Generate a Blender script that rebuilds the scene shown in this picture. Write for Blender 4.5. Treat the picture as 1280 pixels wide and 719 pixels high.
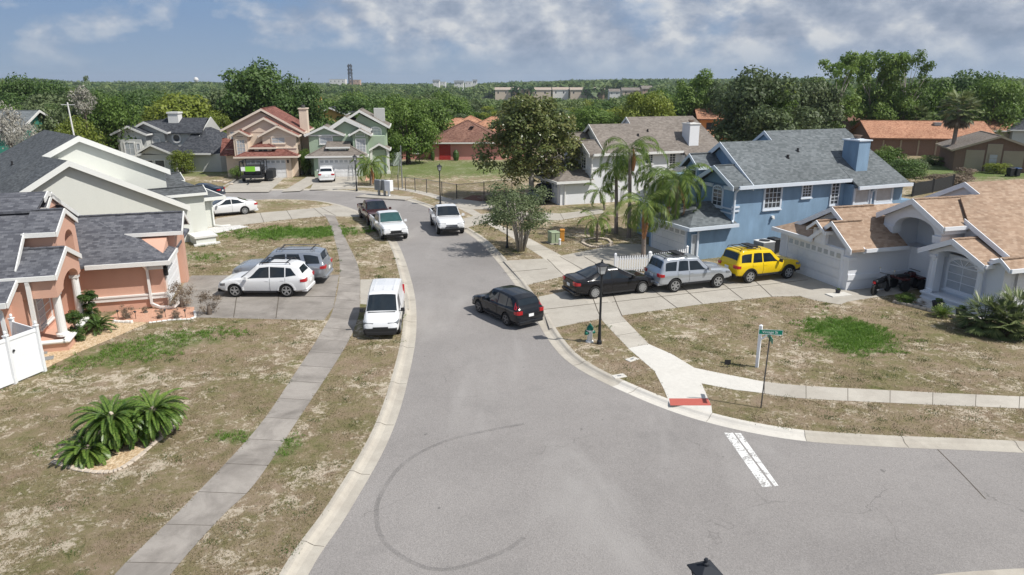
import bpy, bmesh, math, random
import numpy as np
from mathutils import Vector, Matrix
for o in list(bpy.data.objects): bpy.data.objects.remove(o)
sc = bpy.context.scene
COL = sc.collection
R = math.radians
# ---------------- camera, sky, sun, exposure ----------------
CAM_H = 10.7; FPX = 887.0; PITCH = math.atan(256.5/FPX)
cam = bpy.data.objects.new('camera', bpy.data.cameras.new('camera')); COL.objects.link(cam)
cam.location = (0, 0, CAM_H); cam.rotation_euler = (R(90)-PITCH, 0, 0)
cam.data.sensor_width = 36; cam.data.lens = FPX/1280*36; cam.data.clip_end = 9000; cam.data.clip_start = .1
sc.camera = cam
SUN_EL = R(52.3); SUN_DIR = Vector((.927*math.cos(SUN_EL), -.375*math.cos(SUN_EL), math.sin(SUN_EL))).normalized()
sl = bpy.data.lights.new('sun', 'SUN'); sl.energy = 4.5; sl.angle = R(.53); sl.color = (1, .955, .89)
so = bpy.data.objects.new('sun', sl); COL.objects.link(so); so.rotation_euler = SUN_DIR.to_track_quat('Z', 'Y').to_euler()
so.location = (40, -20, 60)
wd = bpy.data.worlds.new('World'); sc.world = wd; wd.use_nodes = True
SKY_STRENGTH = .10
def build_world():
    nt = wd.node_tree; nt.nodes.clear(); N = nt.nodes.new; L = nt.links.new
    sky = N('ShaderNodeTexSky'); sky.sky_type = 'NISHITA'; sky.sun_disc = False
    sky.sun_elevation = SUN_EL; sky.sun_rotation = math.atan2(SUN_DIR.x, SUN_DIR.y)
    sky.altitude = 30; sky.air_density = 1.0; sky.dust_density = .25; sky.ozone_density = 3.0
    tc = N('ShaderNodeTexCoord'); sep = N('ShaderNodeSeparateXYZ'); L(tc.outputs['Generated'], sep.inputs[0])
    def math_(op, a, b=None, c=None, clamp=False):
        m = N('ShaderNodeMath'); m.operation = op; m.use_clamp = clamp
        for i, v in enumerate((a, b, c)):
            if v is None: continue
            if isinstance(v, (int, float)): m.inputs[i].default_value = v
            else: L(v, m.inputs[i])
        return m.outputs[0]
    def ramp(f, stops):
        r = N('ShaderNodeValToRGB'); r.color_ramp.elements[0].position = stops[0][0]; r.color_ramp.elements[0].color = (*stops[0][1], 1)
        r.color_ramp.elements[1].position = stops[-1][0]; r.color_ramp.elements[1].color = (*stops[-1][1], 1)
        for p, c in stops[1:-1]:
            e = r.color_ramp.elements.new(p); e.color = (*c, 1)
        L(f, r.inputs[0]); return r.outputs[0]
    def noise(scale, det, rough, off, dist=0.0, st=(1, 1, 1.7)):
        mp = N('ShaderNodeMapping'); mp.inputs['Location'].default_value = off; mp.inputs['Scale'].default_value = st; L(tc.outputs['Generated'], mp.inputs[0])
        n = N('ShaderNodeTexNoise'); n.inputs['Scale'].default_value = scale; n.inputs['Detail'].default_value = det
        n.inputs['Roughness'].default_value = rough; n.inputs['Distortion'].default_value = dist
        L(mp.outputs[0], n.inputs['Vector']); return n.outputs['Fac']
    def puff(off):
        nz = noise(9.5, 6, .58, off, .1)
        mp = N('ShaderNodeMapping'); mp.inputs['Location'].default_value = off; mp.inputs['Scale'].default_value = (1, 1, 1.6); L(tc.outputs['Generated'], mp.inputs[0])
        wn = N('ShaderNodeTexNoise'); wn.inputs['Scale'].default_value = 24; wn.inputs['Detail'].default_value = 2; L(mp.outputs[0], wn.inputs['Vector'])
        sc_ = N('ShaderNodeVectorMath'); sc_.operation = 'SCALE'; L(wn.outputs['Color'], sc_.inputs[0]); sc_.inputs['Scale'].default_value = .035
        ad = N('ShaderNodeVectorMath'); ad.operation = 'ADD'; L(mp.outputs[0], ad.inputs[0]); L(sc_.outputs[0], ad.inputs[1])
        vo = N('ShaderNodeTexVoronoi'); vo.feature = 'F1'; vo.inputs['Scale'].default_value = 17; vo.inputs['Detail'].default_value = 1.0; vo.inputs['Roughness'].default_value = .55; vo.normalize = True
        L(ad.outputs[0], vo.inputs['Vector'])
        return math_('ADD', math_('MULTIPLY', nz, .72), math_('MULTIPLY', math_('SUBTRACT', 1.0, vo.outputs['Distance']), .26))
    def mixc(f, a_, b_):
        x = N('ShaderNodeMix'); x.data_type = 'RGBA'
        if isinstance(f, float): x.inputs[0].default_value = f
        else: L(f, x.inputs[0])
        for i, v in ((6, a_), (7, b_)):
            if isinstance(v, tuple): x.inputs[i].default_value = (*v, 1)
            else: L(v, x.inputs[i])
        return x.outputs[2]
    z = sep.outputs[2]
    # hazy blue air low on the horizon, real sky colour higher up
    low = ramp(z, [(0, (2.8, 3.7, 4.75)), (.04, (2.45, 3.4, 4.75)), (.12, (1.7, 2.8, 4.75))])
    hz = N('ShaderNodeMapRange'); hz.inputs[1].default_value = .08; hz.inputs[2].default_value = .45; L(z, hz.inputs[0])
    clear = mixc(hz.outputs[0], low, sky.outputs[0])
    big = noise(3.1, 3, .5, (3.7, 1.2, .4), .2); fine = puff((7.3, 2.2, 0)); tops = puff((7.3-.012, 2.2, -.035))
    wisp = noise(22, 6, .6, (1.3, 5.2, 0), .2)
    f = math_('ADD', math_('ADD', math_('MULTIPLY', big, .60), math_('MULTIPLY', fine, .52)), math_('MULTIPLY', sep.outputs[0], .11))
    zc = math_('MINIMUM', z, .13)
    f = math_('ADD', f, math_('MULTIPLY', math_('SUBTRACT', zc, .05), .45))
    cover = ramp(f, [(.53, (0, 0, 0)), (.63, (1, 1, 1))])
    lit = math_('ADD', math_('MULTIPLY', math_('SUBTRACT', fine, tops), 3.6), math_('MULTIPLY', math_('SUBTRACT', f, .68), -1.35))
    lit = math_('ADD', lit, math_('MULTIPLY', math_('SUBTRACT', wisp, .5), .5)); lit = math_('ADD', lit, .55)
    shade = ramp(lit, [(.1, (2.35, 2.85, 3.7)), (.40, (3.2, 3.65, 4.5)), (.64, (4.4, 4.75, 5.35)), (.92, (6.3, 6.4, 6.5))])
    lowfade = N('ShaderNodeMapRange'); lowfade.inputs[1].default_value = .0; lowfade.inputs[2].default_value = .055
    lowfade.inputs[3].default_value = .12; lowfade.inputs[4].default_value = .92; L(z, lowfade.inputs[0])
    skyc = mixc(math_('MULTIPLY', cover, lowfade.outputs[0]), clear, shade)
    mx = N('ShaderNodeMix'); mx.data_type = 'RGBA'; mx.inputs[0].default_value = 0; L(skyc, mx.inputs[6])
    bg = N('ShaderNodeBackground'); bg.inputs[1].default_value = SKY_STRENGTH; L(mx.outputs[2], bg.inputs[0])
    out = N('ShaderNodeOutputWorld'); L(bg.outputs[0], out.inputs[0])
build_world()
sc.view_settings.view_transform = 'Standard'; sc.view_settings.look = 'None'; sc.view_settings.gamma = 1
sc.view_settings.exposure = 0.15; sc.view_settings.use_curve_mapping = False
sc.render.engine = 'CYCLES'; sc.render.resolution_x = 1024; sc.render.resolution_y = 575

# ---------------- picking helper: a photograph pixel (1280 wide) to a real point at height z ----------------
def G(px, py, z=0.0):
    u = (px-640)/FPX; v = (py-359.5)/FPX
    dy = math.cos(PITCH)-v*math.sin(PITCH); dz = -math.sin(PITCH)-v*math.cos(PITCH)
    t = (z-CAM_H)/dz
    return Vector((u*t, dy*t, z))
def YP(px, py, Y):
    u = (px-640)/FPX; v = (py-359.5)/FPX
    dy = math.cos(PITCH)-v*math.sin(PITCH); dz = -math.sin(PITCH)-v*math.cos(PITCH)
    t = Y/dy
    return Vector((u*t, Y, CAM_H+dz*t))

# ---------------- materials ----------------
def newmat(name):
    m = bpy.data.materials.new(name); m.use_nodes = True
    nt = m.node_tree; b = nt.nodes['Principled BSDF']
    return m, nt, b
class NB:
    def __init__(s, nt): s.nt = nt
    def n(s, t, **k):
        x = s.nt.nodes.new(t)
        for a, v in k.items(): setattr(x, a, v)
        return x
    def l(s, a, b): s.nt.links.new(a, b)
    def geo(s): return s.n('ShaderNodeNewGeometry').outputs['Position']
    def objc(s): return s.n('ShaderNodeTexCoord').outputs['Object']
    def uv(s): return s.n('ShaderNodeTexCoord').outputs['UV']
    def noise(s, vec, scale, det=4, rough=.55, dist=0, off=None, stretch=None):
        if off or stretch:
            mp = s.n('ShaderNodeMapping'); s.l(vec, mp.inputs[0])
            if off: mp.inputs['Location'].default_value = off
            if stretch: mp.inputs['Scale'].default_value = stretch
            vec = mp.outputs[0]
        t = s.n('ShaderNodeTexNoise'); s.l(vec, t.inputs['Vector'])
        t.inputs['Scale'].default_value = scale; t.inputs['Detail'].default_value = det
        t.inputs['Roughness'].default_value = rough; t.inputs['Distortion'].default_value = dist
        return t.outputs['Fac']
    def ramp(s, f, stops, interp='LINEAR'):
        r = s.n('ShaderNodeValToRGB'); cr = r.color_ramp; cr.interpolation = interp
        def c4(c): return (*c, 1) if not isinstance(c, (int, float)) else (c, c, c, 1)
        cr.elements[0].position = stops[0][0]; cr.elements[0].color = c4(stops[0][1])
        cr.elements[1].position = stops[-1][0]; cr.elements[1].color = c4(stops[-1][1])
        for p, c in stops[1:-1]:
            e = cr.elements.new(p); e.color = c4(c)
        s.l(f, r.inputs[0]); return r.outputs[0]
    def m(s, op, a, b=None, c=None, clamp=False):
        x = s.n('ShaderNodeMath', operation=op, use_clamp=clamp)
        for i, v in enumerate((a, b, c)):
            if v is None: continue
            if isinstance(v, (int, float)): x.inputs[i].default_value = v
            else: s.l(v, x.inputs[i])
        return x.outputs[0]
    def mix(s, f, a, b, mode='MIX'):
        x = s.n('ShaderNodeMix', data_type='RGBA', blend_type=mode)
        if isinstance(f, (int, float)): x.inputs[0].default_value = f
        else: s.l(f, x.inputs[0])
        for i, v in ((6, a), (7, b)):
            if isinstance(v, tuple): x.inputs[i].default_value = (*v, 1)
            else: s.l(v, x.inputs[i])
        return x.outputs[2]
    def bump(s, h, b, strength=.5, dist=.02):
        x = s.n('ShaderNodeBump'); x.inputs['Strength'].default_value = strength; x.inputs['Distance'].default_value = dist
        s.l(h, x.inputs['Height']); s.l(x.outputs[0], b.inputs['Normal'])
def mat(name, col, rough=.7, metal=0, var=.12, scale=1.5, fine=.06, bump=0, bscale=60, spec=.4, coat=0, stretch=None):
    m, nt, b = newmat(name); k = NB(nt)
    b.inputs['Roughness'].default_value = rough; b.inputs['Metallic'].default_value = metal
    b.inputs['Specular IOR Level'].default_value = spec; b.inputs['Coat Weight'].default_value = coat
    if var > 0:
        v = k.objc()
        n1 = k.noise(v, scale, 5, .6, stretch=stretch); n2 = k.noise(v, scale*22, 2, .5)
        f = k.m('ADD', k.m('MULTIPLY', k.m('SUBTRACT', n1, .5), var*2), k.m('MULTIPLY', k.m('SUBTRACT', n2, .5), fine*2))
        f = k.m('ADD', f, 1.0)
        mm = k.n('ShaderNodeVectorMath', operation='SCALE'); mm.inputs[0].default_value = col; k.l(f, mm.inputs['Scale'])
        k.l(mm.outputs[0], b.inputs['Base Color'])
        if bump: k.bump(k.noise(v, bscale, 3, .6), b, bump, .01)
    else: b.inputs['Base Color'].default_value = (*col, 1)
    return m
def shingle_mat(name, c1, c2, c3, moss=0):
    m, nt, b = newmat(name); k = NB(nt); uv = k.uv()
    br = k.n('ShaderNodeTexBrick'); k.l(uv, br.inputs['Vector'])
    br.inputs['Scale'].default_value = 1; br.inputs['Brick Width'].default_value = .23; br.inputs['Row Height'].default_value = .135
    br.inputs['Mortar Size'].default_value = .006; br.inputs['Color1'].default_value = (0, 0, 0, 1); br.inputs['Color2'].default_value = (1, 1, 1, 1)
    br.inputs['Mortar'].default_value = (.1, .1, .1, 1); br.offset = .43; br.inputs['Mortar Smooth'].default_value = .4
    col = k.ramp(br.outputs['Color'], [(0, c1), (.45, c2), (1, c3)])
    n = k.noise(uv, 2.4, 6, .65, stretch=(.6, 1.6, 1)); n0 = k.noise(uv, .28, 3, .6); nf = k.noise(uv, 45, 2, .6)
    f = k.m('ADD', k.m('ADD', k.m('MULTIPLY', n, .62), k.m('MULTIPLY', n0, .58)), k.m('MULTIPLY', nf, .35))
    f = k.m('ADD', f, .22)
    vm = k.n('ShaderNodeVectorMath', operation='SCALE'); k.l(col, vm.inputs[0]); k.l(f, vm.inputs['Scale'])
    k.l(vm.outputs[0], b.inputs['Base Color']); b.inputs['Roughness'].default_value = .92; b.inputs['Specular IOR Level'].default_value = .2
    h = k.m('ADD', k.m('MULTIPLY', br.outputs['Fac'], -1.0), k.m('MULTIPLY', nf, .6)); k.bump(h, b, .5, .012)
    return m
def stucco_mat(name, col, stain=.12):
    m, nt, b = newmat(name); k = NB(nt); v = k.objc()
    n1 = k.noise(v, .7, 5, .6, stretch=(1, 1, .45)); n2 = k.noise(v, 9, 3, .6); n3 = k.noise(v, 2.2, 6, .7, stretch=(1, 1, .18))
    f = k.m('ADD', k.m('ADD', k.m('MULTIPLY', k.m('SUBTRACT', n1, .5), stain*2), k.m('MULTIPLY', k.m('SUBTRACT', n2, .5), .06)), k.m('MULTIPLY', k.m('SUBTRACT', n3, .5), stain*1.2))
    f = k.m('ADD', f, 1.0)
    vm = k.n('ShaderNodeVectorMath', operation='SCALE'); vm.inputs[0].default_value = col; k.l(f, vm.inputs['Scale'])
    k.l(vm.outputs[0], b.inputs['Base Color']); b.inputs['Roughness'].default_value = .9; b.inputs['Specular IOR Level'].default_value = .25
    k.bump(k.noise(v, 38, 4, .7), b, .35, .01)
    return m
def paint_mat(name, col, metal=0, rough=.25):
    m, nt, b = newmat(name); k = NB(nt); v = k.objc()
    n = k.noise(v, 3, 4, .6); f = k.m('ADD', k.m('MULTIPLY', n, .12), .94)
    vm = k.n('ShaderNodeVectorMath', operation='SCALE'); vm.inputs[0].default_value = col; k.l(f, vm.inputs['Scale'])
    k.l(vm.outputs[0], b.inputs['Base Color']); b.inputs['Metallic'].default_value = metal
    k.l(k.m('ADD', k.m('MULTIPLY', k.noise(v, 6, 4, .6), .05), rough*.5), b.inputs['Roughness'])
    b.inputs['Coat Weight'].default_value = .25; b.inputs['Coat Roughness'].default_value = .03; b.inputs['Specular IOR Level'].default_value = .3
    return m
def glass_dark(name, col=(.012, .016, .02), rough=.06):
    m, nt, b = newmat(name); k = NB(nt)
    n = k.noise(k.objc(), 2.5, 2, .5); c = k.mix(n, tuple(x*.6 for x in col), tuple(x*1.6 for x in col))
    k.l(c, b.inputs['Base Color']); b.inputs['Roughness'].default_value = rough; b.inputs['Specular IOR Level'].default_value = .5
    b.inputs['Coat Weight'].default_value = .1; b.inputs['Coat Roughness'].default_value = .03
    return m
M = {}
M['asphalt_dummy'] = None
M['shingle_slate'] = shingle_mat('shingle_slate', (.068, .071, .084), (.108, .112, .128), (.155, .16, .177))
M['shingle_charcoal'] = shingle_mat('shingle_charcoal', (.065, .07, .075), (.09, .098, .105), (.12, .13, .137))
M['shingle_grey'] = shingle_mat('shingle_grey', (.10, .115, .12), (.135, .15, .158), (.17, .188, .198))
M['shingle_tan'] = shingle_mat('shingle_tan', (.29, .20, .14), (.345, .245, .175), (.41, .305, .225))
M['shingle_taupe'] = shingle_mat('shingle_taupe', (.16, .14, .12), (.20, .175, .155), (.235, .21, .185))
M['shingle_red'] = shingle_mat('shingle_red', (.13, .05, .04), (.20, .085, .065), (.26, .12, .10))
M['shingle_brown'] = shingle_mat('shingle_brown', (.12, .06, .045), (.19, .10, .075), (.26, .15, .11))
M['shingle_orange'] = shingle_mat('shingle_orange', (.28, .13, .08), (.40, .21, .13), (.50, .28, .18))
M['shingle_darkgrey'] = shingle_mat('shingle_darkgrey', (.03, .033, .04), (.055, .06, .07), (.085, .09, .10))
M['white_trim'] = mat('white_trim', (.74, .74, .72), .5, var=.06, scale=2)
M['white_vinyl'] = mat('white_vinyl', (.80, .82, .84), .45, var=.04, scale=1)
M['peach'] = stucco_mat('peach_stucco', (.60, .365, .275), .09)
M['sage'] = stucco_mat('sage_stucco', (.63, .645, .60), .05)
M['sage_trim'] = mat('sage_trim', (.76, .77, .74), .6, var=.05)
M['blue'] = stucco_mat('blue_stucco', (.215, .325, .45), .38)
M['blue_trim'] = mat('blue_trim', (.62, .68, .75), .6, var=.08)
M['grey_stucco'] = stucco_mat('grey_stucco', (.72, .74, .77), .05)
M['grey_trim'] = mat('grey_trim', (.76, .78, .81), .6, var=.06)
M['pale_stucco'] = stucco_mat('pale_stucco', (.74, .755, .78), .06)
M['cream'] = stucco_mat('cream_stucco', (.70, .585, .475), .06)
M['cream_trim'] = mat('cream_trim', (.74, .64, .54), .6, var=.05)
M['green_stucco'] = stucco_mat('green_stucco', (.36, .45, .34), .06)
M['greysiding'] = mat('grey_siding', (.52, .53, .51), .7, var=.08, scale=.8)
M['pink'] = stucco_mat('pink_stucco', (.58, .27, .24), .05)
M['orange_stucco'] = stucco_mat('orange_stucco', (.65, .30, .12), .05)
M['yellow_stucco'] = stucco_mat('yellow_stucco', (.66, .42, .14), .05)
M['teal_stucco'] = stucco_mat('teal_stucco', (.05, .22, .17), .05)
M['tan_siding'] = mat('tan_siding', (.34, .29, .22), .8, var=.1, scale=1)
M['brick_brown'] = mat('brick_brown', (.20, .13, .10), .85, var=.25, scale=4)
M['red_door'] = mat('red_door_paint', (.36, .03, .03), .5)
M['wood'] = mat('fence_wood', (.16, .08, .05), .85, var=.3, scale=4)
M['garage_white'] = mat('garage_door_white', (.76, .77, .78), .5, var=.05, scale=1)
M['glass'] = glass_dark('window_glass', (.05, .06, .07), .08)
M['glass_curtain'] = mat('curtained_glass', (.42, .45, .48), .25, var=.25, scale=3, spec=.7)
M['car_glass'] = glass_dark('car_glass', (.012, .018, .024), .04)
M['car_glass_teal'] = glass_dark('teal_reflection_glass', (.028, .075, .075), .06)  # teal reflection on the pickup windshield, put into the glass colour
M['tyre'] = mat('tyre_rubber', (.018, .018, .018), .85, var=.1)
M['rim'] = mat('wheel_alloy', (.45, .46, .47), .35, metal=.7, var=.05)
M['rim_dark'] = mat('wheel_dark_alloy', (.16, .16, .17), .4, metal=.6, var=.05)
M['plastic'] = mat('black_plastic', (.022, .022, .024), .6, var=.1)
M['underbody'] = mat('underbody', (.012, .012, .012), .9, var=.05)
M['chrome'] = mat('chrome', (.65, .66, .68), .15, metal=1, var=0)
M['lamp_red'] = mat('tail_lamp_red', (.42, .012, .018), .18, var=.1, coat=.6)
M['lamp_clear'] = mat('head_lamp_clear', (.16, .175, .19), .12, var=.15, scale=9, coat=.8)
M['orange_lamp'] = mat('amber_lamp', (.6, .2, .02), .3, var=0)
M['black_metal'] = mat('black_metal', (.015, .017, .02), .45, var=.1, spec=.5)
M['galv'] = mat('galvanised_metal', (.30, .31, .32), .5, metal=.6, var=.1)
M['dark_galv'] = mat('weathered_metal', (.10, .10, .10), .6, metal=.4, var=.15)
M['sign_green'] = mat('sign_green', (.0, .22, .14), .4, var=.05)
M['white_letter'] = mat('white_letter', (.85, .87, .87), .5, var=0)
M['hyd_green'] = mat('hydrant_green', (.0, .13, .09), .45, var=.1)
M['util_green'] = mat('utility_green', (.30, .36, .24), .6, var=.1)
M['amber'] = mat('pedestal_amber', (.62, .28, .05), .6, var=.1)
M['trunk'] = mat('bark', (.13, .105, .085), .95, var=.35, scale=5, bump=.6, bscale=14, stretch=(1, 1, .25))
M['trunk_pale'] = mat('pale_bark', (.36, .33, .29), .9, var=.25, scale=5, bump=.4, bscale=14)
M['palm_trunk'] = mat('palm_bark', (.25, .205, .175), .95, var=.3, scale=3, bump=.8, bscale=10, stretch=(.3, .3, 2.5))
M['bin_blue'] = mat('bin_blue', (.02, .06, .16), .5, var=.1)
M['bin_dark'] = mat('bin_dark', (.02, .022, .025), .6, var=.1)
M['lime'] = mat('lime_banner', (.22, .55, .04), .6, var=.05)
M['ac_grey'] = mat('ac_grey', (.23, .24, .24), .7, var=.15)
M['pot'] = mat('dark_pot', (.03, .032, .045), .5, var=.1)
M['terracotta_strip'] = mat('red_warning_pad', (.44, .11, .085), .85, var=.12, scale=4)
M['rock_pale'] = mat('pale_stone', (.52, .45, .37), .85, var=.3, scale=6, bump=.4, bscale=20)
M['dead_frond'] = mat('dead_frond', (.42, .20, .09), .9, var=.25, scale=6)
M['dead_wood'] = mat('dead_twigs', (.21, .15, .115), .95, var=.3, scale=8)
def leaf_mat(name, c1, c2, c3, trans=.25, rough=.55):
    m, nt, b = newmat(name); k = NB(nt)
    at = k.n('ShaderNodeAttribute', attribute_name='rnd')
    oi = k.n('ShaderNodeObjectInfo')
    n = k.noise(k.objc(), .45, 3, .6)
    f = k.m('ADD', k.m('MULTIPLY', at.outputs['Fac'], .6), k.m('MULTIPLY', n, .5))
    f = k.m('ADD', f, k.m('MULTIPLY', k.m('SUBTRACT', oi.outputs['Random'], .5), .28))
    c = k.ramp(f, [(.15, c1), (.5, c2), (.95, c3)])
    k.l(c, b.inputs['Base Color']); b.inputs['Roughness'].default_value = rough; b.inputs['Specular IOR Level'].default_value = .35
    tr = k.n('ShaderNodeBsdfTranslucent'); k.l(c, tr.inputs[0])
    mx = k.n('ShaderNodeMixShader'); mx.inputs[0].default_value = trans; k.l(b.outputs[0], mx.inputs[1]); k.l(tr.outputs[0], mx.inputs[2])
    out = nt.nodes['Material Output']; k.l(mx.outputs[0], out.inputs[0])
    return m
M['leaf_mid'] = leaf_mat('foliage_mid', (.06, .11, .022), (.125, .205, .038), (.21, .30, .068), .38)
M['leaf_dark'] = leaf_mat('foliage_dark', (.038, .078, .02), (.08, .145, .034), (.14, .215, .056), .32)
M['leaf_olive'] = leaf_mat('foliage_olive', (.055, .08, .035), (.10, .14, .055), (.17, .21, .10), .3)
M['leaf_lime'] = leaf_mat('foliage_lime', (.09, .125, .02), (.19, .24, .035), (.30, .34, .06), .35)
M['leaf_grey'] = leaf_mat('foliage_grey', (.09, .125, .055), (.17, .215, .10), (.27, .31, .17), .35)
M['leaf_magnolia'] = leaf_mat('foliage_magnolia', (.045, .065, .02), (.12, .155, .045), (.33, .31, .12), .3, .35)
M['leaf_far'] = leaf_mat('foliage_far', (.05, .095, .04), (.10, .165, .055), (.185, .24, .085), .38)
M['leaf_flower'] = leaf_mat('foliage_flowering', (.22, .22, .17), (.33, .32, .27), (.48, .46, .41), .2)
M['palm_leaf'] = leaf_mat('palm_frond', (.07, .13, .02), (.15, .23, .045), (.30, .35, .10), .4, .45)
M['sago_leaf'] = leaf_mat('sago_frond', (.03, .075, .012), (.075, .15, .025), (.20, .28, .06), .25, .35)
M['fan_leaf'] = leaf_mat('fan_palm_frond', (.07, .105, .035), (.14, .185, .07), (.26, .29, .13), .25, .4)
M['shrub_leaf'] = leaf_mat('shrub_leaf', (.03, .065, .012), (.06, .115, .022), (.10, .16, .035), .25)
M['dry_leaf'] = leaf_mat('dry_shrub_leaf', (.13, .095, .065), (.23, .18, .13), (.34, .27, .20), .2)
M['grass_blade'] = leaf_mat('grass_blade', (.065, .14, .02), (.12, .23, .035), (.20, .33, .06), .4)
M['weed_blade'] = leaf_mat('dry_turf_blade', (.11, .105, .045), (.19, .165, .085), (.30, .24, .14), .25)

# ---------------- object helpers ----------------
def link(o, parent=None):
    COL.objects.link(o)
    if parent is not None: o.parent = parent
    return o
def tag(o, label=None, cat=None, group=None, kind=None):
    if label: o['label'] = label
    if cat: o['category'] = cat
    if group: o['group'] = group
    if kind: o['kind'] = kind
    return o
def thing(name, label, cat, loc=(0, 0, 0), rot=0, group=None):
    o = bpy.data.objects.new(name, None); o.empty_display_size = .2; link(o)
    o.location = loc; o.rotation_euler = (0, 0, R(rot))
    return tag(o, label, cat, group)
def copy_tree(src, parent=None):
    c = src.copy(); COL.objects.link(c)
    if parent is not None: c.parent = parent
    for ch in [x for x in src.children]: copy_tree(ch, c)
    return c
class MB:
    """collects geometry, then links it as ONE mesh object"""
    def __init__(s): s.v = []; s.f = []; s.mi = []; s.cur = 0
    def add(s, vs, fs):
        n = len(s.v); s.v += [tuple(map(float, p)) for p in vs]; s.f += [tuple(i+n for i in f) for f in fs]; s.mi += [s.cur]*len(fs)
        return s
    def box(s, x0, x1, y0, y1, z0, z1):
        return s.add([(x0, y0, z0), (x1, y0, z0), (x1, y1, z0), (x0, y1, z0), (x0, y0, z1), (x1, y0, z1), (x1, y1, z1), (x0, y1, z1)],
                     [(0, 3, 2, 1), (4, 5, 6, 7), (0, 1, 5, 4), (1, 2, 6, 5), (2, 3, 7, 6), (3, 0, 4, 7)])
    def tbox(s, cx, cy, z0, z1, a, b, c, d):   # tapered box a,b half sizes below, c,d above
        return s.add([(cx-a, cy-b, z0), (cx+a, cy-b, z0), (cx+a, cy+b, z0), (cx-a, cy+b, z0), (cx-c, cy-d, z1), (cx+c, cy-d, z1), (cx+c, cy+d, z1), (cx-c, cy+d, z1)],
                     [(0, 3, 2, 1), (4, 5, 6, 7), (0, 1, 5, 4), (1, 2, 6, 5), (2, 3, 7, 6), (3, 0, 4, 7)])
    def bar(s, p, q, w, h=None, up=(0, 0, 1)):
        p = Vector(p); q = Vector(q); h = h or w; d = (q-p).normalized(); u = Vector(up)
        if abs(d.dot(u)) > .98: u = Vector((1, 0, 0))
        sx = d.cross(u).normalized()*w/2; sy = sx.cross(d).normalized()*h/2
        vs = [p-sx-sy, p+sx-sy, p+sx+sy, p-sx+sy, q-sx-sy, q+sx-sy, q+sx+sy, q-sx+sy]
        return s.add(vs, [(0, 1, 2, 3), (7, 6, 5, 4), (0, 4, 5, 1), (1, 5, 6, 2), (2, 6, 7, 3), (3, 7, 4, 0)])
    def tube(s, pts, rad, n=8, cap=True):
        pts = [Vector(p) for p in pts]; rad = rad if isinstance(rad, (list, tuple)) else [rad]*len(pts)
        b = len(s.v); vs = []; fs = []
        ref = Vector((0, 0, 1)) if abs((pts[-1]-pts[0]).normalized().z) < .9 else Vector((1, 0, 0))
        for i, p in enumerate(pts):
            d = (pts[min(i+1, len(pts)-1)]-pts[max(i-1, 0)]).normalized()
            x = d.cross(ref).normalized(); y = d.cross(x).normalized()
            for k in range(n):
                a = 2*math.pi*k/n; vs.append(p+(x*math.cos(a)+y*math.sin(a))*rad[i])
        for i in range(len(pts)-1):
            for k in range(n):
                fs.append((i*n+k, i*n+(k+1) % n, (i+1)*n+(k+1) % n, (i+1)*n+k))
        if cap: fs.append(tuple(range(n))[::-1]); fs.append(tuple((len(pts)-1)*n+k for k in range(n)))
        return s.add(vs, fs)
    def lathe(s, prof, c=(0, 0, 0), n=16):     # prof: (r,z)
        vs = []; fs = []
        for r, z in prof:
            for k in range(n):
                a = 2*math.pi*k/n; vs.append((c[0]+r*math.cos(a), c[1]+r*math.sin(a), c[2]+z))
        for i in range(len(prof)-1):
            for k in range(n): fs.append((i*n+k, i*n+(k+1) % n, (i+1)*n+(k+1) % n, (i+1)*n+k))
        fs.append(tuple(range(n))[::-1]); fs.append(tuple((len(prof)-1)*n+k for k in range(n)))
        return s.add(vs, fs)
    def slab(s, poly, t):                       # planar polygon (3d) thickened downwards
        n = len(poly); P = [Vector(p) for p in poly]
        nr = Vector((0, 0, 0))
        for i in range(n): nr += P[i].cross(P[(i+1) % n])
        if nr.z < 0: P = P[::-1]
        Q = [p-Vector((0, 0, t)) for p in P]
        fs = [tuple(range(n)), tuple(range(n, 2*n))[::-1]]
        for i in range(n): j = (i+1) % n; fs.append((i, n+i, n+j, j))
        return s.add(P+Q, fs)
    def prism(s, poly, off):                    # planar polygon extruded by vector off
        n = len(poly); P = [Vector(p) for p in poly]; o = Vector(off)
        nr = Vector((0, 0, 0))
        for i in range(n): nr += P[i].cross(P[(i+1) % n])
        if nr.dot(o) > 0: P = P[::-1]
        fs = [tuple(range(n)), tuple(range(n, 2*n))[::-1]]
        for i in range(n): j = (i+1) % n; fs.append((i, n+i, n+j, j))
        return s.add(P+[p+o for p in P], fs)
    def build(s, name, m, parent=None, smooth=False, uv=False, bevel=0):
        me = bpy.data.meshes.new(name); me.from_pydata(s.v, [], s.f); me.validate()
        ms = m if isinstance(m, (list, tuple)) else [m]
        for x in ms: me.materials.append(x)
        if len(ms) > 1 and len(me.polygons) == len(s.mi):
            for p, i in zip(me.polygons, s.mi): p.material_index = i
        if smooth:
            for p in me.polygons: p.use_smooth = True
        if uv: box_uv(me)
        me.update(); o = bpy.data.objects.new(name, me); link(o, parent)
        if bevel:
            b = o.modifiers.new('bevel', 'BEVEL'); b.width = bevel; b.segments = 1; b.limit_method = 'ANGLE'
        return o
def box_uv(me):
    uvl = me.uv_layers.new(name='UVMap')
    for p in me.polygons:
        n = p.normal
        u = Vector((-n.y, n.x, 0))
        u = u.normalized() if u.length > .02 else Vector((1, 0, 0))
        v = n.cross(u)
        for li in p.loop_indices:
            c = me.vertices[me.loops[li].vertex_index].co; uvl.data[li].uv = (c.dot(u)+50, c.dot(v)+50)
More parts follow.
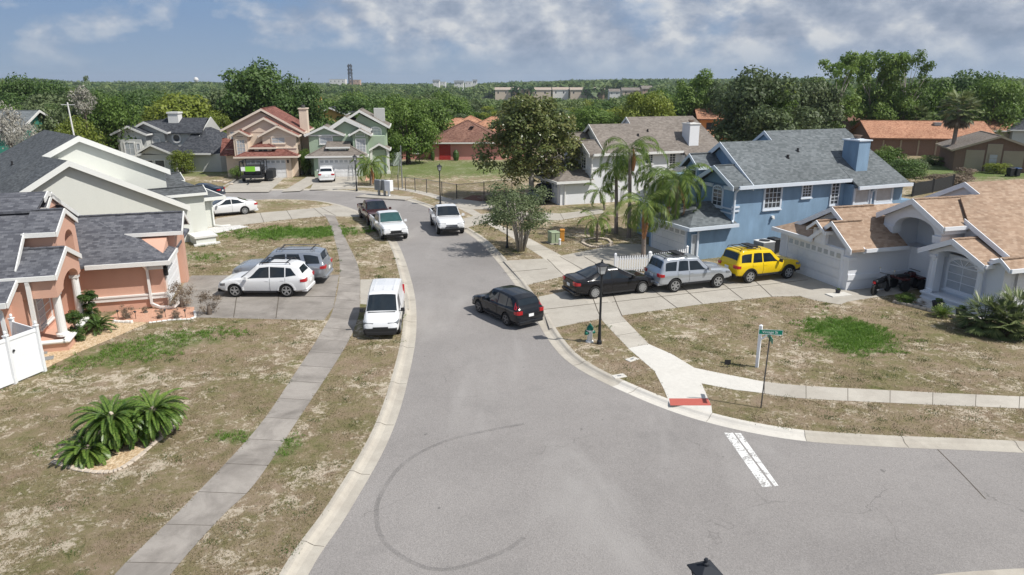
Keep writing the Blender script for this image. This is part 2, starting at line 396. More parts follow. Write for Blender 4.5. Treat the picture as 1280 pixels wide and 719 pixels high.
def sheet(name, pts, m, z=None, label=None, kind='structure', parent=None, uv=False):
    """flat polygon, triangulated"""
    from mathutils.geometry import delaunay_2d_cdt
    v2 = [Vector((p[0], p[1])) for p in pts]; n = len(v2)
    V, _, F, *_r = delaunay_2d_cdt(v2, [(i, (i+1) % n) for i in range(n)], [], 1, 1e-5)
    zz = z if z is not None else sum(p[2] for p in pts)/n
    me = bpy.data.meshes.new(name); me.from_pydata([(v.x, v.y, zz) for v in V], [], [tuple(f) for f in F]); me.update()
    if me.polygons and sum(p.normal.z for p in me.polygons) < 0: me.flip_normals()
    me.materials.append(m)
    o = bpy.data.objects.new(name, me); link(o, parent)
    if kind: o['kind'] = kind
    if label: o['label'] = label
    return o
def spline(pts, n=8, closed=False):
    P = [Vector(p) for p in pts]; out = []
    for i in range(len(P)-1):
        p0 = P[max(i-1, 0)]; p1 = P[i]; p2 = P[i+1]; p3 = P[min(i+2, len(P)-1)]
        for k in range(n):
            t = k/n
            out.append(.5*((2*p1)+(p2-p0)*t+(2*p0-5*p1+4*p2-p3)*t*t+(3*p1-p0-3*p2+p3)*t*t*t))
    out.append(P[-1]); return out
# ---------------- ground, road, kerbs, pavements ----------------
RZ = -.08                                    # road surface; lawns are at 0
def terr(x, y):
    """land falls away behind the first rows of houses"""
    def ss(a, b, t):
        t = np.clip((t-a)/(b-a), 0, 1); return t*t*(3-2*t)
    r = np.hypot(x*.55, y)
    drop = -9.0*ss(112, 330, r)
    return -.3 + drop
patches = [  # green turf: cx, cy, rx, ry, rot, strength
    (*G(1062, 418)[:2], 1.9, 2.9, -14, .9), (*G(185, 434)[:2], 3.6, 1.7, 35, .45), (*G(372, 291)[:2], 5.4, 2.4, 8, .8),
    (*G(240, 322)[:2], 3.0, 1.5, 0, .25), (*G(770, 262)[:2], 7, 3.2, 10, .30), (*G(300, 545)[:2], 1.0, .6, 0, .35), (*G(545, 210)[:2], 26, 12, 0, .62),
    (*G(110, 560)[:2], 2.0, 1.0, 0, .12), (*G(470, 215)[:2], 7, 10, 0, .40), (*G(355, 560)[:2], .6, .9, 0, .45), (*G(1200, 212)[:2], 14, 12, 0, .75), (*G(250, 215)[:2], 9, 6, 0, .55),
    (*G(515, 405)[:2], .5, 2.4, 10, .6)]
def lawn_material(name, sand=.5, bright=1.0, far=False):
    m, nt, b = newmat(name); k = NB(nt); p = k.geo()
    n1 = k.noise(p, .22, 4, .6, .3); n2 = k.noise(p, 1.5, 6, .68, .4, off=(5, 3, 0)); n3 = k.noise(p, 9, 5, .72); n4 = k.noise(p, 42, 4, .75)
    f = k.m('ADD', k.m('ADD', k.m('MULTIPLY', n1, .28), k.m('MULTIPLY', n2, .38)), k.m('ADD', k.m('MULTIPLY', n3, .20), k.m('MULTIPLY', n4, .16)))
    base = k.ramp(f, [(.37, (.11, .125, .042)), (.45, (.185, .175, .078)), (.515, (.26, .215, .125)), (.58, (.325, .255, .18)), (.66, (.41, .33, .235))])
    pinkish = k.mix(k.ramp(k.noise(p, .9, 3, .5, off=(9, 9, 0)), [(.45, 0), (.7, .5)]), base, (.29, .205, .155))
    s1 = k.noise(p, 2.1, 7, .74, .6, off=(31, 8, 0)); s0 = k.noise(p, .35, 2, .5, off=(2, 40, 0)); s2 = k.noise(p, 7.5, 5, .7, .5, off=(1, 2, 0))
    sf = k.m('ADD', k.m('ADD', k.m('MULTIPLY', s1, .50), k.m('MULTIPLY', s0, .28)), k.m('MULTIPLY', s2, .26))
    sm = k.ramp(sf, [(.565-.05*sand, 0), (.62-.05*sand, 1)])
    c = k.mix(k.m('MULTIPLY', sm, .85), pinkish, (.60, .52, .41))
    gcol = k.ramp(k.m('ADD', k.m('MULTIPLY', n3, .5), k.m('MULTIPLY', n4, .5)), [(.3, (.035, .085, .012)), (.5, (.07, .15, .022)), (.7, (.13, .20, .05))])
    tot = None
    for cx, cy, rx, ry, rot, st in patches:
        mp = k.n('ShaderNodeMapping', vector_type='TEXTURE'); mp.inputs['Location'].default_value = (cx, cy, 0)
        mp.inputs['Rotation'].default_value = (0, 0, R(rot)); mp.inputs['Scale'].default_value = (rx, ry, 1e4); k.l(p, mp.inputs[0])
        ln = k.n('ShaderNodeVectorMath', operation='LENGTH'); k.l(mp.outputs[0], ln.inputs[0])
        d = k.m('ADD', ln.outputs['Value'], k.m('MULTIPLY', k.m('SUBTRACT', n2, .5), 2.0))
        d = k.m('ADD', d, k.m('MULTIPLY', k.m('SUBTRACT', n3, .5), .9))
        mk = k.m('MULTIPLY', k.ramp(d, [(.55, 1), (1.1, 0)]), st)
        tot = mk if tot is None else k.m('MAXIMUM', tot, mk)
    c = k.mix(tot, c, gcol)
    if far: c = k.mix(.75, c, k.ramp(n2, [(.35, (.05, .075, .025)), (.65, (.10, .12, .045))]))
    k.l(c, b.inputs['Base Color']); b.inputs['Roughness'].default_value = .95; b.inputs['Specular IOR Level'].default_value = .15
    h = k.m('ADD', k.m('MULTIPLY', n3, .5), n4); k.bump(h, b, .9, .05)
    return m
M['lawn'] = lawn_material('dry_lawn'); M['lawn_far'] = lawn_material('far_ground', 0, 1, True)
def asphalt_material():
    m, nt, b = newmat('asphalt'); k = NB(nt); p = k.geo()
    big = k.noise(p, .12, 5, .6, .4); mid = k.noise(p, .8, 5, .65, .3); agg = k.noise(p, 26, 4, .9); vor = k.n('ShaderNodeTexVoronoi'); vor.inputs['Scale'].default_value = 34; k.l(p, vor.inputs['Vector'])
    f = k.m('ADD', k.m('MULTIPLY', k.m('SUBTRACT', big, .5), .62), k.m('MULTIPLY', k.m('SUBTRACT', mid, .5), .16))
    f = k.m('ADD', f, k.m('MULTIPLY', k.m('SUBTRACT', agg, .5), .95)); f = k.m('ADD', f, k.m('MULTIPLY', k.m('SUBTRACT', vor.outputs['Color'], .5), .30)); f = k.m('ADD', f, 1)
    sc_ = k.n('ShaderNodeVectorMath', operation='SCALE'); sc_.inputs[0].default_value = (.262, .247, .236); k.l(f, sc_.inputs['Scale'])
    # hairline cracks and small dark drips
    v2 = k.n('ShaderNodeTexVoronoi', feature='DISTANCE_TO_EDGE'); v2.inputs['Scale'].default_value = .16
    wob = k.n('ShaderNodeVectorMath', operation='ADD'); k.l(p, wob.inputs[0])
    nn = k.n('ShaderNodeTexNoise'); nn.inputs['Scale'].default_value = .9; nn.inputs['Detail'].default_value = 6; k.l(p, nn.inputs['Vector'])
    s_ = k.n('ShaderNodeVectorMath', operation='SCALE'); k.l(nn.outputs['Color'], s_.inputs[0]); s_.inputs['Scale'].default_value = 1.6; k.l(s_.outputs[0], wob.inputs[1]); k.l(wob.outputs[0], v2.inputs['Vector'])
    cr = k.m('MULTIPLY', k.ramp(v2.outputs['Distance'], [(.0015, 1), (.004, 0)]), k.ramp(k.noise(p, .2, 2, .5, off=(4, 7, 0)), [(.52, 0), (.6, .45)]))
    c = k.mix(cr, sc_.outputs[0], (.09, .085, .08))
    sp = k.ramp(k.noise(p, 2.6, 2, .4, off=(11, 5, 0)), [(.765, 0), (.79, .55)]); c = k.mix(sp, c, (.08, .078, .075))
    stain = k.ramp(k.noise(p, .45, 4, .6, .5, off=(21, 3, 0)), [(.58, 0), (.72, .25)]); c = k.mix(stain, c, (.15, .145, .14))
    light = k.ramp(k.noise(p, .3, 5, .6, .5, off=(1, 33, 0), stretch=(1, .35, 1)), [(.54, 0), (.70, .5)]); c = k.mix(light, c, (.36, .345, .33))
    k.l(c, b.inputs['Base Color']); b.inputs['Roughness'].default_value = .88; b.inputs['Specular IOR Level'].default_value = .3
    k.bump(k.m('ADD', agg, vor.outputs['Distance']), b, .5, .012)
    return m
M['asphalt'] = asphalt_material()
def concrete_material(name, col, dirt=.5, stain=(.12, .10, .08)):
    m, nt, b = newmat(name); k = NB(nt); p = k.geo()
    at = k.n('ShaderNodeAttribute', attribute_name='rnd')
    n1 = k.noise(p, .7, 6, .68, .5); n2 = k.noise(p, 5, 5, .7); n3 = k.noise(p, 60, 2, .6)
    f = k.m('ADD', k.m('MULTIPLY', k.m('SUBTRACT', n2, .5), .28), k.m('MULTIPLY', k.m('SUBTRACT', n3, .5), .22))
    f = k.m('ADD', f, k.m('MULTIPLY', k.m('SUBTRACT', at.outputs['Fac'], .5), .22)); f = k.m('ADD', f, 1.03)
    sc_ = k.n('ShaderNodeVectorMath', operation='SCALE'); sc_.inputs[0].default_value = col; k.l(f, sc_.inputs['Scale'])
    c = k.mix(k.m('MULTIPLY', k.ramp(n1, [(.42, 0), (.68, 1)]), dirt), sc_.outputs[0], stain)
    ln = k.noise(p, 1.4, 6, .7, .8, off=(8, 1, 0)); c = k.mix(k.m('MULTIPLY', k.ramp(ln, [(.60, 0), (.72, .6)]), dirt), c, stain)
    k.l(c, b.inputs['Base Color']); b.inputs['Roughness'].default_value = .9; b.inputs['Specular IOR Level'].default_value = .25
    k.bump(k.m('ADD', n2, n3), b, .25, .008)
    return m
M['conc'] = concrete_material('concrete', (.46, .43, .375), .38, (.25, .22, .185))
M['conc_dirty'] = concrete_material('mildewed_concrete', (.315, .29, .262), .75, (.16, .145, .128))
M['conc_new'] = concrete_material('new_concrete', (.66, .64, .59), .08)
M['conc_kerb'] = concrete_material('kerb_concrete', (.50, .465, .40), .45, (.26, .225, .19))
M['conc_kerb_new'] = concrete_material('new_kerb_concrete', (.66, .63, .57), .1)
M['joint'] = mat('joint_dirt', (.10, .085, .065), .95, var=.3, scale=3)
M['mulch'] = mat('mulch', (.16, .075, .05), .95, var=.4, scale=8, bump=.8, bscale=30)
def gravel_mat(name, a, b_, c):
    m, nt, b = newmat(name); k = NB(nt); p = k.geo(); v = k.n('ShaderNodeTexVoronoi'); v.inputs['Scale'].default_value = 15; k.l(p, v.inputs['Vector'])
    col = k.ramp(k.m('ADD', k.m('MULTIPLY', v.outputs['Color'], .7), k.m('MULTIPLY', k.noise(p, 1.2, 4, .6), .4)), [(.15, a), (.5, b_), (.9, c)])
    k.l(col, b.inputs['Base Color']); b.inputs['Roughness'].default_value = .9; k.bump(k.m('MULTIPLY', v.outputs['Distance'], -1), b, .9, .03); return m
M['gravel'] = gravel_mat('river_gravel', (.28, .18, .09), (.52, .38, .23), (.70, .58, .42))
M['shell'] = gravel_mat('white_shell', (.40, .39, .38), (.62, .61, .59), (.78, .77, .75))
M['pavers'] = gravel_mat('peach_paving', (.50, .27, .18), (.56, .32, .22), (.60, .37, .27))

# terrain sheet out to the horizon
def make_terrain():
    xs = np.unique(np.concatenate([np.linspace(-160, 160, 65), np.linspace(-600, 600, 61), np.linspace(-5000, 5000, 41)]))
    ys = np.unique(np.concatenate([np.linspace(-60, 340, 81), np.linspace(340, 1000, 34), np.linspace(1000, 7000, 31)]))
    X, Y = np.meshgrid(xs, ys); Z = terr(X, Y)
    V = np.stack([X, Y, Z], -1).reshape(-1, 3); nx = len(xs); ny = len(ys)
    F = [(j*nx+i, j*nx+i+1, (j+1)*nx+i+1, (j+1)*nx+i) for j in range(ny-1) for i in range(nx-1)]
    me = bpy.data.meshes.new('ground'); me.from_pydata(V.tolist(), [], F); me.materials.append(M['lawn_far'])
    for p in me.polygons: p.use_smooth = True
    o = bpy.data.objects.new('ground', me); link(o); tag(o, kind='structure')
make_terrain()
def g2(px, py): return G(px, py, RZ)
# edge of the asphalt (foot of the kerb)
LK = [(-5.6, -6, RZ), (-5.2, 2, RZ), (-4.85, 9, RZ)] + [g2(*q) for q in ((384, 719), (435, 640), (485, 550), (508, 480), (520, 410), (515, 355), (496, 303), (473, 279), (445, 263), (405, 252), (350, 249), (310, 251), (272, 255))] + [(-42, 55, RZ), (-52, 47, RZ), (-70, 38, RZ)]
RK = [(60, 17.2, RZ), (40, 17.6, RZ), (24, 18.2, RZ)] + [g2(*q) for q in ((1280, 566), (1100, 558), (980, 548), (870, 524), (785, 492), (717, 457), (686, 425), (663, 385), (636, 345), (602, 305), (574, 285), (545, 264), (510, 251), (478, 244), (440, 240), (380, 238), (320, 239), (262, 243))] + [(-46, 66, RZ), (-60, 57, RZ), (-80, 46, RZ)]
BK = [(60, 13.2, RZ), (30, 13.6, RZ), (18, 13.9, RZ), (13, 13.93, RZ), (11, 13.85, RZ), (9.0, 13.55, RZ), (7.4, 12.8, RZ), (6.2, 11.4, RZ), (5.4, 9.2, RZ), (5.0, 5, RZ), (4.8, -6, RZ)]
LKs, RKs, BKs = spline(LK, 8), spline(RK, 8), spline(BK, 8)
sheet('road', [(-9, -8), (66, -8), (66, 22), (20, 24), (8, 26), (6, 50), (-4, 72), (-30, 78), (-85, 60), (-90, 30), (-60, 30), (-12, 45), (-9, 20)], M['asphalt'], z=RZ)
def offset(poly, d):
    out = []
    for i, p in enumerate(poly):
        t = (poly[min(i+1, len(poly)-1)]-poly[max(i-1, 0)]); t.z = 0; t.normalize()
        out.append(p+Vector((-t.y, t.x, 0))*d)
    return out
def kerb(name, edge, side, m):
    """mountable kerb: gutter apron, roll, back edge; swept along the asphalt edge"""
    prof = [(-.02, -.2), (-.02, .006), (.26, .002), (.36, .03), (.44, .082), (.50, .092), (.60, .088), (.60, -.2)]
    L = [offset(edge, d*side) for d, z in prof]; n = len(prof); vs = []; fs = []
    for i in range(len(edge)):
        for j in range(n): vs.append((L[j][i].x, L[j][i].y, RZ+prof[j][1]))
    for i in range(len(edge)-1):
        for j in range(n-1):
            q = (i*n+j, i*n+j+1, (i+1)*n+j+1, (i+1)*n+j); fs.append(q if side < 0 else q[::-1])
    b = MB(); b.add(vs, fs); o = b.build(name, m); tag(o, kind='structure'); return o
kerb('kerb', LKs, 1, M['conc_kerb']); kerb('kerb', BKs, 1, M['conc_kerb'])
# right kerb: new pale concrete round the ramp, older elsewhere
def xy(v): return (v.x, v.y)
i0 = min(range(len(RKs)), key=lambda i: (RKs[i]-g2(1002, 551)).length); i1 = min(range(len(RKs)), key=lambda i: (RKs[i]-g2(770, 485)).length)
kerb('kerb', RKs[:i0+1], -1, M['conc_kerb']); kerb('kerb', RKs[i0:i1+1], -1, M['conc_kerb_new']); kerb('kerb', RKs[i1:], -1, M['conc_kerb'])
def kerb_joints(edge, side, step=3.0):
    b = MB(); acc = 0; A = offset(edge, -.0*side); Bp = offset(edge, .6*side)
    for i in range(1, len(edge)):
        acc += (edge[i]-edge[i-1]).length
        if acc > step and edge[i].y < 62 and abs(edge[i].x) < 30:
            acc = 0; a = A[i].copy(); c = Bp[i].copy(); a.z = RZ+.008; m1 = a.lerp(c, .44); m1.z = RZ+.008; m2 = a.lerp(c, .78); m2.z = RZ+.096; c.z = RZ+.094
            for p, q in ((a, m1), (m1, m2), (m2, c)): b.bar(p, q, .008, .006)
    o = b.build('kerb_joint', M['joint']); tag(o, kind='structure')
kerb_joints(LKs, 1); kerb_joints(RKs, -1)
# lawns behind the kerbs, level with their backs
LB = [xy(p) for p in offset(LKs, .59)]; RB = [xy(p) for p in offset(RKs, -.59)]; BB = [xy(p) for p in offset(BKs, .59)]
left_poly = LB+[(-95, 30), (-95, -10)]
right_poly = RB+[(-120, 60), (-120, 118), (0, 122), (120, 112), (125, 20)]
back_poly = BB+[(60, -8)]
sheet('lawn', left_poly, M['lawn'], z=.0); sheet('lawn', right_poly, M['lawn'], z=.0); sheet('lawn', back_poly, M['lawn'], z=.0)

# pavements as separate slabs with open joints
noveg = []
def pavement(name, Lp, Rp, m, step=1.5, z=.006, gap=.022, thick=.05):
    Ls, Rs = spline([G(*p) for p in Lp], 10), spline([G(*p) for p in Rp], 10)
    def resample(P, n):
        d = [0]
        for a, b in zip(P, P[1:]): d.append(d[-1]+(b-a).length)
        out = []; j = 0
        for k in range(n+1):
            t = d[-1]*k/n
            while j < len(P)-2 and d[j+1] < t: j += 1
            s = (t-d[j])/max(1e-6, d[j+1]-d[j]); out.append(P[j].lerp(P[j+1], s))
        return out
    ln = sum((b-a).length for a, b in zip(Ls, Ls[1:])); n = max(1, round(ln/step)); sub = 4
    A = resample(Ls, n*sub); B = resample(Rs, n*sub)
    vs = []; fs = []; rnd = []
    rg = random.Random(len(name)+n)
    for k in range(n):
        r = rg.random(); g = gap/max(.3, (A[(k+1)*sub]-A[k*sub]).length)
        a = []; b = []
        for j in range(sub+1):
            i = k*sub+j; pa, pb = A[i], B[i]
            if j == 0: pa = A[i].lerp(A[min(i+sub, len(A)-1)], g); pb = B[i].lerp(B[min(i+sub, len(B)-1)], g)
            a.append(pa); b.append(pb)
        dz = rg.uniform(-.002, .004); base = len(vs)
        for q in a+b: vs.append((q.x, q.y, z+dz))
        for j in range(sub): fs.append((base+j, base+sub+1+j, base+sub+2+j, base+j+1)); rnd.append(r)
        # front lip
        vs += [(a[0].x, a[0].y, z-thick), (b[0].x, b[0].y, z-thick)]; fs.append((base, base+2*(sub+1), base+2*(sub+1)+1, base+sub+1)); rnd.append(r)
    me = bpy.data.meshes.new(name); me.from_pydata(vs, [], fs); bm = bmesh.new(); bm.from_mesh(me)
    for f in bm.faces:
        if f.normal.z < 0: f.normal_flip()
    bm.to_mesh(me); bm.free()
    at = me.attributes.new('rnd', 'FLOAT', 'FACE'); at.data.foreach_set('value', rnd); me.materials.append(m)
    o = bpy.data.objects.new(name, me); link(o); tag(o, kind='structure')
    poly = [xy(p) for p in A]+[xy(p) for p in B[::-1]]; noveg.append(poly)
    sheet('pavement_bed', poly, M['joint'], z=.0025)
    return poly
pavement('pavement', [(60, 830), (143, 719), (233, 630), (320, 537), (366, 471), (399, 420), (417, 385), (424.5, 343), (422, 314), (413, 283), (405, 268)],
         [(140, 830), (213, 719), (279, 644), (320, 603), (373, 524), (428, 440), (445, 405), (450, 378), (448, 334), (434, 303), (419, 270)], M['conc_dirty'])
pavement('pavement', [(603.8, 277.5), (632.7, 293), (654, 307), (680, 323.6), (707, 348), (731, 374), (752, 400), (785, 435)],
         [(614.7, 277.5), (655, 295), (682, 309), (703.8, 321), (728.8, 340), (755, 368), (778, 396), (811, 430)], M['conc'])
pavement('pavement', [(955, 477), (1000, 482), (1140, 489.5), (1280, 496), (1500, 506)], [(955, 492), (1000, 498), (1140, 505), (1280, 511), (1500, 522)], M['conc'])
pavement('pavement', [(604, 277), (588, 268), (570, 259), (552, 251), (530, 244), (505, 238.5), (478, 235.5), (447, 234.5), (400, 234.5)],
         [(615, 277), (600, 267), (584, 258), (563, 249), (538, 241.5), (508, 236), (480, 233.5), (447, 232.5), (400, 232.5)], M['conc'])
def flat(name, pix, m, z=.004, veg=False):
    P = [G(*p) for p in pix]; o = sheet(name, P, m, z=z)
    if not veg: noveg.append([xy(p) for p in P])
    return o
# new concrete: junction panel, ramp, short link
flat('pavement', [(785, 435.3), (811, 430.3), (840, 443), (868, 460), (902, 467), (955, 477.4), (955, 491.8), (915, 487), (877, 479.5), (889, 507.2), (838, 507.2), (830, 487), (818, 464)], M['conc_new'], .008)
flat('tactile_warning_pad', [(836.3, 498.5), (884.8, 498.5), (889, 507.3), (838, 507.3)], M['terracotta_strip'], .013)
_k = [p for p in offset(RKs, -.57) if G(838, 507.5).x-.12 < p.x < G(897, 519).x and p.y < 24]
_P = [G(838, 506.5), G(889, 506.5)]+_k; sheet('pavement', _P, M['conc_new'], z=.009); noveg.append([xy(p) for p in _P])
# driveways
flat('driveway', [(243, 397), (405, 400.5), (417, 384), (424, 343.5), (240, 344.5), (233, 350), (212, 384)], M['conc_dirty'], .005)
flat('driveway', [(450.5, 349.5), (501, 349), (509, 368), (512, 386.5), (450.5, 380)], M['conc'], .005)
flat('driveway', [(249, 297), (302.5, 281.5), (350, 275.5), (405, 270.5), (452, 271), (436, 261), (418, 256.5), (396, 260), (315, 267), (271, 273), (262, 281)], M['conc'], .005)
flat('driveway', [(687, 411), (725, 403.5), (767, 396), (873, 381), (965, 371), (1000, 370.5), (1020, 376), (1050, 381), (1060, 377), (1120, 368), (1150, 360), (1130, 340), (1000, 330), (985, 322), (935, 330), (860, 341), (770, 352), (712, 363), (673, 371)], M['conc'], .006)
flat('driveway', [(657, 357), (706, 345), (768, 340), (862, 327), (815, 306), (775, 305), (700, 320), (684, 323), (629, 326)], M['conc'], .004)
flat('driveway', [(577, 287), (612, 276.5), (645, 275), (700, 275.5), (755, 266.5), (752, 261.5), (700, 267), (640, 264), (600, 268), (562, 278)], M['conc'], .012)
flat('driveway', [(545, 253), (585, 262), (620, 262), (655, 262), (672, 256), (660, 247), (625, 250), (600, 252), (575, 249)], M['conc'], .016)
flat('driveway', [(276, 240.5), (336, 240), (356, 222), (297, 223)], M['conc'], .004)
flat('driveway', [(387, 237.5), (447, 236), (447, 218.5), (397, 220.5)], M['conc'], .004)
flat('driveway', [(352, 240), (375, 239), (398, 226), (397, 221), (384, 221)], M['conc'], .009)
flat('path', [(456, 227), (469, 222), (468, 208), (462, 208)], M['pavers'], .004)
flat('path', [(273, 236), (292, 228), (303, 222), (297, 222)], M['conc'], .004)
flat('path', [(248, 296), (312, 283.5), (300, 281.5), (268, 284), (247, 289)], M['shell'], .009)
# control joints on the drives
def joints(segs, w=.035, z=.0145):
    b = MB()
    for p, q in segs:
        a = G(*p); c = G(*q); a.z = c.z = z; d = (c-a); n = max(1, int(d.length/1.2)); t = Vector((-d.y, d.x, 0)).normalized()
        rg = random.Random(int(p[0]*7+p[1])); prev = a
        for i in range(1, n+1):
            nx = a+d*(i/n)+t*rg.uniform(-.012, .012)*(i < n); b.bar(prev, nx, w, .004); prev = nx
    o = b.build('driveway_joint', M['joint']); tag(o, kind='structure')
joints([((738, 366), (752, 400)), ((764, 364), (778, 396)), ((815, 362), (846, 385)), ((850, 357), (878, 380)), ((900, 352), (928, 374)), ((940, 348), (965, 371)), ((672, 388), (760, 378)), ((765, 378), (1010, 350)),
        ((700, 321), (760, 355)), ((684, 324), (733, 372)), ((629, 341), (684, 336)), ((730, 321), (765, 342)), ((243, 371), (420, 371)), ((292, 397), (300, 345)), ((345, 398), (352, 345)),
        ((405, 271), (392, 260.5)), ((420, 270), (400, 259)), ((330, 278), (325, 266)), ((365, 274), (358, 263)), ((700, 267), (705, 275)), ((655, 264), (660, 275))])
# planting beds
flat('gravel_bed', [(54, 462), (100, 440), (150, 419), (186, 403), (150, 401), (115, 392), (60, 420), (30, 432), (38, 452)], M['gravel'], .006)
flat('paved_apron', [(128, 402), (186, 403), (215, 399.5), (242, 398), (243, 384), (212, 384), (150, 389)], M['pavers'], .012)
flat('gravel_bed', [(66, 577), (92, 586), (130, 590.5), (158, 583), (195, 553), (217, 535), (213, 529), (190, 526), (150, 530), (100, 545), (75, 562)], M['gravel'], .006)
flat('mulch_bed', [(742, 248), (770, 250), (790, 246), (775, 241), (745, 242)], M['mulch'], .004)
flat('mulch_bed', [(900, 337), (985, 329), (975, 323), (905, 330)], M['mulch'], .003)
flat('shell_bed', [(1118, 377), (1150, 385), (1200, 397), (1245, 400), (1225, 390), (1190, 380), (1157, 372)], M['shell'], .006)
flat('mulch_bed', [(600, 262), (640, 256), (640, 246), (590, 244), (575, 250)], M['mulch'], .002)
def stone_edge(name, label, pix, h=.09, w=.14, m='rock_pale', closed=False):
    P = spline([G(*p) for p in pix], 5); rg = random.Random(7); b = MB()
    for i in range(len(P)-1):
        a, c = P[i], P[i+1]; n = max(1, round((c-a).length/.32))
        for k in range(n):
            p = a.lerp(c, (k+.04)/n); q = a.lerp(c, (k+.95)/n); hh = h*rg.uniform(.75, 1.15)
            b.bar((p.x, p.y, hh/2-.01), (q.x, q.y, hh/2-.01+rg.uniform(-.008, .008)), w*rg.uniform(.85, 1.1), hh)
    o = b.build(name, M[m], bevel=.02); tag(o, label, 'edging'); return o
stone_edge('bed_edging', 'pale stone edging round the gravel bed of the sago palm', [(66, 577), (92, 586), (130, 591), (158, 583), (195, 553), (217, 535), (213, 529), (190, 526)], .07, .16)
stone_edge('bed_edging', 'white stone edging between the peach house bed and its lawn', [(186, 404), (215, 400.5), (242, 398.5), (243, 390)], .08, .12, 'white_trim')
stone_edge('bed_edging', 'short pale edging log beside the round bush of the peach house', [(141, 403), (166, 404)], .14, .16, 'white_trim')
stone_edge('bed_edging', 'grey stone edging along the planting bed before the grey porch', [(1116, 378), (1150, 386), (1198, 399), (1230, 403)], .16, .16)
# road markings
def alpha_mat(name, col, lo, hi, scale, amax=1):
    m, nt, b = newmat(name); k = NB(nt); p = k.geo()
    f = k.m('ADD', k.m('MULTIPLY', k.noise(p, scale, 6, .75), .6), k.m('MULTIPLY', k.noise(p, scale*6, 3, .7), .4))
    a = k.m('MULTIPLY', k.ramp(f, [(lo, 1), (hi, 0)]), amax); b.inputs['Base Color'].default_value = (*col, 1); b.inputs['Roughness'].default_value = .85
    k.l(a, b.inputs['Alpha']); return m
M['road_paint'] = alpha_mat('worn_road_paint', (.74, .74, .72), .485, .585, 3.0); M['skid'] = alpha_mat('tyre_rubber_mark', (.13, .128, .125), .38, .66, 1.2, .26)
def ribbon(name, pts, w, m, z, closed=False):
    P = spline(pts, 8); A = offset(P, w/2); B = offset(P, -w/2); b = MB(); n = len(P)
    b.add([(p.x, p.y, z) for p in B]+[(p.x, p.y, z) for p in A], [(i, i+1, n+i+1, n+i) for i in range(n-1)]); o = b.build(name, m); tag(o, kind='structure'); return o
z1 = RZ+.004
b = MB(); P = [G(905, 541, z1), G(916, 541, z1), G(965, 608, z1), G(953, 609, z1)]; b.add([tuple(p) for p in P], [(0, 1, 2, 3)])
P = [G(918, 541, z1), G(926, 541.5, z1), G(973, 607, z1), G(968, 608, z1)]; b.add([tuple(p) for p in P], [(0, 1, 2, 3)]); tag(b.build('stop_line', M['road_paint']), kind='structure')
ring = [(655, 530), (566, 548.6), (508, 577), (477, 617), (470.7, 648), (482, 679), (521.7, 706), (566, 711), (628, 690), (655, 672)]
ribbon('tyre_mark', [g2(*q) for q in ring], .13, M['skid'], z1)
ribbon('road_crack', [g2(*q) for q in ((1172, 562), (1200, 590), (1232, 624))], .03, M['joint'], z1)
ribbon('road_crack', [g2(*q) for q in ((1232, 624), (1290, 627), (1400, 629))], .02, M['skid'], z1)
ribbon('road_crack', [g2(*q) for q in ((520, 494), (570, 497), (640, 491))], .02, M['skid'], z1)
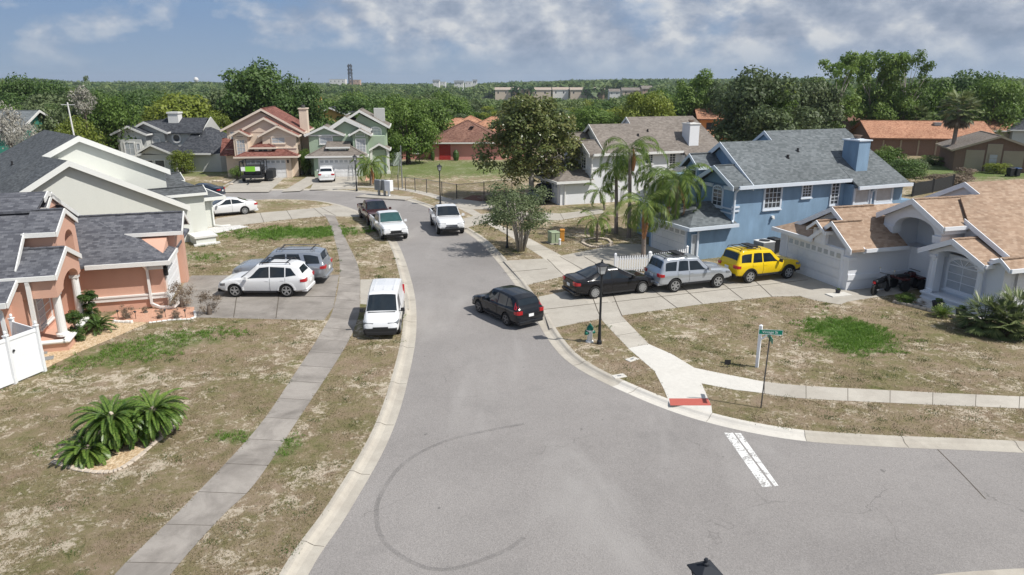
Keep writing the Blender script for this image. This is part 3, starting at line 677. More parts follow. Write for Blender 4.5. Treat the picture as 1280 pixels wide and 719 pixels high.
# ---------------- house kit ----------------
class House:
    def __init__(s, name, label, cat, loc, deg, wall, trim, roof, group=None):
        s.t = thing(name, label, cat, (loc[0], loc[1], 0), deg, group)
        s.wm, s.tm, s.rm = M[wall], M[trim], M[roof]
        s.w = MB(); s.r = MB(); s.f = MB(); s.g = MB()
    def wall(s, x0, x1, y0, y1, z1, z0=-.4): s.w.box(x0, x1, y0, y1, z0, z1)
    def cap(s, p, q):
        p, q = Vector(p), Vector(q); n = max(1, int((q-p).length/.3)); rg = random.Random(3)
        for k in range(n): a, c = p.lerp(q, k/n), p.lerp(q, (k+.94)/n); dz = Vector((0, 0, rg.uniform(-.004, .008))); s.r.bar(a+dz, c+dz, .24, .05)
    def gx(s, x0, x1, y0, yr, y1, ze, zr, ze1=None, rake=(1, 0), eave=(1, 1), t=.13, tri=None, rh=.24, z_in=.05):
        """gable roof, ridge along x; rake boards at x0/x1; tri: x positions of gable-end walls"""
        ze1 = ze if ze1 is None else ze1
        s.r.slab([(x0, y0, ze), (x1, y0, ze), (x1, yr, zr), (x0, yr, zr)], t)
        s.r.slab([(x0, y1, ze1), (x0, yr, zr), (x1, yr, zr), (x1, y1, ze1)], t)
        s.cap((x0+.02, yr, zr), (x1-.02, yr, zr))
        for k, x, sg in ((0, x0, -1), (1, x1, 1)):
            if rake[k]:
                for ya, za in ((y0, ze), (y1, ze1)):
                    s.f.prism([(x+sg*.012, ya, za+.02), (x+sg*.012, yr, zr+.02), (x+sg*.012, yr, zr-rh), (x+sg*.012, ya, za-rh)], (sg*.05, 0, 0))
        for k, y, z, sg in ((0, y0, ze, -1), (1, y1, ze1, 1)):
            if eave[k]: s.f.box(x0-.0, x1+.0, min(y, y+sg*.09), max(y, y+sg*.09), z-.17, z+.015)
        for x in (tri or []):
            i = .3
            s.w.prism([(x, y0+i, ze-t-.0), (x, yr, zr-t-.02), (x, y1-i, ze1-t-.0)], (.14, 0, 0))
    def gy(s, y0, y1, x0, xr, x1, ze, zr, ze1=None, rake=(1, 0), eave=(1, 1), t=.13, tri=None, rh=.24):
        ze1 = ze if ze1 is None else ze1
        s.r.slab([(x0, y0, ze), (x0, y1, ze), (xr, y1, zr), (xr, y0, zr)], t)
        s.r.slab([(x1, y0, ze1), (xr, y0, zr), (xr, y1, zr), (x1, y1, ze1)], t)
        s.cap((xr, y0+.02, zr), (xr, y1-.02, zr))
        for k, y, sg in ((0, y0, -1), (1, y1, 1)):
            if rake[k]:
                for xa, za in ((x0, ze), (x1, ze1)):
                    s.f.prism([(xa, y+sg*.012, za+.02), (xr, y+sg*.012, zr+.02), (xr, y+sg*.012, zr-rh), (xa, y+sg*.012, za-rh)], (0, sg*.05, 0))
        for k, x, z, sg in ((0, x0, ze, -1), (1, x1, ze1, 1)):
            if eave[k]: s.f.box(min(x, x+sg*.09), max(x, x+sg*.09), y0, y1, z-.17, z+.015)
        for y in (tri or []):
            s.w.prism([(x0+.3, y, ze-t), (xr, y, zr-t-.02), (x1-.3, y, ze1-t)], (0, .14, 0))
    def hip(s, x0, x1, y0, y1, ze, pitch, sides='wesn', t=.13, eave=True):
        """hip roof on a rectangle"""
        w = x1-x0; d = y1-y0; h = min(w, d)/2; zr = ze+h*pitch
        if w >= d: a, b = (x0+h, (y0+y1)/2, zr), (x1-h, (y0+y1)/2, zr)
        else: a, b = ((x0+x1)/2, y0+h, zr), ((x0+x1)/2, y1-h, zr)
        c = [(x0, y0, ze), (x1, y0, ze), (x1, y1, ze), (x0, y1, ze)]
        if w >= d: P = [[c[0], c[1], b, a], [c[2], c[3], a, b], [c[3], c[0], a], [c[1], c[2], b]]
        else: P = [[c[0], c[1], a], [c[2], c[3], b], [c[3], c[0], a, b], [c[1], c[2], b, a]]
        for p in P: s.r.slab(p, t)
        s.cap(a, b)
        for cc in c: e_ = a if (Vector(cc)-Vector(a)).length < (Vector(cc)-Vector(b)).length else b; s.cap(cc, e_)
        if eave:
            s.f.box(x0-.09, x1+.09, y0-.09, y0, ze-.17, ze+.015); s.f.box(x0-.09, x1+.09, y1, y1+.09, ze-.17, ze+.015)
            s.f.box(x0-.09, x0, y0, y1, ze-.17, ze+.015); s.f.box(x1, x1+.09, y0, y1, ze-.17, ze+.015)
        return zr
    def pane(s, ax, c, a0, a1, z0, z1, sg, nx=2, nz=3, glass='glass', trim=None, fw=.10, arch=False, name='window', sill=True, mw=.035):
        """window on plane ax=c, outward sign sg: glass pane with a frame, muntins and a sill"""
        tm = trim or s.tm
        def bx(mb, u0, u1, d0, d1, w0, w1):
            d0, d1 = sorted((c+sg*d0, c+sg*d1))
            if ax == 'x': mb.box(d0, d1, u0, u1, w0, w1)
            else: mb.box(u0, u1, d0, d1, w0, w1)
        g = MB(); bx(g, a0, a1, .01, .035, z0, z1)
        r = (a1-a0)/2; mid = (a0+a1)/2
        if arch:
            poly = [(mid+r*math.cos(t), z1+.45*r*math.sin(t)) for t in np.linspace(0, math.pi, 13)]
            pp = [((c+sg*.01, u, w) if ax == 'x' else (u, c+sg*.01, w)) for u, w in poly]
            g.prism(pp, (sg*.025, 0, 0) if ax == 'x' else (0, sg*.025, 0))
        o = g.build(name, M[glass], s.t)
        f = MB()
        bx(f, a0-fw, a0, .0, .07, z0-fw, z1+(0 if arch else fw)); bx(f, a1, a1+fw, .0, .07, z0-fw, z1+(0 if arch else fw)); bx(f, a0, a1, .0, .07, z0-fw, z0)
        if arch:
            rr = r+fw/2; prev = None
            for t in np.linspace(0, math.pi, 13):
                q = (mid+rr*math.cos(t), z1+.5*rr*math.sin(t)); q3 = (c+sg*.035, q[0], q[1]) if ax == 'x' else (q[0], c+sg*.035, q[1])
                if prev: f.bar(prev, q3, fw, .07, up=(sg, 0, 0) if ax == 'x' else (0, sg, 0))
                prev = q3
            for t in np.linspace(0, math.pi, 6)[1:-1]:
                a = (mid, z1); q = (mid+r*math.cos(t), z1+.5*r*math.sin(t))
                a3, q3 = ((c+sg*.045, a[0], a[1]), (c+sg*.045, q[0], q[1])) if ax == 'x' else ((a[0], c+sg*.045, a[1]), (q[0], c+sg*.045, q[1]))
                f.bar(a3, q3, .04)
            bx(f, a0, a1, .035, .06, z1-.03, z1+.03)
        else: bx(f, a0, a1, .0, .07, z1, z1+fw)
        for i in range(1, nx): u = a0+(a1-a0)*i/nx; bx(f, u-mw/2, u+mw/2, .035, .055, z0, z1)
        for i in range(1, nz): w = z0+(z1-z0)*i/nz; bx(f, a0, a1, .035, .052, w-mw/2, w+mw/2)
        f.build('frame', tm, o)
        if sill:
            b = MB(); bx(b, a0-fw-.04, a1+fw+.04, .0, .12, z0-fw-.07, z0-fw-.004); b.build('sill', tm, o)
        return o
    def garage(s, ax, c, a0, a1, h, sg, rows=4, cols=8, lites=True, m='garage_white', name='garage_door'):
        def bx(mb, u0, u1, d0, d1, w0, w1):
            d0, d1 = sorted((c+sg*d0, c+sg*d1))
            if ax == 'x': mb.box(d0, d1, u0, u1, w0, w1)
            else: mb.box(u0, u1, d0, d1, w0, w1)
        g = MB(); rh = h/rows; cw = (a1-a0)/cols
        for i in range(rows):
            bx(g, a0, a1, .004, .03, i*rh+.008, (i+1)*rh-.008)
            if i < rows-1 or not lites:
                for j in range(cols): bx(g, a0+j*cw+.08, a0+(j+1)*cw-.08, .03, .045, i*rh+.09, (i+1)*rh-.09)
        o = g.build(name, M[m], s.t)
        f = MB(); bx(f, a0-.14, a0, .0, .07, 0, h+.14); bx(f, a1, a1+.14, .0, .07, 0, h+.14); bx(f, a0, a1, .0, .07, h, h+.14); f.build('frame', s.tm, o)
        if lites:
            for j in range(cols): l = MB(); bx(l, a0+j*cw+.09, a0+(j+1)*cw-.09, .03, .04, h-rh+.12, h-.12); l.build('pane', M['glass_curtain'], o)
        return o
    def spout(s, pts, m=None, r=.05, name='downspout'):
        b = MB()
        for p, q in zip(pts, pts[1:]): b.bar(p, q, r*2, r*2)
        return b.build(name, m or s.tm, s.t)
    def part(s, name, mb, m, parent=None, **k): return mb.build(name, M[m] if isinstance(m, str) else m, parent or s.t, **k)
    def vents(s, pts):
        for x, y, z, r in pts:
            b = MB(); b.lathe([(r*1.5, -.05), (r*1.5, .02), (r, .04), (r, .22)], (x, y, z), 10); b.build('roof_vent', M['plastic'], s.t)
    def done(s):
        if s.w.v: s.w.build('wall', s.wm, s.t)
        if s.r.v: s.r.build('roof', s.rm, s.t, uv=True)
        if s.f.v: s.f.build('fascia', s.tm, s.t)
        return s.t
# ================= peach house, left foreground =================
def peach():
    h = House('peach_house', 'peach stucco house with dark shingle roof, stepped gables and a columned porch, left foreground', 'house', (-17.09, 33.57), 17, 'peach', 'white_trim', 'shingle_slate')
    # garage wing
    h.w.prism([(0, 0, -.4), (0, 0, 2.35), (0, 2.5, 3.1), (0, 4.9, 3.1), (0, 5.9, 2.35), (0, 5.9, -.4)], (-7, 0, 0))
    h.r.slab([(.36, -.42, 2.42), (-3.76, 3.7, 4.08), (-8, 3.7, 4.08), (-8, -.42, 2.42)], .13)
    h.r.slab([(.36, -.42, 2.42), (.36, 7.8, 2.42), (-3.76, 3.7, 4.08)], .13)
    h.r.slab([(.36, 7.8, 2.42), (-8, 7.8, 2.42), (-8, 3.7, 4.08), (-3.76, 3.7, 4.08)], .13)
    h.f.box(-3.2, .36, -.53, -.42, 2.24, 2.44); h.f.box(.36, .45, -.53, 2.4, 2.24, 2.44)
    # raised gable over the garage front
    h.wall(-3.6, .32, 2.55, 4.85, 3.3, 2.2)
    h.gx(-4.2, .72, 2.3, 3.7, 5.1, 3.32, 4.12, rake=(0, 1), tri=[.18], rh=.2)
    h.wall(.02, .38, 4.55, 5.35, 2.9)       # peach pier beside the door
    h.garage('x', .0, .55, 4.2, 2.1, 1)
    b = MB(); b.box(-3.7, .05, -.10, .02, .50, .74); b.box(-3.7, .03, -.14, .0, .69, .76); b.box(.0, .08, -.12, .4, .50, .75); h.part('band', b, 'white_trim')
    b = MB(); b.box(-.75, .04, -.07, .0, 1.95, 2.12); h.part('band', b, 'white_trim')
    h.spout([(-.72, -.5, 2.3), (-.66, -.12, 2.0), (-.66, -.12, .25), (-.3, -.3, .10), (.35, -.5, .10), (.6, -.3, .3)], r=.055)
    b = MB(); b.box(.03, .18, .15, .38, 1.55, 1.95); b.tbox(.105, .265, 1.95, 2.05, .1, .14, .02, .02); h.part('wall_lantern', b, 'black_metal')
    # porch block
    h.gx(-6.2, -3.0, -5.42, -3.5, -1.58, 3.24, 4.02, rake=(0, 1), tri=[], rh=.2)
    A = [(-3.06, -5.3, 3.1), (-3.06, -3.5, 3.86), (-3.06, -1.7, 3.1), (-3.06, -1.7, 2.5)]
    arch = [(-3.06, -3.25+1.15*math.cos(t), 2.42+.52*math.sin(t)) for t in np.linspace(0, math.pi, 11)]
    h.w.prism(A+arch+[(-3.06, -5.3, 2.3)], (-.32, 0, 0))
    h.wall(-7, -4.3, -5.3, -1.5, 3.08)                      # solid wall left of the opening
    h.w.box(-4.3, -3.38, -5.3, -5.0, 2.3, 3.08)             # south beam
    h.w.box(-4.3, -3.4, -1.75, -1.45, -.4, 3.08)
    h.w.box(-5.0, -3.0, -5.3, -1.6, -.4, .34)                # plinth
    b = MB(); b.box(-5.5, -3.0, -5.42, -5.2, .34, .5); b.box(-3.2, -2.88, -5.42, -1.4, .34, .5); h.part('band', b, 'white_trim', bevel=.06)
    for y in (-4.75, -1.95):
        b = MB(); b.lathe([(.25, 0), (.25, .1), (.18, .16), (.165, 1.0), (.15, 1.9)], (-3.28, y, .5), 14); b.box(-3.46, -3.1, y-.18, y+.18, .5, .6); b.box(-3.45, -3.11, y-.17, y+.17, 2.28, 2.42)
        h.part('column', b, 'white_trim')
    h.pane('x', -4.3, -4.1, -2.5, .75, 2.1, 1, 2, 4, 'glass_curtain', M['white_trim'])
    h.spout([(-4.0, -5.45, 3.05), (-4.0, -5.42, 2.9), (-4.0, -5.42, .35), (-3.85, -5.75, .12)], r=.07)
    # tall entry block with an arched niche
    h.gx(-4.55, -3.3, -3.35, -1.72, -.1, 4.62, 5.36, rake=(0, 1), tri=[], rh=.2)
    face = [(-3.36, -3.2, 4.5), (-3.36, -1.72, 5.2), (-3.36, -.25, 4.5), (-3.36, -.25, 2.9)]
    arch = [(-3.36, -1.45+.62*math.cos(t), 3.95+.42*math.sin(t)) for t in np.linspace(0, math.pi, 11)]
    h.w.prism(face+[(-3.36, -.83, 2.9)]+arch+[(-3.36, -2.07, 2.9), (-3.36, -3.2, 2.9)], (-.9, 0, 0))
    h.wall(-4.9, -4.26, -3.2, -.25, 4.48); h.r.slab([(-9, -1.72, 5.3), (-4.5, -1.72, 5.34), (-4.5, -1.0, 5.25), (-9, -1.0, 5.2)], .1)
    # main body
    h.wall(-22, -4.75, -6.5, 8, 2.5)
    h.r.slab([(-24, -6.85, 2.62), (-4.35, -6.85, 2.62), (-4.35, -3.3, 4.06), (-24, -3.3, 4.06)], .13)
    h.r.slab([(-24, -5.0, 3.44), (-4.5, -5.0, 3.44), (-4.5, -3.35, 4.64), (-24, -3.35, 4.64)], .16)
    h.r.slab([(-24, -3.35, 4.64), (-4.5, -3.35, 4.64), (-4.5, .6, 5.85), (-24, .6, 5.85)], .13)
    h.r.slab([(-24, .6, 5.85), (-4.5, .6, 5.85), (-4.5, 8.3, 2.62), (-24, 8.3, 2.62)], .13)
    for A_, B_ in (((-6.85, 2.62), (-5.3, 3.25)), ((-5.0, 3.44), (-3.35, 4.64)), ((.0, 5.62), (.6, 5.85)), ((8.3, 2.62), (.6, 5.85))):
        xx = -4.338 if A_[0] < -6 else -4.488
        h.f.prism([(xx, A_[0], A_[1]+.02), (xx, B_[0], B_[1]+.02), (xx, B_[0], B_[1]-.2), (xx, A_[0], A_[1]-.2)], (.05, 0, 0))
    h.f.box(-24, -4.35, -6.95, -6.85, 2.44, 2.64)
    h.w.prism([(-4.75, -6.3, 2.4), (-4.75, -3.3, 4.4), (-4.75, .6, 5.6), (-4.75, 8, 2.4)], (-.14, 0, 0))
    h.gx(-9, -4.5, .1, 1.15, 2.2, 5.15, 5.72, rake=(0, 1), tri=[-4.7], rh=.18)
    h.spout([(-4.75, -6.95, 2.5), (-4.66, -6.62, 2.2), (-4.62, -6.62, .3)], r=.06)
    h.vents([(-7.5, -3.0, 4.4, .06)])
    h.done()
peach()
# ================= sage house with the big white gables =================
def sage():
    h = House('sage_house', 'pale sage stucco house with two tall white-edged gables and grey shingle roof', 'house', (-22.92, 53.95), 38, 'sage', 'sage_trim', 'shingle_charcoal')
    # near tall gable
    h.w.prism([(-13.5, -4.5, -.4), (-13.5, -4.5, 3.35), (-9.5, -4.5, 5.86), (-3.3, -4.5, 2.6), (-2.7, -4.5, 2.25), (-2.7, -4.5, -.4)], (0, 6, 0))
    h.r.slab([(-2.8, -4.85, 2.55), (-9.5, -4.85, 6.06), (-10.45, -.45, 6.04)], .13); h.r.slab([(-2.8, -4.85, 2.55), (-10.45, -.45, 6.04), (-2.8, 3.0, 2.55)], .13)
    h.r.slab([(-9.5, -4.85, 6.06), (-10.45, -.45, 6.04), (-12.45, -4.85, 4.25)], .13); h.r.slab([(-10.45, -.45, 6.04), (-17, 8.8, 3.1), (-17, -3, 2.4), (-12.45, -4.85, 4.25)], .13)
    h.r.slab([(-12.45, -4.85, 4.25), (-17, -3, 2.4), (-17, -8.5, 1.9), (-13.6, -8.5, 3.3)], .13)
    for A_, B_ in (((-12.45, 4.25), (-9.5, 6.06)), ((-2.8, 2.55), (-9.5, 6.06))):
        h.f.prism([(A_[0], -4.862, A_[1]+.02), (B_[0], -4.862, B_[1]+.02), (B_[0], -4.862, B_[1]-.36), (A_[0], -4.862, A_[1]-.36)], (0, -.05, 0))
    # back tall gable
    h.w.prism([(-11.5, -.2, -.4), (-11.5, -.2, 5.2), (-8.2, -.2, 7.02), (-3.1, -.2, 4.5), (-3.1, -.2, -.4)], (0, 5, 0))
    h.r.slab([(-2.8, -.5, 4.6), (-8.2, -.5, 7.24), (-9.2, 8.8, 7.24), (-2.8, 8.8, 4.6)], .13)
    h.r.slab([(-8.2, -.5, 7.24), (-10.45, -.5, 6.04), (-17, 8.8, 3.1), (-9.2, 8.8, 7.24)], .13)
    for A_, B_ in (((-10.45, 6.04), (-8.2, 7.24)), ((-2.8, 4.6), (-8.2, 7.24))):
        h.f.prism([(A_[0], -.512, A_[1]+.02), (B_[0], -.512, B_[1]+.02), (B_[0], -.512, B_[1]-.36), (A_[0], -.512, A_[1]-.36)], (0, -.05, 0))
    # garage wing
    h.wall(-6, 0, 0, 6.2, 2.15)
    h.r.slab([(.8, -.4, 2.3), (.8, 6.5, 2.3), (-2.4, 3.0, 3.9)], .13)
    h.r.slab([(.8, -.4, 2.3), (-2.4, 3.0, 3.9), (-6, 3.0, 3.9), (-6, -.4, 2.3)], .13)
    h.r.slab([(.8, 6.5, 2.3), (-6, 6.5, 2.3), (-6, 3.0, 3.9), (-2.4, 3.0, 3.9)], .13)
    h.f.box(-1.4, .9, -.52, -.4, 2.1, 2.34); h.f.box(.8, .92, -.4, 6.5, 2.1, 2.34)
    h.wall(-3.4, -.9, -1.3, .2, 2.9); h.gx(-4.5, -.75, -1.6, -.7, .2, 2.9, 3.35, rake=(0, 1), rh=.2)
    h.wall(-4, -1.2, 3.6, 5.6, 3.3, 2.2); h.gx(-5, -1.0, 3.4, 4.6, 5.8, 3.3, 3.8, rake=(0, 1), rh=.2)
    h.wall(-3.4, -2.7, -4.46, -1.4, 2.35)
    h.wall(-3.0, -1.7, -6.2, -4.52, .5); b = MB(); b.box(-3.1, -1.6, -6.3, -4.55, .5, .62); b.box(-3.2, -1.5, -6.4, -6.2, -.1, .12); h.part('band', b, 'white_trim')
    h.garage('x', .0, .6, 5.4, 1.95, 1)
    h.spout([(.05, -.45, 2.2), (-.08, -.10, 1.95), (-.08, -.10, .15), (.3, -.4, .08), (1.0, -.5, .08)], r=.05)
    h.vents([(-5.5, 1.5, 4.6, .07), (-12, 2, 5.4, .06)])
    h.done()
sage()
# ================= the two-storey plan shared by the blue and the white house =================
def two_storey(name, label, loc, deg, wall, trim, roof, blue=True):
    h = House(name, label, 'house', loc, deg, wall, trim, roof)
    gx1 = 3.0
    h.wall(0, 3.0, 0, 4.55, 2.08)
    # garage hip roof
    h.r.slab([(-.48, -.42, 2.16), (3.2, -.42, 2.16), (3.2, .5, 2.5), (1.9, 2.2, 3.25)], .12)
    h.r.slab([(-.48, -.42, 2.16), (1.9, 2.2, 3.25), (-.48, 4.9, 2.16)], .12)
    h.r.slab([(-.48, 4.9, 2.16), (1.9, 2.2, 3.25), (3.3, 2.2, 3.25), (3.3, 4.9, 2.16)], .12)
    h.r.slab([(3.3, .4, 2.52), (3.3, 2.2, 3.25), (1.9, 2.2, 3.25)], .12)
    h.f.box(-.58, 3.2, -.53, -.42, 1.98, 2.19); h.f.box(-.6, -.48, -.42, 4.9, 1.98, 2.19)
    h.garage('x', .0, .55, 4.1, 1.85, -1, cols=6)
    # entry wing beyond the garage
    h.wall(1.6, 4, 4.55, 8.6, 2.7); h.r.slab([(1.2, 4.5, 2.7), (1.2, 9, 2.7), (3.6, 9, 3.7), (3.6, 4.5, 3.7)], .12); h.f.box(1.1, 1.2, 4.5, 9, 2.54, 2.73)
    # upper storeys
    h.w.prism([(3.0, 0, -.4), (3.0, 0, 4.5), (3.0, 3.2, 4.5), (3.0, 3.2, -.4)], (1.6, 0, 0))
    h.wall(3.9, 12.3, .003, 8, 4.4); h.wall(3.9, 5, 3.2, 6.6, 4.4)
    h.wall(12.3, 17.0, -.7, 8, 4.15)
    h.gx(2.62, 8, -.42, 1.6, 3.62, 4.5, 5.62, rake=(1, 0), eave=(0, 0), tri=[3.0], rh=.26)      # near front gable
    h.r.slab([(3.4, -.42, 4.5), (12.4, -.42, 4.5), (12.4, 3.15, 6.92), (4.2, 3.15, 6.92), (4.2, -.2, 4.65), (3.4, -.2, 4.65)], .13)
    h.r.slab([(4.2, 3.15, 6.92), (12.4, 3.15, 6.92), (12.4, 6.8, 4.5), (4.2, 6.8, 4.5)], .13)
    h.w.prism([(4.5, -.1, 4.4), (4.5, 3.15, 6.7), (4.5, 6.5, 4.4)], (.15, 0, 0))
    for ya, za in ((-.42, 4.5), (6.8, 4.5)):
        h.f.prism([(4.19, ya, za+.02), (4.19, 3.15, 6.94), (4.19, 3.15, 6.62), (4.19, ya, za-.3)], (-.05, 0, 0))
    h.r.slab([(8.6, 3.0, 6.82), (16.1, 3.0, 6.82), (16.1, 4.0, 7.48), (8.6, 4.0, 7.48)], .14)
    h.r.slab([(8.6, 4.0, 7.48), (16.1, 4.0, 7.48), (16.1, 8.4, 4.4), (8.6, 8.4, 4.4)], .14)
    h.r.slab([(12.35, -1.12, 4.06), (17.2, -1.12, 4.06), (16.1, 4.0, 7.47), (12.35, 4.0, 7.47)], .14)
    h.f.prism([(8.58, 2.6, 6.5), (8.58, 4.0, 7.5), (8.58, 4.0, 7.25), (8.58, 2.6, 6.3)], (-.05, 0, 0)); h.f.prism([(8.58, 5.4, 6.5), (8.58, 4.0, 7.5), (8.58, 4.0, 7.25), (8.58, 5.4, 6.3)], (-.05, 0, 0))
    h.w.prism([(8.7, 2.9, 6.6), (8.7, 4.0, 7.3), (8.7, 5.2, 6.6)], (.1, 0, 0))
    h.r.slab([(16.1, 4.0, 7.47), (17.2, -1.12, 4.06), (19.6, 1.2, 2.9), (20.3, 6.5, 2.6), (17.5, 8.4, 4.2)], .14) if False else None
    h.r.slab([(17.2, -1.12, 4.04), (16.1, 4.0, 7.44), (21.0, 4.4, 2.6)], .14); h.r.slab([(16.1, 4.0, 7.44), (16.1, 8.4, 4.4), (21.0, 4.4, 2.6)], .14)
    h.wall(17.0, 20.0, .8, 6.5, 2.5)
    h.f.box(3.0, 12.36, -.54, -.42, 4.32, 4.53); h.f.box(12.3, 17.3, -1.24, -1.12, 3.88, 4.09)
    # front dormer bump
    h.wall(2.8, 4.6, 3.35, 4.75, 5.3, 2.5); h.gx(2.5, 4.8, 3.1, 4.05, 5.0, 5.35, 6.15, rake=(1, 0), tri=[2.8], rh=.2)
    # windows on the long wall
    h.pane('y', -.0, 5.5, 6.75, 2.95, 4.22, -1, 4, 4, 'glass', fw=.13)
    h.pane('y', -.0, 8.6, 9.3, 3.5, 4.22, -1, 3, 4, 'glass', fw=.1)
    h.pane('y', -.0, 11.15, 11.75, 2.85, 4.22, -1, 2, 6, 'glass', fw=.09)
    h.pane('y', -.7, 12.55, 13.75, 2.9, 3.75, -1, 1, 1, 'glass_curtain', fw=.16); h.pane('y', -.7, 14.5, 15.9, 2.9, 3.75, -1, 1, 1, 'glass_curtain', fw=.16)
    h.pane('x', 3.0, 1.05, 1.9, 3.1, 4.1, -1, 2, 4, 'glass', arch=True, fw=.1)
    h.pane('x', 2.8, 3.6, 4.5, 4.5, 5.1, -1, 1, 1, 'glass', arch=True, fw=.08, sill=False)
    for bx_ in ((2.9, 3.35, -.06, .9, 4.19, 4.42), (2.9, 3.0, 2.02, 3.25, 4.2, 4.42), (2.9, 3.5, -.07, -.003, 3.1, 3.22), (2.9, 3.5, -.07, -.003, 2.85, 2.97), (2.9, 3.0, .01, 1.1, 3.0, 3.08), (2.9, 3.0, .01, 1.3, 2.72, 2.8)):
        b = MB(); b.box(*bx_); h.part('band', b, trim)
    # chimney
    b = MB(); b.box(13.3, 14.35, .15, 1.45, 4.4, 6.9); h.part('chimney', b, wall); b2 = h.t.children[-1]
    b = MB(); b.box(13.22, 14.43, .07, 1.53, 6.9, 6.98); b.box(13.5, 14.1, .5, 1.1, 6.98, 7.03); c = b.build('chimney_cap', h.tm, b2)
    b = MB(); b.lathe([(.16, 0), (.30, .22), (.28, .24), (.1, .04)], (13.8, .8, 7.03), 10); b.build('flue_cowl', M['dead_wood'], b2)
    h.spout([(3.0, -.5, 4.4), (3.02, -.12, 4.1), (3.02, -.12, 2.35), (2.8, -.35, 2.25)], r=.05)
    h.spout([(.5, -.48, 2.05), (.42, -.10, 1.85), (.42, -.10, .05)], r=.045)
    h.spout([(14.1, -1.15, 3.9), (13.95, -.8, 3.6), (13.95, -.8, .3)], r=.05)
    h.vents([(8.6, 1.6, 5.85, .09), (9.9, 2.1, 6.2, .08)])
    if blue:
        h.pane('y', 0, .05, .5, .3, 1.62, -1, 1, 1, 'glass_curtain', fw=.05, name='side_window')
        b = MB(); b.box(6.15, 6.35, -.14, 0, 2.28, 2.40); b.tbox(6.25, -.16, 2.2, 2.3, .07, .05, .05, .05); h.part('wall_light', b, 'white_trim')
    h.done(); return h.t
two_storey('blue_house', 'large blue stucco two-storey house with grey shingle roof and blue chimney', (11.09, 43.02), 23, 'blue', 'blue_trim', 'shingle_grey')
two_storey('white_house', 'pale grey two-storey house with taupe shingle roof behind the queen palms', (4.35, 63.78), 20, 'pale_stucco', 'white_trim', 'shingle_taupe', False)
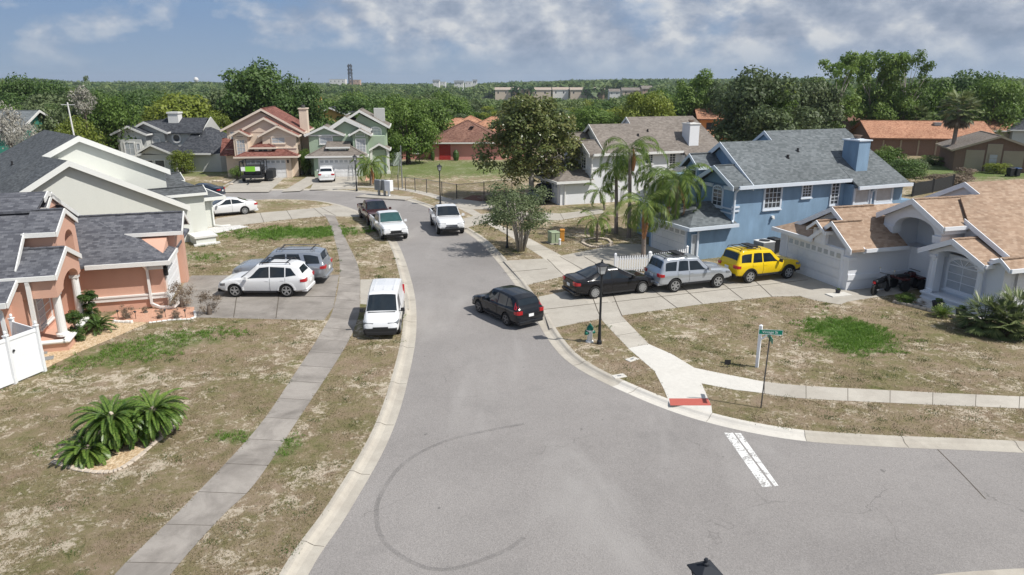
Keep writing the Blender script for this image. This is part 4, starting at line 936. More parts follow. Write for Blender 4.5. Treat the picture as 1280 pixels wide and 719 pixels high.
# ================= grey house with tan roof, right =================
def grey():
    h = House('grey_house', 'single-storey grey stucco house with tan shingle roof and arched entry, right', 'house', (17.86, 36.46), 17, 'grey_stucco', 'grey_trim', 'shingle_tan')
    # garage block
    h.wall(0, 5.5, 0, 5.7, 2.12)
    h.garage('x', .0, .55, 4.95, 1.98, -1, cols=9)
    h.gx(-.32, 1.6, -.42, 1.25, 2.92, 2.31, 3.52, rake=(1, 0), eave=(0, 0), tri=[.0], rh=.24)      # near front gable
    h.w.prism([(0, -.0, 2.12), (0, 1.25, 3.2), (0, 2.6, 2.12)], (.1, 0, 0))
    h.r.slab([(-.3, 2.6, 2.3), (-.3, 6.1, 2.3), (2.1, 4.1, 3.35), (2.1, 2.2, 3.35)], .12)       # left hip
    h.f.box(-.42, -.3, 2.6, 6.1, 2.12, 2.33)
    h.gx(.55, 3.35, -.42, 2.35, 5.9, 2.30, 4.08, 2.3, rake=(1, 0), eave=(1, 1), tri=[.95], rh=.26); h.r.slab([(3.3, 1.0, 3.22), (3.3, 2.35, 4.08), (7, 2.35, 4.08), (7, 1.0, 3.22)], .13); h.r.slab([(3.3, 2.35, 4.08), (3.3, 5.9, 2.3), (7, 5.9, 2.3), (7, 2.35, 4.08)], .13)  # main garage gable
    h.wall(-.22, .6, 1.72, 2.72, 2.95, 2.12)                                                      # cupola over the door
    h.gx(-.5, 1.6, 1.5, 2.2, 2.9, 2.92, 3.42, rake=(1, 0), tri=[-.22], rh=.16)
    b = MB(); b.box(-.26, -.22, 2.0, 2.5, 2.3, 2.85); h.part('louvre', b, 'grey_trim')
    b = MB(); b.box(-.08, .4, -.06, .5, 1.62, 1.8); h.part('band', b, 'grey_trim'); b = MB(); b.box(0, 4.4, -.05, 0, .55, .85); h.part('band', b, 'grey_trim')
    # entry block with the tall arch
    X = 3.0
    face = [(X, -2.62, 3.75), (X, -.85, 4.72), (X, 1.1, 3.72), (X, 1.1, 3.2), (X, .42, 3.2)]
    arch = [(X, -.92+1.3*math.cos(t), 3.25+.68*math.sin(t)) for t in np.linspace(0, math.pi, 13)]
    h.w.prism(face+arch+[(X, -2.62, 3.2)], (.45, 0, 0))
    h.wall(X, X+.45, .42, 1.1, 3.2, 1.8); h.wall(X, X+.45, -2.62, -2.2, 3.2)
    h.wall(X+.45, 8, -2.6, -2.2, 3.78, 2.2); h.wall(5.0, 8.5, -2.6, 3, 3.7); h.wall(X+.45, 8, .7, 1.08, 3.6, 1.8)
    
    h.gx(X-.3, 8, -2.95, -.85, 1.35, 3.82, 4.92, rake=(1, 0), rh=.28)
    for y0, y1 in ((.36, 1.16), (-2.68, -2.14)):
        b = MB(); b.box(X-.08, X+.5, y0, y1, 3.12, 3.26); b.box(X-.05, X+.5, y0+.02, y1-.02, 2.9, 3.12); h.part('pillar_capital', b, 'grey_trim')
    h.pane('x', 5.0, -.9, .0, .1, 2.0, -1, 1, 1, 'glass', fw=.12, name='front_door', sill=False)
    # main body
    h.wall(4.0, 20, -6.0, 6.8, 2.15)
    h.r.slab([(4.2, -6.35, 2.35), (22, -6.35, 2.35), (22, 0, 5.5), (7, 0, 5.5), (7, -1.0, 5.0), (5.5, -1.15, 4.93), (4.2, -2.95, 4.03)], .13)
    h.r.slab([(7, 0, 5.5), (22, 0, 5.5), (22, 7.2, 2.0), (7, 7.2, 2.0)], .13)
    h.f.prism([(4.188, -6.35, 2.37), (4.188, -2.75, 4.15), (4.188, -2.75, 3.88), (4.188, -6.35, 2.1)], (-.05, 0, 0)); h.f.box(4.2, 22, -6.44, -6.35, 2.18, 2.37)
    h.f.prism([(6.988, 7.2, 2.02), (6.988, 0, 5.52), (6.988, 0, 5.24), (6.988, 7.2, 1.76)], (-.05, 0, 0)); h.f.prism([(6.988, -1.0, 5.02), (6.988, 0, 5.52), (6.988, 0, 5.24), (6.988, -1.0, 4.74)], (-.05, 0, 0))
    h.w.prism([(4.4, -6.0, 2.2), (4.4, -2.7, 3.9), (4.4, -2.7, 2.2)], (.14, 0, 0)); h.w.prism([(7.2, 6.6, 2.2), (7.2, 0, 5.3), (7.2, -.5, 5.0), (7.2, -.5, 2.2)], (.14, 0, 0))
    b = MB(); b.box(X-.1, 4.3, -2.86, -2.63, 3.42, 3.62); h.part('band', b, 'grey_trim')
    # bay porch with arched window
    Xp = 2.95
    h.w.box(Xp-.1, 4.3, -5.35, -2.15, -.4, .32)
    face = [(Xp, -5.1, 2.42), (Xp, -3.55, 3.12), (Xp, -2.1, 2.42), (Xp, -2.1, 2.3)]
    arch = [(Xp, -3.6+1.15*math.cos(t), 2.2+.5*math.sin(t)) for t in np.linspace(0, math.pi, 11)]
    h.w.prism(face+arch+[(Xp, -5.1, 2.3)], (.3, 0, 0))
    h.gx(Xp-.25, 6, -5.45, -3.55, -1.7, 2.5, 3.36, rake=(1, 0), rh=.26)
    h.wall(3.75, 4.1, -6.0, -2.1, 2.35)
    h.pane('x', 3.75, -4.35, -2.75, .65, 1.85, -1, 2, 3, 'glass_curtain', arch=True, fw=.13)
    for y in (-2.4, -5.0):
        b = MB(); b.lathe([(.2, 0), (.2, .12), (.14, .16), (.13, 1.6), (.18, 1.66), (.18, 1.8)], (Xp+.15, y, .4), 14); b.box(Xp-.07, Xp+.37, y-.22, y+.22, .32, .42); b.box(Xp-.05, Xp+.35, y-.2, y+.2, 2.18, 2.3); h.part('column', b, 'grey_trim')
    b = MB(); b.box(Xp-.18, Xp+.1, -5.43, -2.07, .24, .36); b.box(Xp-.16, 3.0, -5.4, -2.1, -.05, .1); h.part('band', b, 'grey_trim', bevel=.03)
    h.wall(3.3, 4.2, -6.0, -5.15, 2.7); h.gx(3.1, 6, -6.4, -5.85, -5.1, 2.5, 2.9, rake=(1, 0), rh=.18)
    h.vents([(11, -1.0, 5.0, .07)])
    h.done()
grey()
# ---------------- vehicles: lofted bodies, cut wheel arches, glass laid on the loft ----------------
P_ = {}
def paint(n, col, metal=0, rough=.22):
    if n not in P_: P_[n] = paint_mat('car_paint_'+n, col, metal, rough)
    return P_[n]
SPEC = {
 # x, z_bottom, z_belt, z_top, width factor, roof width factor
 'crossover': dict(L=4.62, W=1.82, wb=2.67, rw=.36, fx=1.38, st=[(-2.31, .50, .80, .84, .80, .8), (-2.27, .34, .96, 1.00, .93, .84), (-2.15, .30, 1.05, 1.14, .97, .80), (-1.92, .27, 1.06, 1.56, .985, .74), (-1.5, .25, 1.04, 1.68, 1, .74), (-.4, .25, 1.00, 1.71, 1, .75), (.25, .25, .99, 1.66, 1, .75), (1.02, .25, .97, 1.03, .99, .86), (1.6, .26, .90, .96, .98, .86), (2.08, .30, .78, .84, .93, .84), (2.27, .36, .64, .70, .84, .8), (2.31, .44, .52, .56, .76, .78)],
   wind=[((.70, .06), (.06, .9), (-.42, .93), (-.42, .06)), ((-.48, .06), (-.48, .93), (-1.22, .9), (-1.22, .06)), ((-1.28, .08), (-1.28, .88), (-1.55, .84), (-1.82, .22))], ws=(.98, .30), rg=(-2.12, -1.94)),
 'bigsuv': dict(L=5.15, W=1.98, wb=3.0, rw=.39, fx=1.55, st=[(-2.58, .55, .85, .90, .84, .84), (-2.53, .42, 1.05, 1.10, .95, .86), (-2.45, .36, 1.12, 1.22, .98, .80), (-2.30, .34, 1.12, 1.72, .99, .76), (-1.8, .33, 1.12, 1.83, 1, .76), (-.3, .32, 1.08, 1.86, 1, .77), (.35, .32, 1.06, 1.80, 1, .77), (1.12, .32, 1.06, 1.12, .99, .88), (2.0, .33, 1.02, 1.07, .97, .87), (2.35, .36, .92, .98, .94, .86), (2.54, .42, .74, .80, .86, .84), (2.58, .5, .6, .64, .8, .8)],
   wind=[((.80, .06), (.15, .88), (-.42, .9), (-.42, .06)), ((-.5, .06), (-.5, .9), (-1.15, .9), (-1.35, .06)), ((-1.52, .10), (-1.40, .86), (-2.18, .82), (-2.28, .14))], ws=(1.08, .40), rg=(-2.43, -2.30)),
 'xsuv': dict(L=4.55, W=1.80, wb=2.65, rw=.38, fx=1.32, st=[(-2.27, .55, .80, .84, .86, .84), (-2.22, .46, 1.02, 1.07, .95, .86), (-2.14, .42, 1.10, 1.20, .98, .78), (-1.95, .40, 1.11, 1.74, .985, .74), (-1.75, .40, 1.11, 1.82, .99, .75), (-.7, .39, 1.10, 1.83, .99, .75), (-.55, .39, 1.10, 1.79, .99, .75), (.15, .39, 1.09, 1.76, .99, .75), (.82, .39, 1.08, 1.14, .98, .88), (1.6, .40, 1.03, 1.09, .96, .88), (2.05, .44, .95, 1.0, .93, .86), (2.22, .48, .80, .86, .88, .84), (2.27, .52, .62, .66, .82, .8)],
   wind=[((.58, .06), (.02, .86), (-.45, .86), (-.45, .06)), ((-.53, .06), (-.53, .86), (-1.06, .86), (-1.16, .06)), ((-1.28, .10), (-1.20, .84), (-1.86, .82), (-1.92, .14))], ws=(.80, .20), rg=(-2.12, -1.97)),
 'sedan': dict(L=4.85, W=1.83, wb=2.78, rw=.335, fx=1.45, st=[(-2.42, .48, .72, .76, .78, .8), (-2.36, .33, .93, .97, .90, .84), (-2.2, .27, 1.00, 1.05, .94, .84), (-1.75, .22, .98, 1.07, .98, .82), (-.95, .20, .95, 1.38, 1, .70), (-.45, .20, .94, 1.455, 1, .70), (.1, .20, .93, 1.44, 1, .71), (1.12, .20, .90, .95, .99, .86), (1.8, .21, .81, .87, .95, .86), (2.2, .25, .68, .74, .88, .84), (2.38, .32, .56, .61, .78, .8), (2.42, .4, .48, .52, .7, .75)],
   wind=[((.78, .06), (.05, .88), (-.32, .92), (-.32, .06)), ((-.38, .06), (-.38, .92), (-.90, .84), (-1.42, .10))], ws=(1.08, .16), rg=(-1.70, -.98)),
 'van': dict(L=4.82, W=1.84, wb=3.06, rw=.34, fx=1.50, st=[(-2.41, .50, .90, 1.0, .93, .9), (-2.39, .34, 1.06, 1.12, .97, .9), (-2.36, .28, 1.10, 1.78, .985, .86), (-2.2, .25, 1.10, 1.84, .99, .86), (-.8, .24, 1.06, 1.87, 1, .84), (.40, .24, 1.04, 1.83, 1, .80), (.62, .24, 1.04, 1.78, 1, .78), (1.45, .25, 1.02, 1.12, .98, .86), (1.95, .27, .90, 1.0, .95, .84), (2.25, .30, .74, .86, .89, .80), (2.38, .36, .58, .68, .8, .78), (2.41, .42, .5, .55, .74, .75)],
   wind=[((1.12, .05), (.66, .82), (.10, .86), (.10, .05))], ws=(1.42, .66), rg=(-2.385, -2.365)),
 'pickup': dict(L=5.4, W=1.91, wb=3.3, rw=.39, fx=1.72, bed=(-2.6, -.95), st=[(-2.70, .58, .95, 1.0, .94, .94), (-2.66, .50, 1.10, 1.13, .97, .95), (-1.0, .44, 1.12, 1.15, .985, .95), (-.88, .42, 1.12, 1.20, .985, .86), (-.68, .42, 1.12, 1.70, .985, .76), (-.3, .40, 1.11, 1.77, .985, .76), (.55, .40, 1.10, 1.74, .985, .76), (1.22, .40, 1.09, 1.15, .985, .88), (1.9, .42, 1.06, 1.12, .98, .88), (2.45, .46, .98, 1.04, .95, .87), (2.66, .5, .80, .86, .9, .86), (2.70, .56, .62, .68, .85, .84)],
   wind=[((.98, .06), (.42, .86), (.02, .88), (.02, .06)), ((-.06, .06), (-.06, .88), (-.62, .84), (-.70, .06))], ws=(1.20, .58), rg=(-.86, -.70)),
}
def make_wheel(par, x, y, r, rim='rim', spokes=5, w=.22):
    sg = 1 if y > 0 else -1
    b = MB(); prof = [(r*.62, -w/2), (r*.9, -w/2), (r*.985, -w*.38), (r, -w*.2), (r, w*.2), (r*.985, w*.38), (r*.9, w/2), (r*.62, w/2)]
    b.lathe(prof, n=24); o = b.build('wheel', M['tyre'], par, smooth=False)
    o.location = (x, y, r); o.rotation_euler = (R(90), 0, 0)
    q = MB(); z = -sg*(w/2+.006); q.lathe([(r*.645, z-.012), (r*.66, z), (r*.645, z+.012), (r*.60, z+.012), (r*.60, z+.05*sg)] if False else [(r*.66, -w*.42), (r*.66, w*.42)], n=24); 
    q = MB()
    for k in range(24):       # rim barrel lip
        a, c = 2*math.pi*k/24, 2*math.pi*(k+1)/24
        q.bar((r*.63*math.cos(a), r*.63*math.sin(a), z), (r*.63*math.cos(c), r*.63*math.sin(c), z), .03, .03)
    for k in range(spokes):
        a = 2*math.pi*k/spokes+.3; q.bar((0, 0, z), (r*.62*math.cos(a), r*.62*math.sin(a), z), r*.20, .03)
    q.lathe([(r*.17, z-.02), (r*.17, z+.02)], n=12)
    q.build('rim', M[rim], o)
    d = MB(); d.lathe([(r*.6, z+sg*.05-.01), (r*.6, z+sg*.05+.01)], n=20); d.build('brake_disc', M['underbody'], o)
    return o
def car(kind, name, label, cat, pt, group=None, rim='rim', spokes=5, rack=False, glass='car_glass', cladding=False, flare=False, tail='hatch', plate=True, mirror=True, grille='plastic', detail=True, wscreen=None):
    S = SPEC[kind]; st = S['st']; W2 = S['W']/2; t = thing(name, label, cat, group=group)
    X = [s[0] for s in st]
    def par(x, i): return float(np.interp(x, X, [s[i] for s in st]))
    def sec(x):
        zb, zl, zt, wf, rf = (par(x, i) for i in range(1, 6)); w = W2*wf; wr = W2*rf*min(1, wf+.02); hgt = zt-zl
        e = min(1, hgt/.3)
        return [(0, zb), (w*.78, zb), (w*.955, zb+.10), (w, zb+(zl-zb)*.42), (w*.99, zb+(zl-zb)*.75), (w*.955, zl-.03), (w*(.93 if e > .5 else .92), zl),
                (wr, zt-.075*e-.012), (wr*.93, zt-.03*e-.006), (wr*.72, zt-.012*e-.003), (0, zt)]
    xs = sorted(set(X+list(np.linspace(X[0], X[-1], 40))))
    v = []; f = []; n = None
    for x in xs:
        h = sec(x); ring = [(x, -y, z) for y, z in h[::-1]][:-1]+[(x, y, z) for y, z in h[:-1]] + [(x, 0, h[-1][1])][:0]
        # ring: top centre(-) ... bottom ... up the + side
        ring = [(x, -y, z) for y, z in h[::-1]]+[(x, y, z) for y, z in h[1:-1]]
        n = len(ring); v += ring
    for i in range(len(xs)-1):
        for j in range(n): f.append((i*n+j, i*n+(j+1) % n, (i+1)*n+(j+1) % n, (i+1)*n+j))
    f.append(tuple(range(n))[::-1]); f.append(tuple((len(xs)-1)*n+j for j in range(n)))
    me = bpy.data.meshes.new('body'); me.from_pydata(v, [], f)
    bm = bmesh.new(); bm.from_mesh(me); bmesh.ops.recalc_face_normals(bm, faces=bm.faces); bm.to_mesh(me); bm.free()
    me.materials.append(pt); me.materials.append(M['underbody'])
    body = bpy.data.objects.new('body', me); link(body, t)
    # cut wheel arches (and pickup bed)
    c = MB(); fx = S['fx']; rx = fx-S['wb']; r = S['rw']
    for x in (fx, rx):
        for sg in (1, -1):
            pts = [(x+(r+.055)*math.cos(a), sg*(W2-.34), r+.01+(r+.055)*math.sin(a)) for a in np.linspace(0, 2*math.pi, 20, endpoint=False)]
            c.prism(pts, (0, sg*.6, 0))
    if 'bed' in S: c.box(S['bed'][0], S['bed'][1], -W2*.84, W2*.84, .72, 2.0)
    cut = c.build('cutter', M['underbody']); bpy.context.view_layer.update()
    md = body.modifiers.new('b', 'BOOLEAN'); md.object = cut; md.operation = 'DIFFERENCE'; md.solver = 'EXACT'
    try: md.material_mode = 'TRANSFER'
    except Exception: pass
    dg = bpy.context.evaluated_depsgraph_get(); nm = bpy.data.meshes.new_from_object(body.evaluated_get(dg))
    body.modifiers.clear(); body.data = nm; bpy.data.objects.remove(cut)
    for p in nm.polygons: p.use_smooth = True
    nm.set_sharp_from_angle(angle=R(32))
    # glass
    def side_pt(x, tt, sg, off=.008):
        h = sec(x); y0, z0 = h[6]; y1, z1 = h[7]
        return (x, sg*(y0+(y1-y0)*tt+off), z0+(z1-z0)*tt+.004)
    for wpoly in S['wind']:
        for sg in (1, -1):
            b = MB(); fan = []
            m = len(wpoly)
            for k in range(m):
                a, c2 = wpoly[k], wpoly[(k+1) % m]
                for q in range(4): s_ = q/4; fan.append((a[0]+(c2[0]-a[0])*s_, a[1]+(c2[1]-a[1])*s_))
            cx = sum(p[0] for p in fan)/len(fan); ct = sum(p[1] for p in fan)/len(fan)
            pts = [side_pt(cx, ct, sg)]+[side_pt(x, q, sg) for x, q in fan]
            b.add(pts, [(0, 1+k, 1+(k+1) % len(fan)) for k in range(len(fan))]); b.build('side_window', M[glass], t)
    def top_pt(x, fr, off=.01):
        h = sec(x)[7:]; a = abs(fr); ys = [p[0]/max(1e-5, h[0][0]) for p in h][::-1]; zs = [p[1] for p in h][::-1]
        y = a*h[0][0]; z = float(np.interp(a, ys, zs)); return (x, math.copysign(y, fr), z+off)
    def top_patch(nm_, xa, xb, wa, wb_, m_, off=.012):
        b = MB(); nx, ny = 5, 8; vs = []
        for i in range(nx+1):
            x = xa+(xb-xa)*i/nx; ww = wa+(wb_-wa)*i/nx
            for j in range(ny+1):
                px_, py_, pz_ = top_pt(x, ww*(2*j/ny-1), off); vs.append((px_+(off*.5 if xa > 0 else -off*.7), py_, pz_))
        b.add(vs, [(i*(ny+1)+j, i*(ny+1)+j+1, (i+1)*(ny+1)+j+1, (i+1)*(ny+1)+j) for i in range(nx) for j in range(ny)])
        return b.build(nm_, m_, t, smooth=True)
    xa, xb = S['ws']; top_patch('windshield', xa-.02, xb-.03, .96, .93, M[wscreen or glass])
    if kind not in ('van',):
        xa, xb = S['rg']; top_patch('rear_window', xa+.02, xb, .9, .88, M[glass])
    # wheels
    for x in (fx, rx):
        for sg in (1, -1): make_wheel(t, x, sg*(W2-.12), r, rim, spokes)
    zb = par(0, 1); xf, xr = X[-1], X[0]
    # lamps
    def wrap(nm_, pts, m_):      # pts: (x, y, z_low, z_high) running round the corner
        b = MB(); n_ = len(pts); vs = [(x, y, z0) for x, y, z0, z1 in pts]+[(x, y, z1) for x, y, z0, z1 in pts]
        cy = sum(p[1] for p in pts)/n_; cx = sum(p[0] for p in pts)/n_
        vs += [(x+(cx-x)*.25-(.06 if cx > 0 else -.06), y*.90, z0) for x, y, z0, z1 in pts]+[(x+(cx-x)*.25-(.06 if cx > 0 else -.06), y*.90, z1) for x, y, z0, z1 in pts]
        fs = []
        for i in range(n_-1): fs += [(i, i+1, n_+i+1, n_+i), (n_+i, n_+i+1, 3*n_+i+1, 3*n_+i), (i, 2*n_+i, 2*n_+i+1, i+1)]
        fs += [(0, n_, 3*n_, 2*n_), (n_-1, 3*n_-1, 4*n_-1, 2*n_-1)]
        b.add(vs, fs); return b.build(nm_, m_, t)
    for sg in (1, -1):
        # front: follow the outline of the loft at lamp height
        zl_ = par(xf-.30, 2)-.20 if kind != 'van' else .70
        def fx_at(z):
            for i in range(len(X)-1, 0, -1):
                if st[i-1][3] >= z >= st[i][3]: return X[i]-(z-st[i][3])/max(1e-6, st[i-1][3]-st[i][3])*(X[i]-X[i-1])
            return xf
        xn = fx_at(zl_+.09)+.012; pts = []
        for dx in (0, .03, .12, .26, .42):
            x = xn-dx; wv = W2*par(x, 4); y = {0: .46, .03: .80, .12: .985}.get(dx, 1.0)*wv+(.010 if dx > .1 else 0); r_ = dx*.12
            pts.append((x, sg*y, zl_-.01+r_, zl_+.115+r_))
        wrap('headlight', pts, M['lamp_clear'])
        zt0 = par(xr+.12, 2); hi = {'van': zt0+.34, 'tall': zt0-.02}.get('van' if kind == 'van' else tail, zt0-.03); lo = {'van': zt0-.18}.get(kind, zt0-.20)
        if kind == 'pickup': lo = zt0-.34
        pts = []
        for dx in (0, .0, .05, .14, .28):
            x = xr+dx-.016 if dx < .04 else xr+dx; wv = W2*par(xr+max(dx, .02), 4); y = (.70 if len(pts) == 0 else .97)*wv if dx < .04 else wv+.008
            if kind in ('van', 'pickup') and dx > .1: continue
            pts.append((x, sg*y, lo, hi-dx*.12))
        wrap('taillight', pts, M['lamp_red'])
        if tail == 'tall':
            b = MB(); q = [side_pt(xr+.20+.10*tt, tt, sg, .012) for tt in (0, .3, .6, .85)]+[side_pt(xr+.36+.05*tt, tt, sg, .012) for tt in (.85, .6, .3, 0)]
            b.add(q, [tuple(range(8))]); b.add([(xr+.12, sg*W2*.74, par(xr+.2, 2)+.02), (xr+.32, sg*W2*.64, par(xr+.2, 2)+.36), q[3], q[0]], [(0, 1, 2, 3)]); b.build('pillar_lamp', M['lamp_red'], t)
        if mirror:
            b = MB(); mx = S['wind'][0][0][0]+.02; mz = par(mx, 2)+.08; b.tbox(mx, sg*(W2+.10), mz-.07, mz+.09, .06, .10, .05, .09); b.bar((mx, sg*(W2*.9), mz-.05), (mx, sg*(W2+.08), mz-.03), .04, .03)
            b.build('side_mirror', pt if not cladding else M['plastic'], t)
    g = MB(); gz = par(xf-.15, 2)-.12
    g.box(xf-.10, xf+.012, -W2*.40, W2*.40, gz-.17, gz+.03)
    for k in range(3): g.box(xf, xf+.022, -W2*.38, W2*.38, gz-.14+k*.06, gz-.125+k*.06)
    g.build('grille', M[grille], t)
    b = MB(); b.box(xf-.30, xf+.03, -W2*.78, W2*.78, zb+.0, zb+.17); (b.box(xf-.36, xf+.02, -W2*.86, W2*.86, zb+.10, zb+.34) if kind == 'van' else b.box(xf-.3, xf+.018, -W2*.5, W2*.5, zb+.19, zb+.27)); b.build('front_bumper', M['plastic'] if cladding or kind == 'van' else M['underbody'], t, bevel=.02)
    b = MB(); b.box(xr-.03, xr+.30, -W2*.84, W2*.84, zb+.02, zb+.20); b.build('rear_bumper', M['plastic'] if cladding else pt, t, bevel=.03)
    if plate:
        b = MB(); b.box(xr-.022, xr-.004, -.155, .155, zb+.40, zb+.55); b.build('licence_plate', M['white_letter'], t)
    if detail:
        for sg in (1, -1):
            for wpoly in S['wind'][:2]:
                x = min(p[0] for p in wpoly)+.12; z = par(x, 2)-.13; y = sec(x)[5][0]
                b = MB(); b.box(x-.09, x+.09, min(sg*y, sg*(y+.035)), max(sg*y, sg*(y+.035)), z-.018, z+.018); b.build('door_handle', pt, t)
            b = MB(); x0, x1 = rx+r+.12, fx-r-.12; yy = W2*(.97 if not cladding else 1.0)
            b.box(x0, x1, min(sg*(yy-.10), sg*yy), max(sg*(yy-.10), sg*yy), zb-.0, zb+.10); b.build('sill', M['plastic'], t)
            # door seams
            b = MB()
            for wpoly in S['wind'][:2]:
                xe = min(p[0] for p in wpoly)-.03; hs = sec(xe)
                for k in range(2, 6):
                    p, q = hs[k], hs[k+1]; b.bar((xe, sg*(p[0]+.002), p[1]), (xe, sg*(q[0]+.002), q[1]), .012, .008)
            b.build('door_seam', M['underbody'], t)
        b = MB(); b.box(S['ws'][0]-.02, S['ws'][0]+.10, -W2*.74, W2*.74, par(S['ws'][0]+.04, 3)-.02, par(S['ws'][0]+.04, 3)+.006); b.build('wiper_cowl', M['plastic'], t)
    if flare:
        for x in (fx, rx):
            for sg in (1, -1):
                b = MB(); ang = np.linspace(.06, math.pi-.06, 12); pr = [(x+(r+.075)*math.cos(a), r+(r+.075)*math.sin(a)) for a in ang]
                for p, q in zip(pr, pr[1:]): b.bar((p[0], sg*(W2-.02), p[1]), (q[0], sg*(W2-.02), q[1]), .075, .07, up=(0, sg, 0))
                b.build('wheel_arch_trim', M['plastic'] if cladding else pt, t)
    if rack:
        xs0, xs1 = rack; zt = par((xs0+xs1)/2, 3)
        for sg in (1, -1):
            b = MB(); yy = sg*W2*.62; b.tube([(xs0, yy, zt-.03), (xs0+.08, yy, zt+.08), (xs1-.08, yy, zt+.08), (xs1, yy, zt-.03)], .022, 6); b.build('roof_rail', M['plastic'] if kind != 'bigsuv' else M['rim_dark'], t)
        for x in np.linspace(xs0+.2, xs1-.2, 3 if kind == 'xsuv' else 2):
            b = MB(); b.bar((x, -W2*.62, zt+.085), (x, W2*.62, zt+.085), .045, .025); b.build('crossbar', M['plastic'], t)
        if kind == 'xsuv':
            b = MB(); b.box(xs1-.55, xs1-.1, -W2*.5, W2*.5, zt+.10, zt+.16); b.build('rack_fairing', M['plastic'], t)
    t['wb'] = S['wb']
    return t, S
def put(t, S, fpx, rpx, near, z=0.0):
    """wheel contact points seen in the photo -> position; near: +1 if its left side faces us"""
    a, b = G(*fpx, z), G(*rpx, z); d = (a-b); d.z = 0; d.normalize(); left = Vector((-d.y, d.x, 0))
    c = (a+b)/2-left*near*(S['W']/2-.10); mid = S['fx']-S['wb']/2; c -= d*mid
    t.location = (c.x, c.y, z); t.rotation_euler = (0, 0, math.atan2(d.y, d.x))
def put_h(t, p, q, z=0.0):
    """front bumper centre p towards rear centre q on the ground"""
    d = Vector(p)-Vector(q); d.z = 0; d.normalize(); L = SPEC[t['kind_']]['L'] if 'kind_' in t else 4.8
    c = Vector(p)-d*L/2; t.location = (c.x, c.y, z); t.rotation_euler = (0, 0, math.atan2(d.y, d.x))
SG = 'vehicles parked on the drives and along the kerbs'
t, S = car('crossover', 'parked_car', 'white crossover with alloy wheels, nearest on the peach house drive', 'car', paint('white', (.70, .71, .72)), SG, cladding=False, flare=True, rack=(-1.5, .1), spokes=5)
put(t, S, (293.8, 371.3), (361, 371.3), 1)
b = MB(); b.box(-.35, .15, -.38, .38, 1.715, 1.722); b.build('sunroof', M['car_glass'], t)
t, S = car('bigsuv', 'parked_car', 'silver full-size SUV with dark roof rack behind the white crossover', 'car', paint('silver', (.36, .39, .43), .55), SG, rack=(-2.0, .1), spokes=6)
put(t, S, (312, 356.5), (384.5, 356.0), 1)
t, S = car('crossover', 'parked_car', 'black crossover standing out in the road by the right kerb', 'car', paint('black', (.012, .014, .018)), SG, rim='rim_dark', tail='tall', spokes=5)
put(t, S, (597.7, 391.3), (631.5, 407.5), 1, RZ); t.scale = (.88, .88, .88)
t, S = car('sedan', 'parked_car', 'black sedan on the long drive with its tail towards the road', 'car', paint('black_sedan', (.012, .012, .014)), SG, spokes=10)
put(t, S, (801.3, 366.6), (743.2, 373.3), -1)
t, S = car('xsuv', 'parked_car', 'silver boxy SUV with roof rack between the black sedan and the yellow SUV', 'car', paint('silver_suv', (.46, .49, .53), .5), SG, rack=(-1.9, -.5), spokes=6)
put(t, S, (894.9, 359.8), (843.2, 365.3), -1)
t, S = car('xsuv', 'parked_car', 'yellow boxy SUV with black bumpers in front of the grey garage', 'car', paint('yellow', (.72, .50, .012)), SG, rack=(-1.9, -.5), cladding=True, flare=True, spokes=6)
put(t, S, (983.6, 348.3), (935.6, 354), -1)
t, S = car('van', 'parked_van', 'white cargo van with black bumper parked on the verge by the left kerb', 'van', paint('van_white', (.68, .69, .70)), SG, cladding=True, spokes=6, grille='plastic')
d_ = Vector((.24, -2.75, 0)).normalized(); c_ = Vector((-5.66, 28.85, 0))-d_*4.82*.44; t.location = c_; t.rotation_euler = (0, 0, math.atan2(d_.y, d_.x)); t.scale = (.88, .88, .90)
for k in range(3):
    b = MB(); y = -.5+k*.5; b.box(-2.0, .1, y-.02, y+.02, 1.852, 1.872); b.build('roof_rib', paint('van_white', (0, 0, 0)), t)
t, S = car('pickup', 'parked_pickup', 'white pickup truck with a teal reflection painted on its windshield, facing down the road by the left kerb', 'pickup truck', paint('white', (.70, .71, .72)), SG, cladding=False, flare=True, wscreen='car_glass_teal', spokes=6)
t['kind_'] = 'pickup'; put_h(t, G(496, 302.5, RZ), G(475, 283, RZ), RZ)
t, S = car('pickup', 'parked_pickup', 'dark maroon pickup truck behind the white one by the left kerb', 'pickup truck', paint('maroon', (.055, .014, .014)), SG, rim='rim_dark', flare=True, spokes=6)
t['kind_'] = 'pickup'; put_h(t, G(477.5, 284.5, RZ), G(462.5, 271, RZ), RZ)
t, S = car('pickup', 'parked_pickup', 'white pickup truck with chrome grille facing down the road by the right kerb', 'pickup truck', paint('white', (.70, .71, .72)), SG, grille='chrome', spokes=5)
t['kind_'] = 'pickup'; put_h(t, G(565, 295, RZ), G(549, 274, RZ), RZ); t.scale = (1.06, 1.06, 1.06)
t, S = car('sedan', 'parked_car', 'white sedan on the drive of the sage house', 'car', paint('white', (.70, .71, .72)), SG, spokes=7)
put(t, S, (268, 271.5), (301, 268.6), 1)
t, S = car('crossover', 'parked_car', 'white SUV backed to the street before the green house garage', 'car', paint('white', (.70, .71, .72)), SG)
t['kind_'] = 'crossover'; put_h(t, G(409.5, 222, 0), G(408, 232, 0))
t, S = car('sedan', 'parked_car', 'dark navy car half hidden beside the sage house', 'car', paint('navy', (.02, .03, .05)), SG, detail=False)
put(t, S, (236, 247.5), (256, 247.5), 1); t.scale = (.9, .9, .9)
t, S = car('crossover', 'parked_car', 'white car up on the pale lot behind the cream and green houses', 'car', paint('white', (.70, .71, .72)), SG, detail=False)
put(t, S, (383.5, 180.5), (397.5, 180.5), 1)
t, S = car('sedan', 'parked_car', 'dark blue car beside the pink house', 'car', paint('dark_blue', (.03, .04, .09)), SG, detail=False)
put(t, S, (596, 197.5), (606, 197), 1)
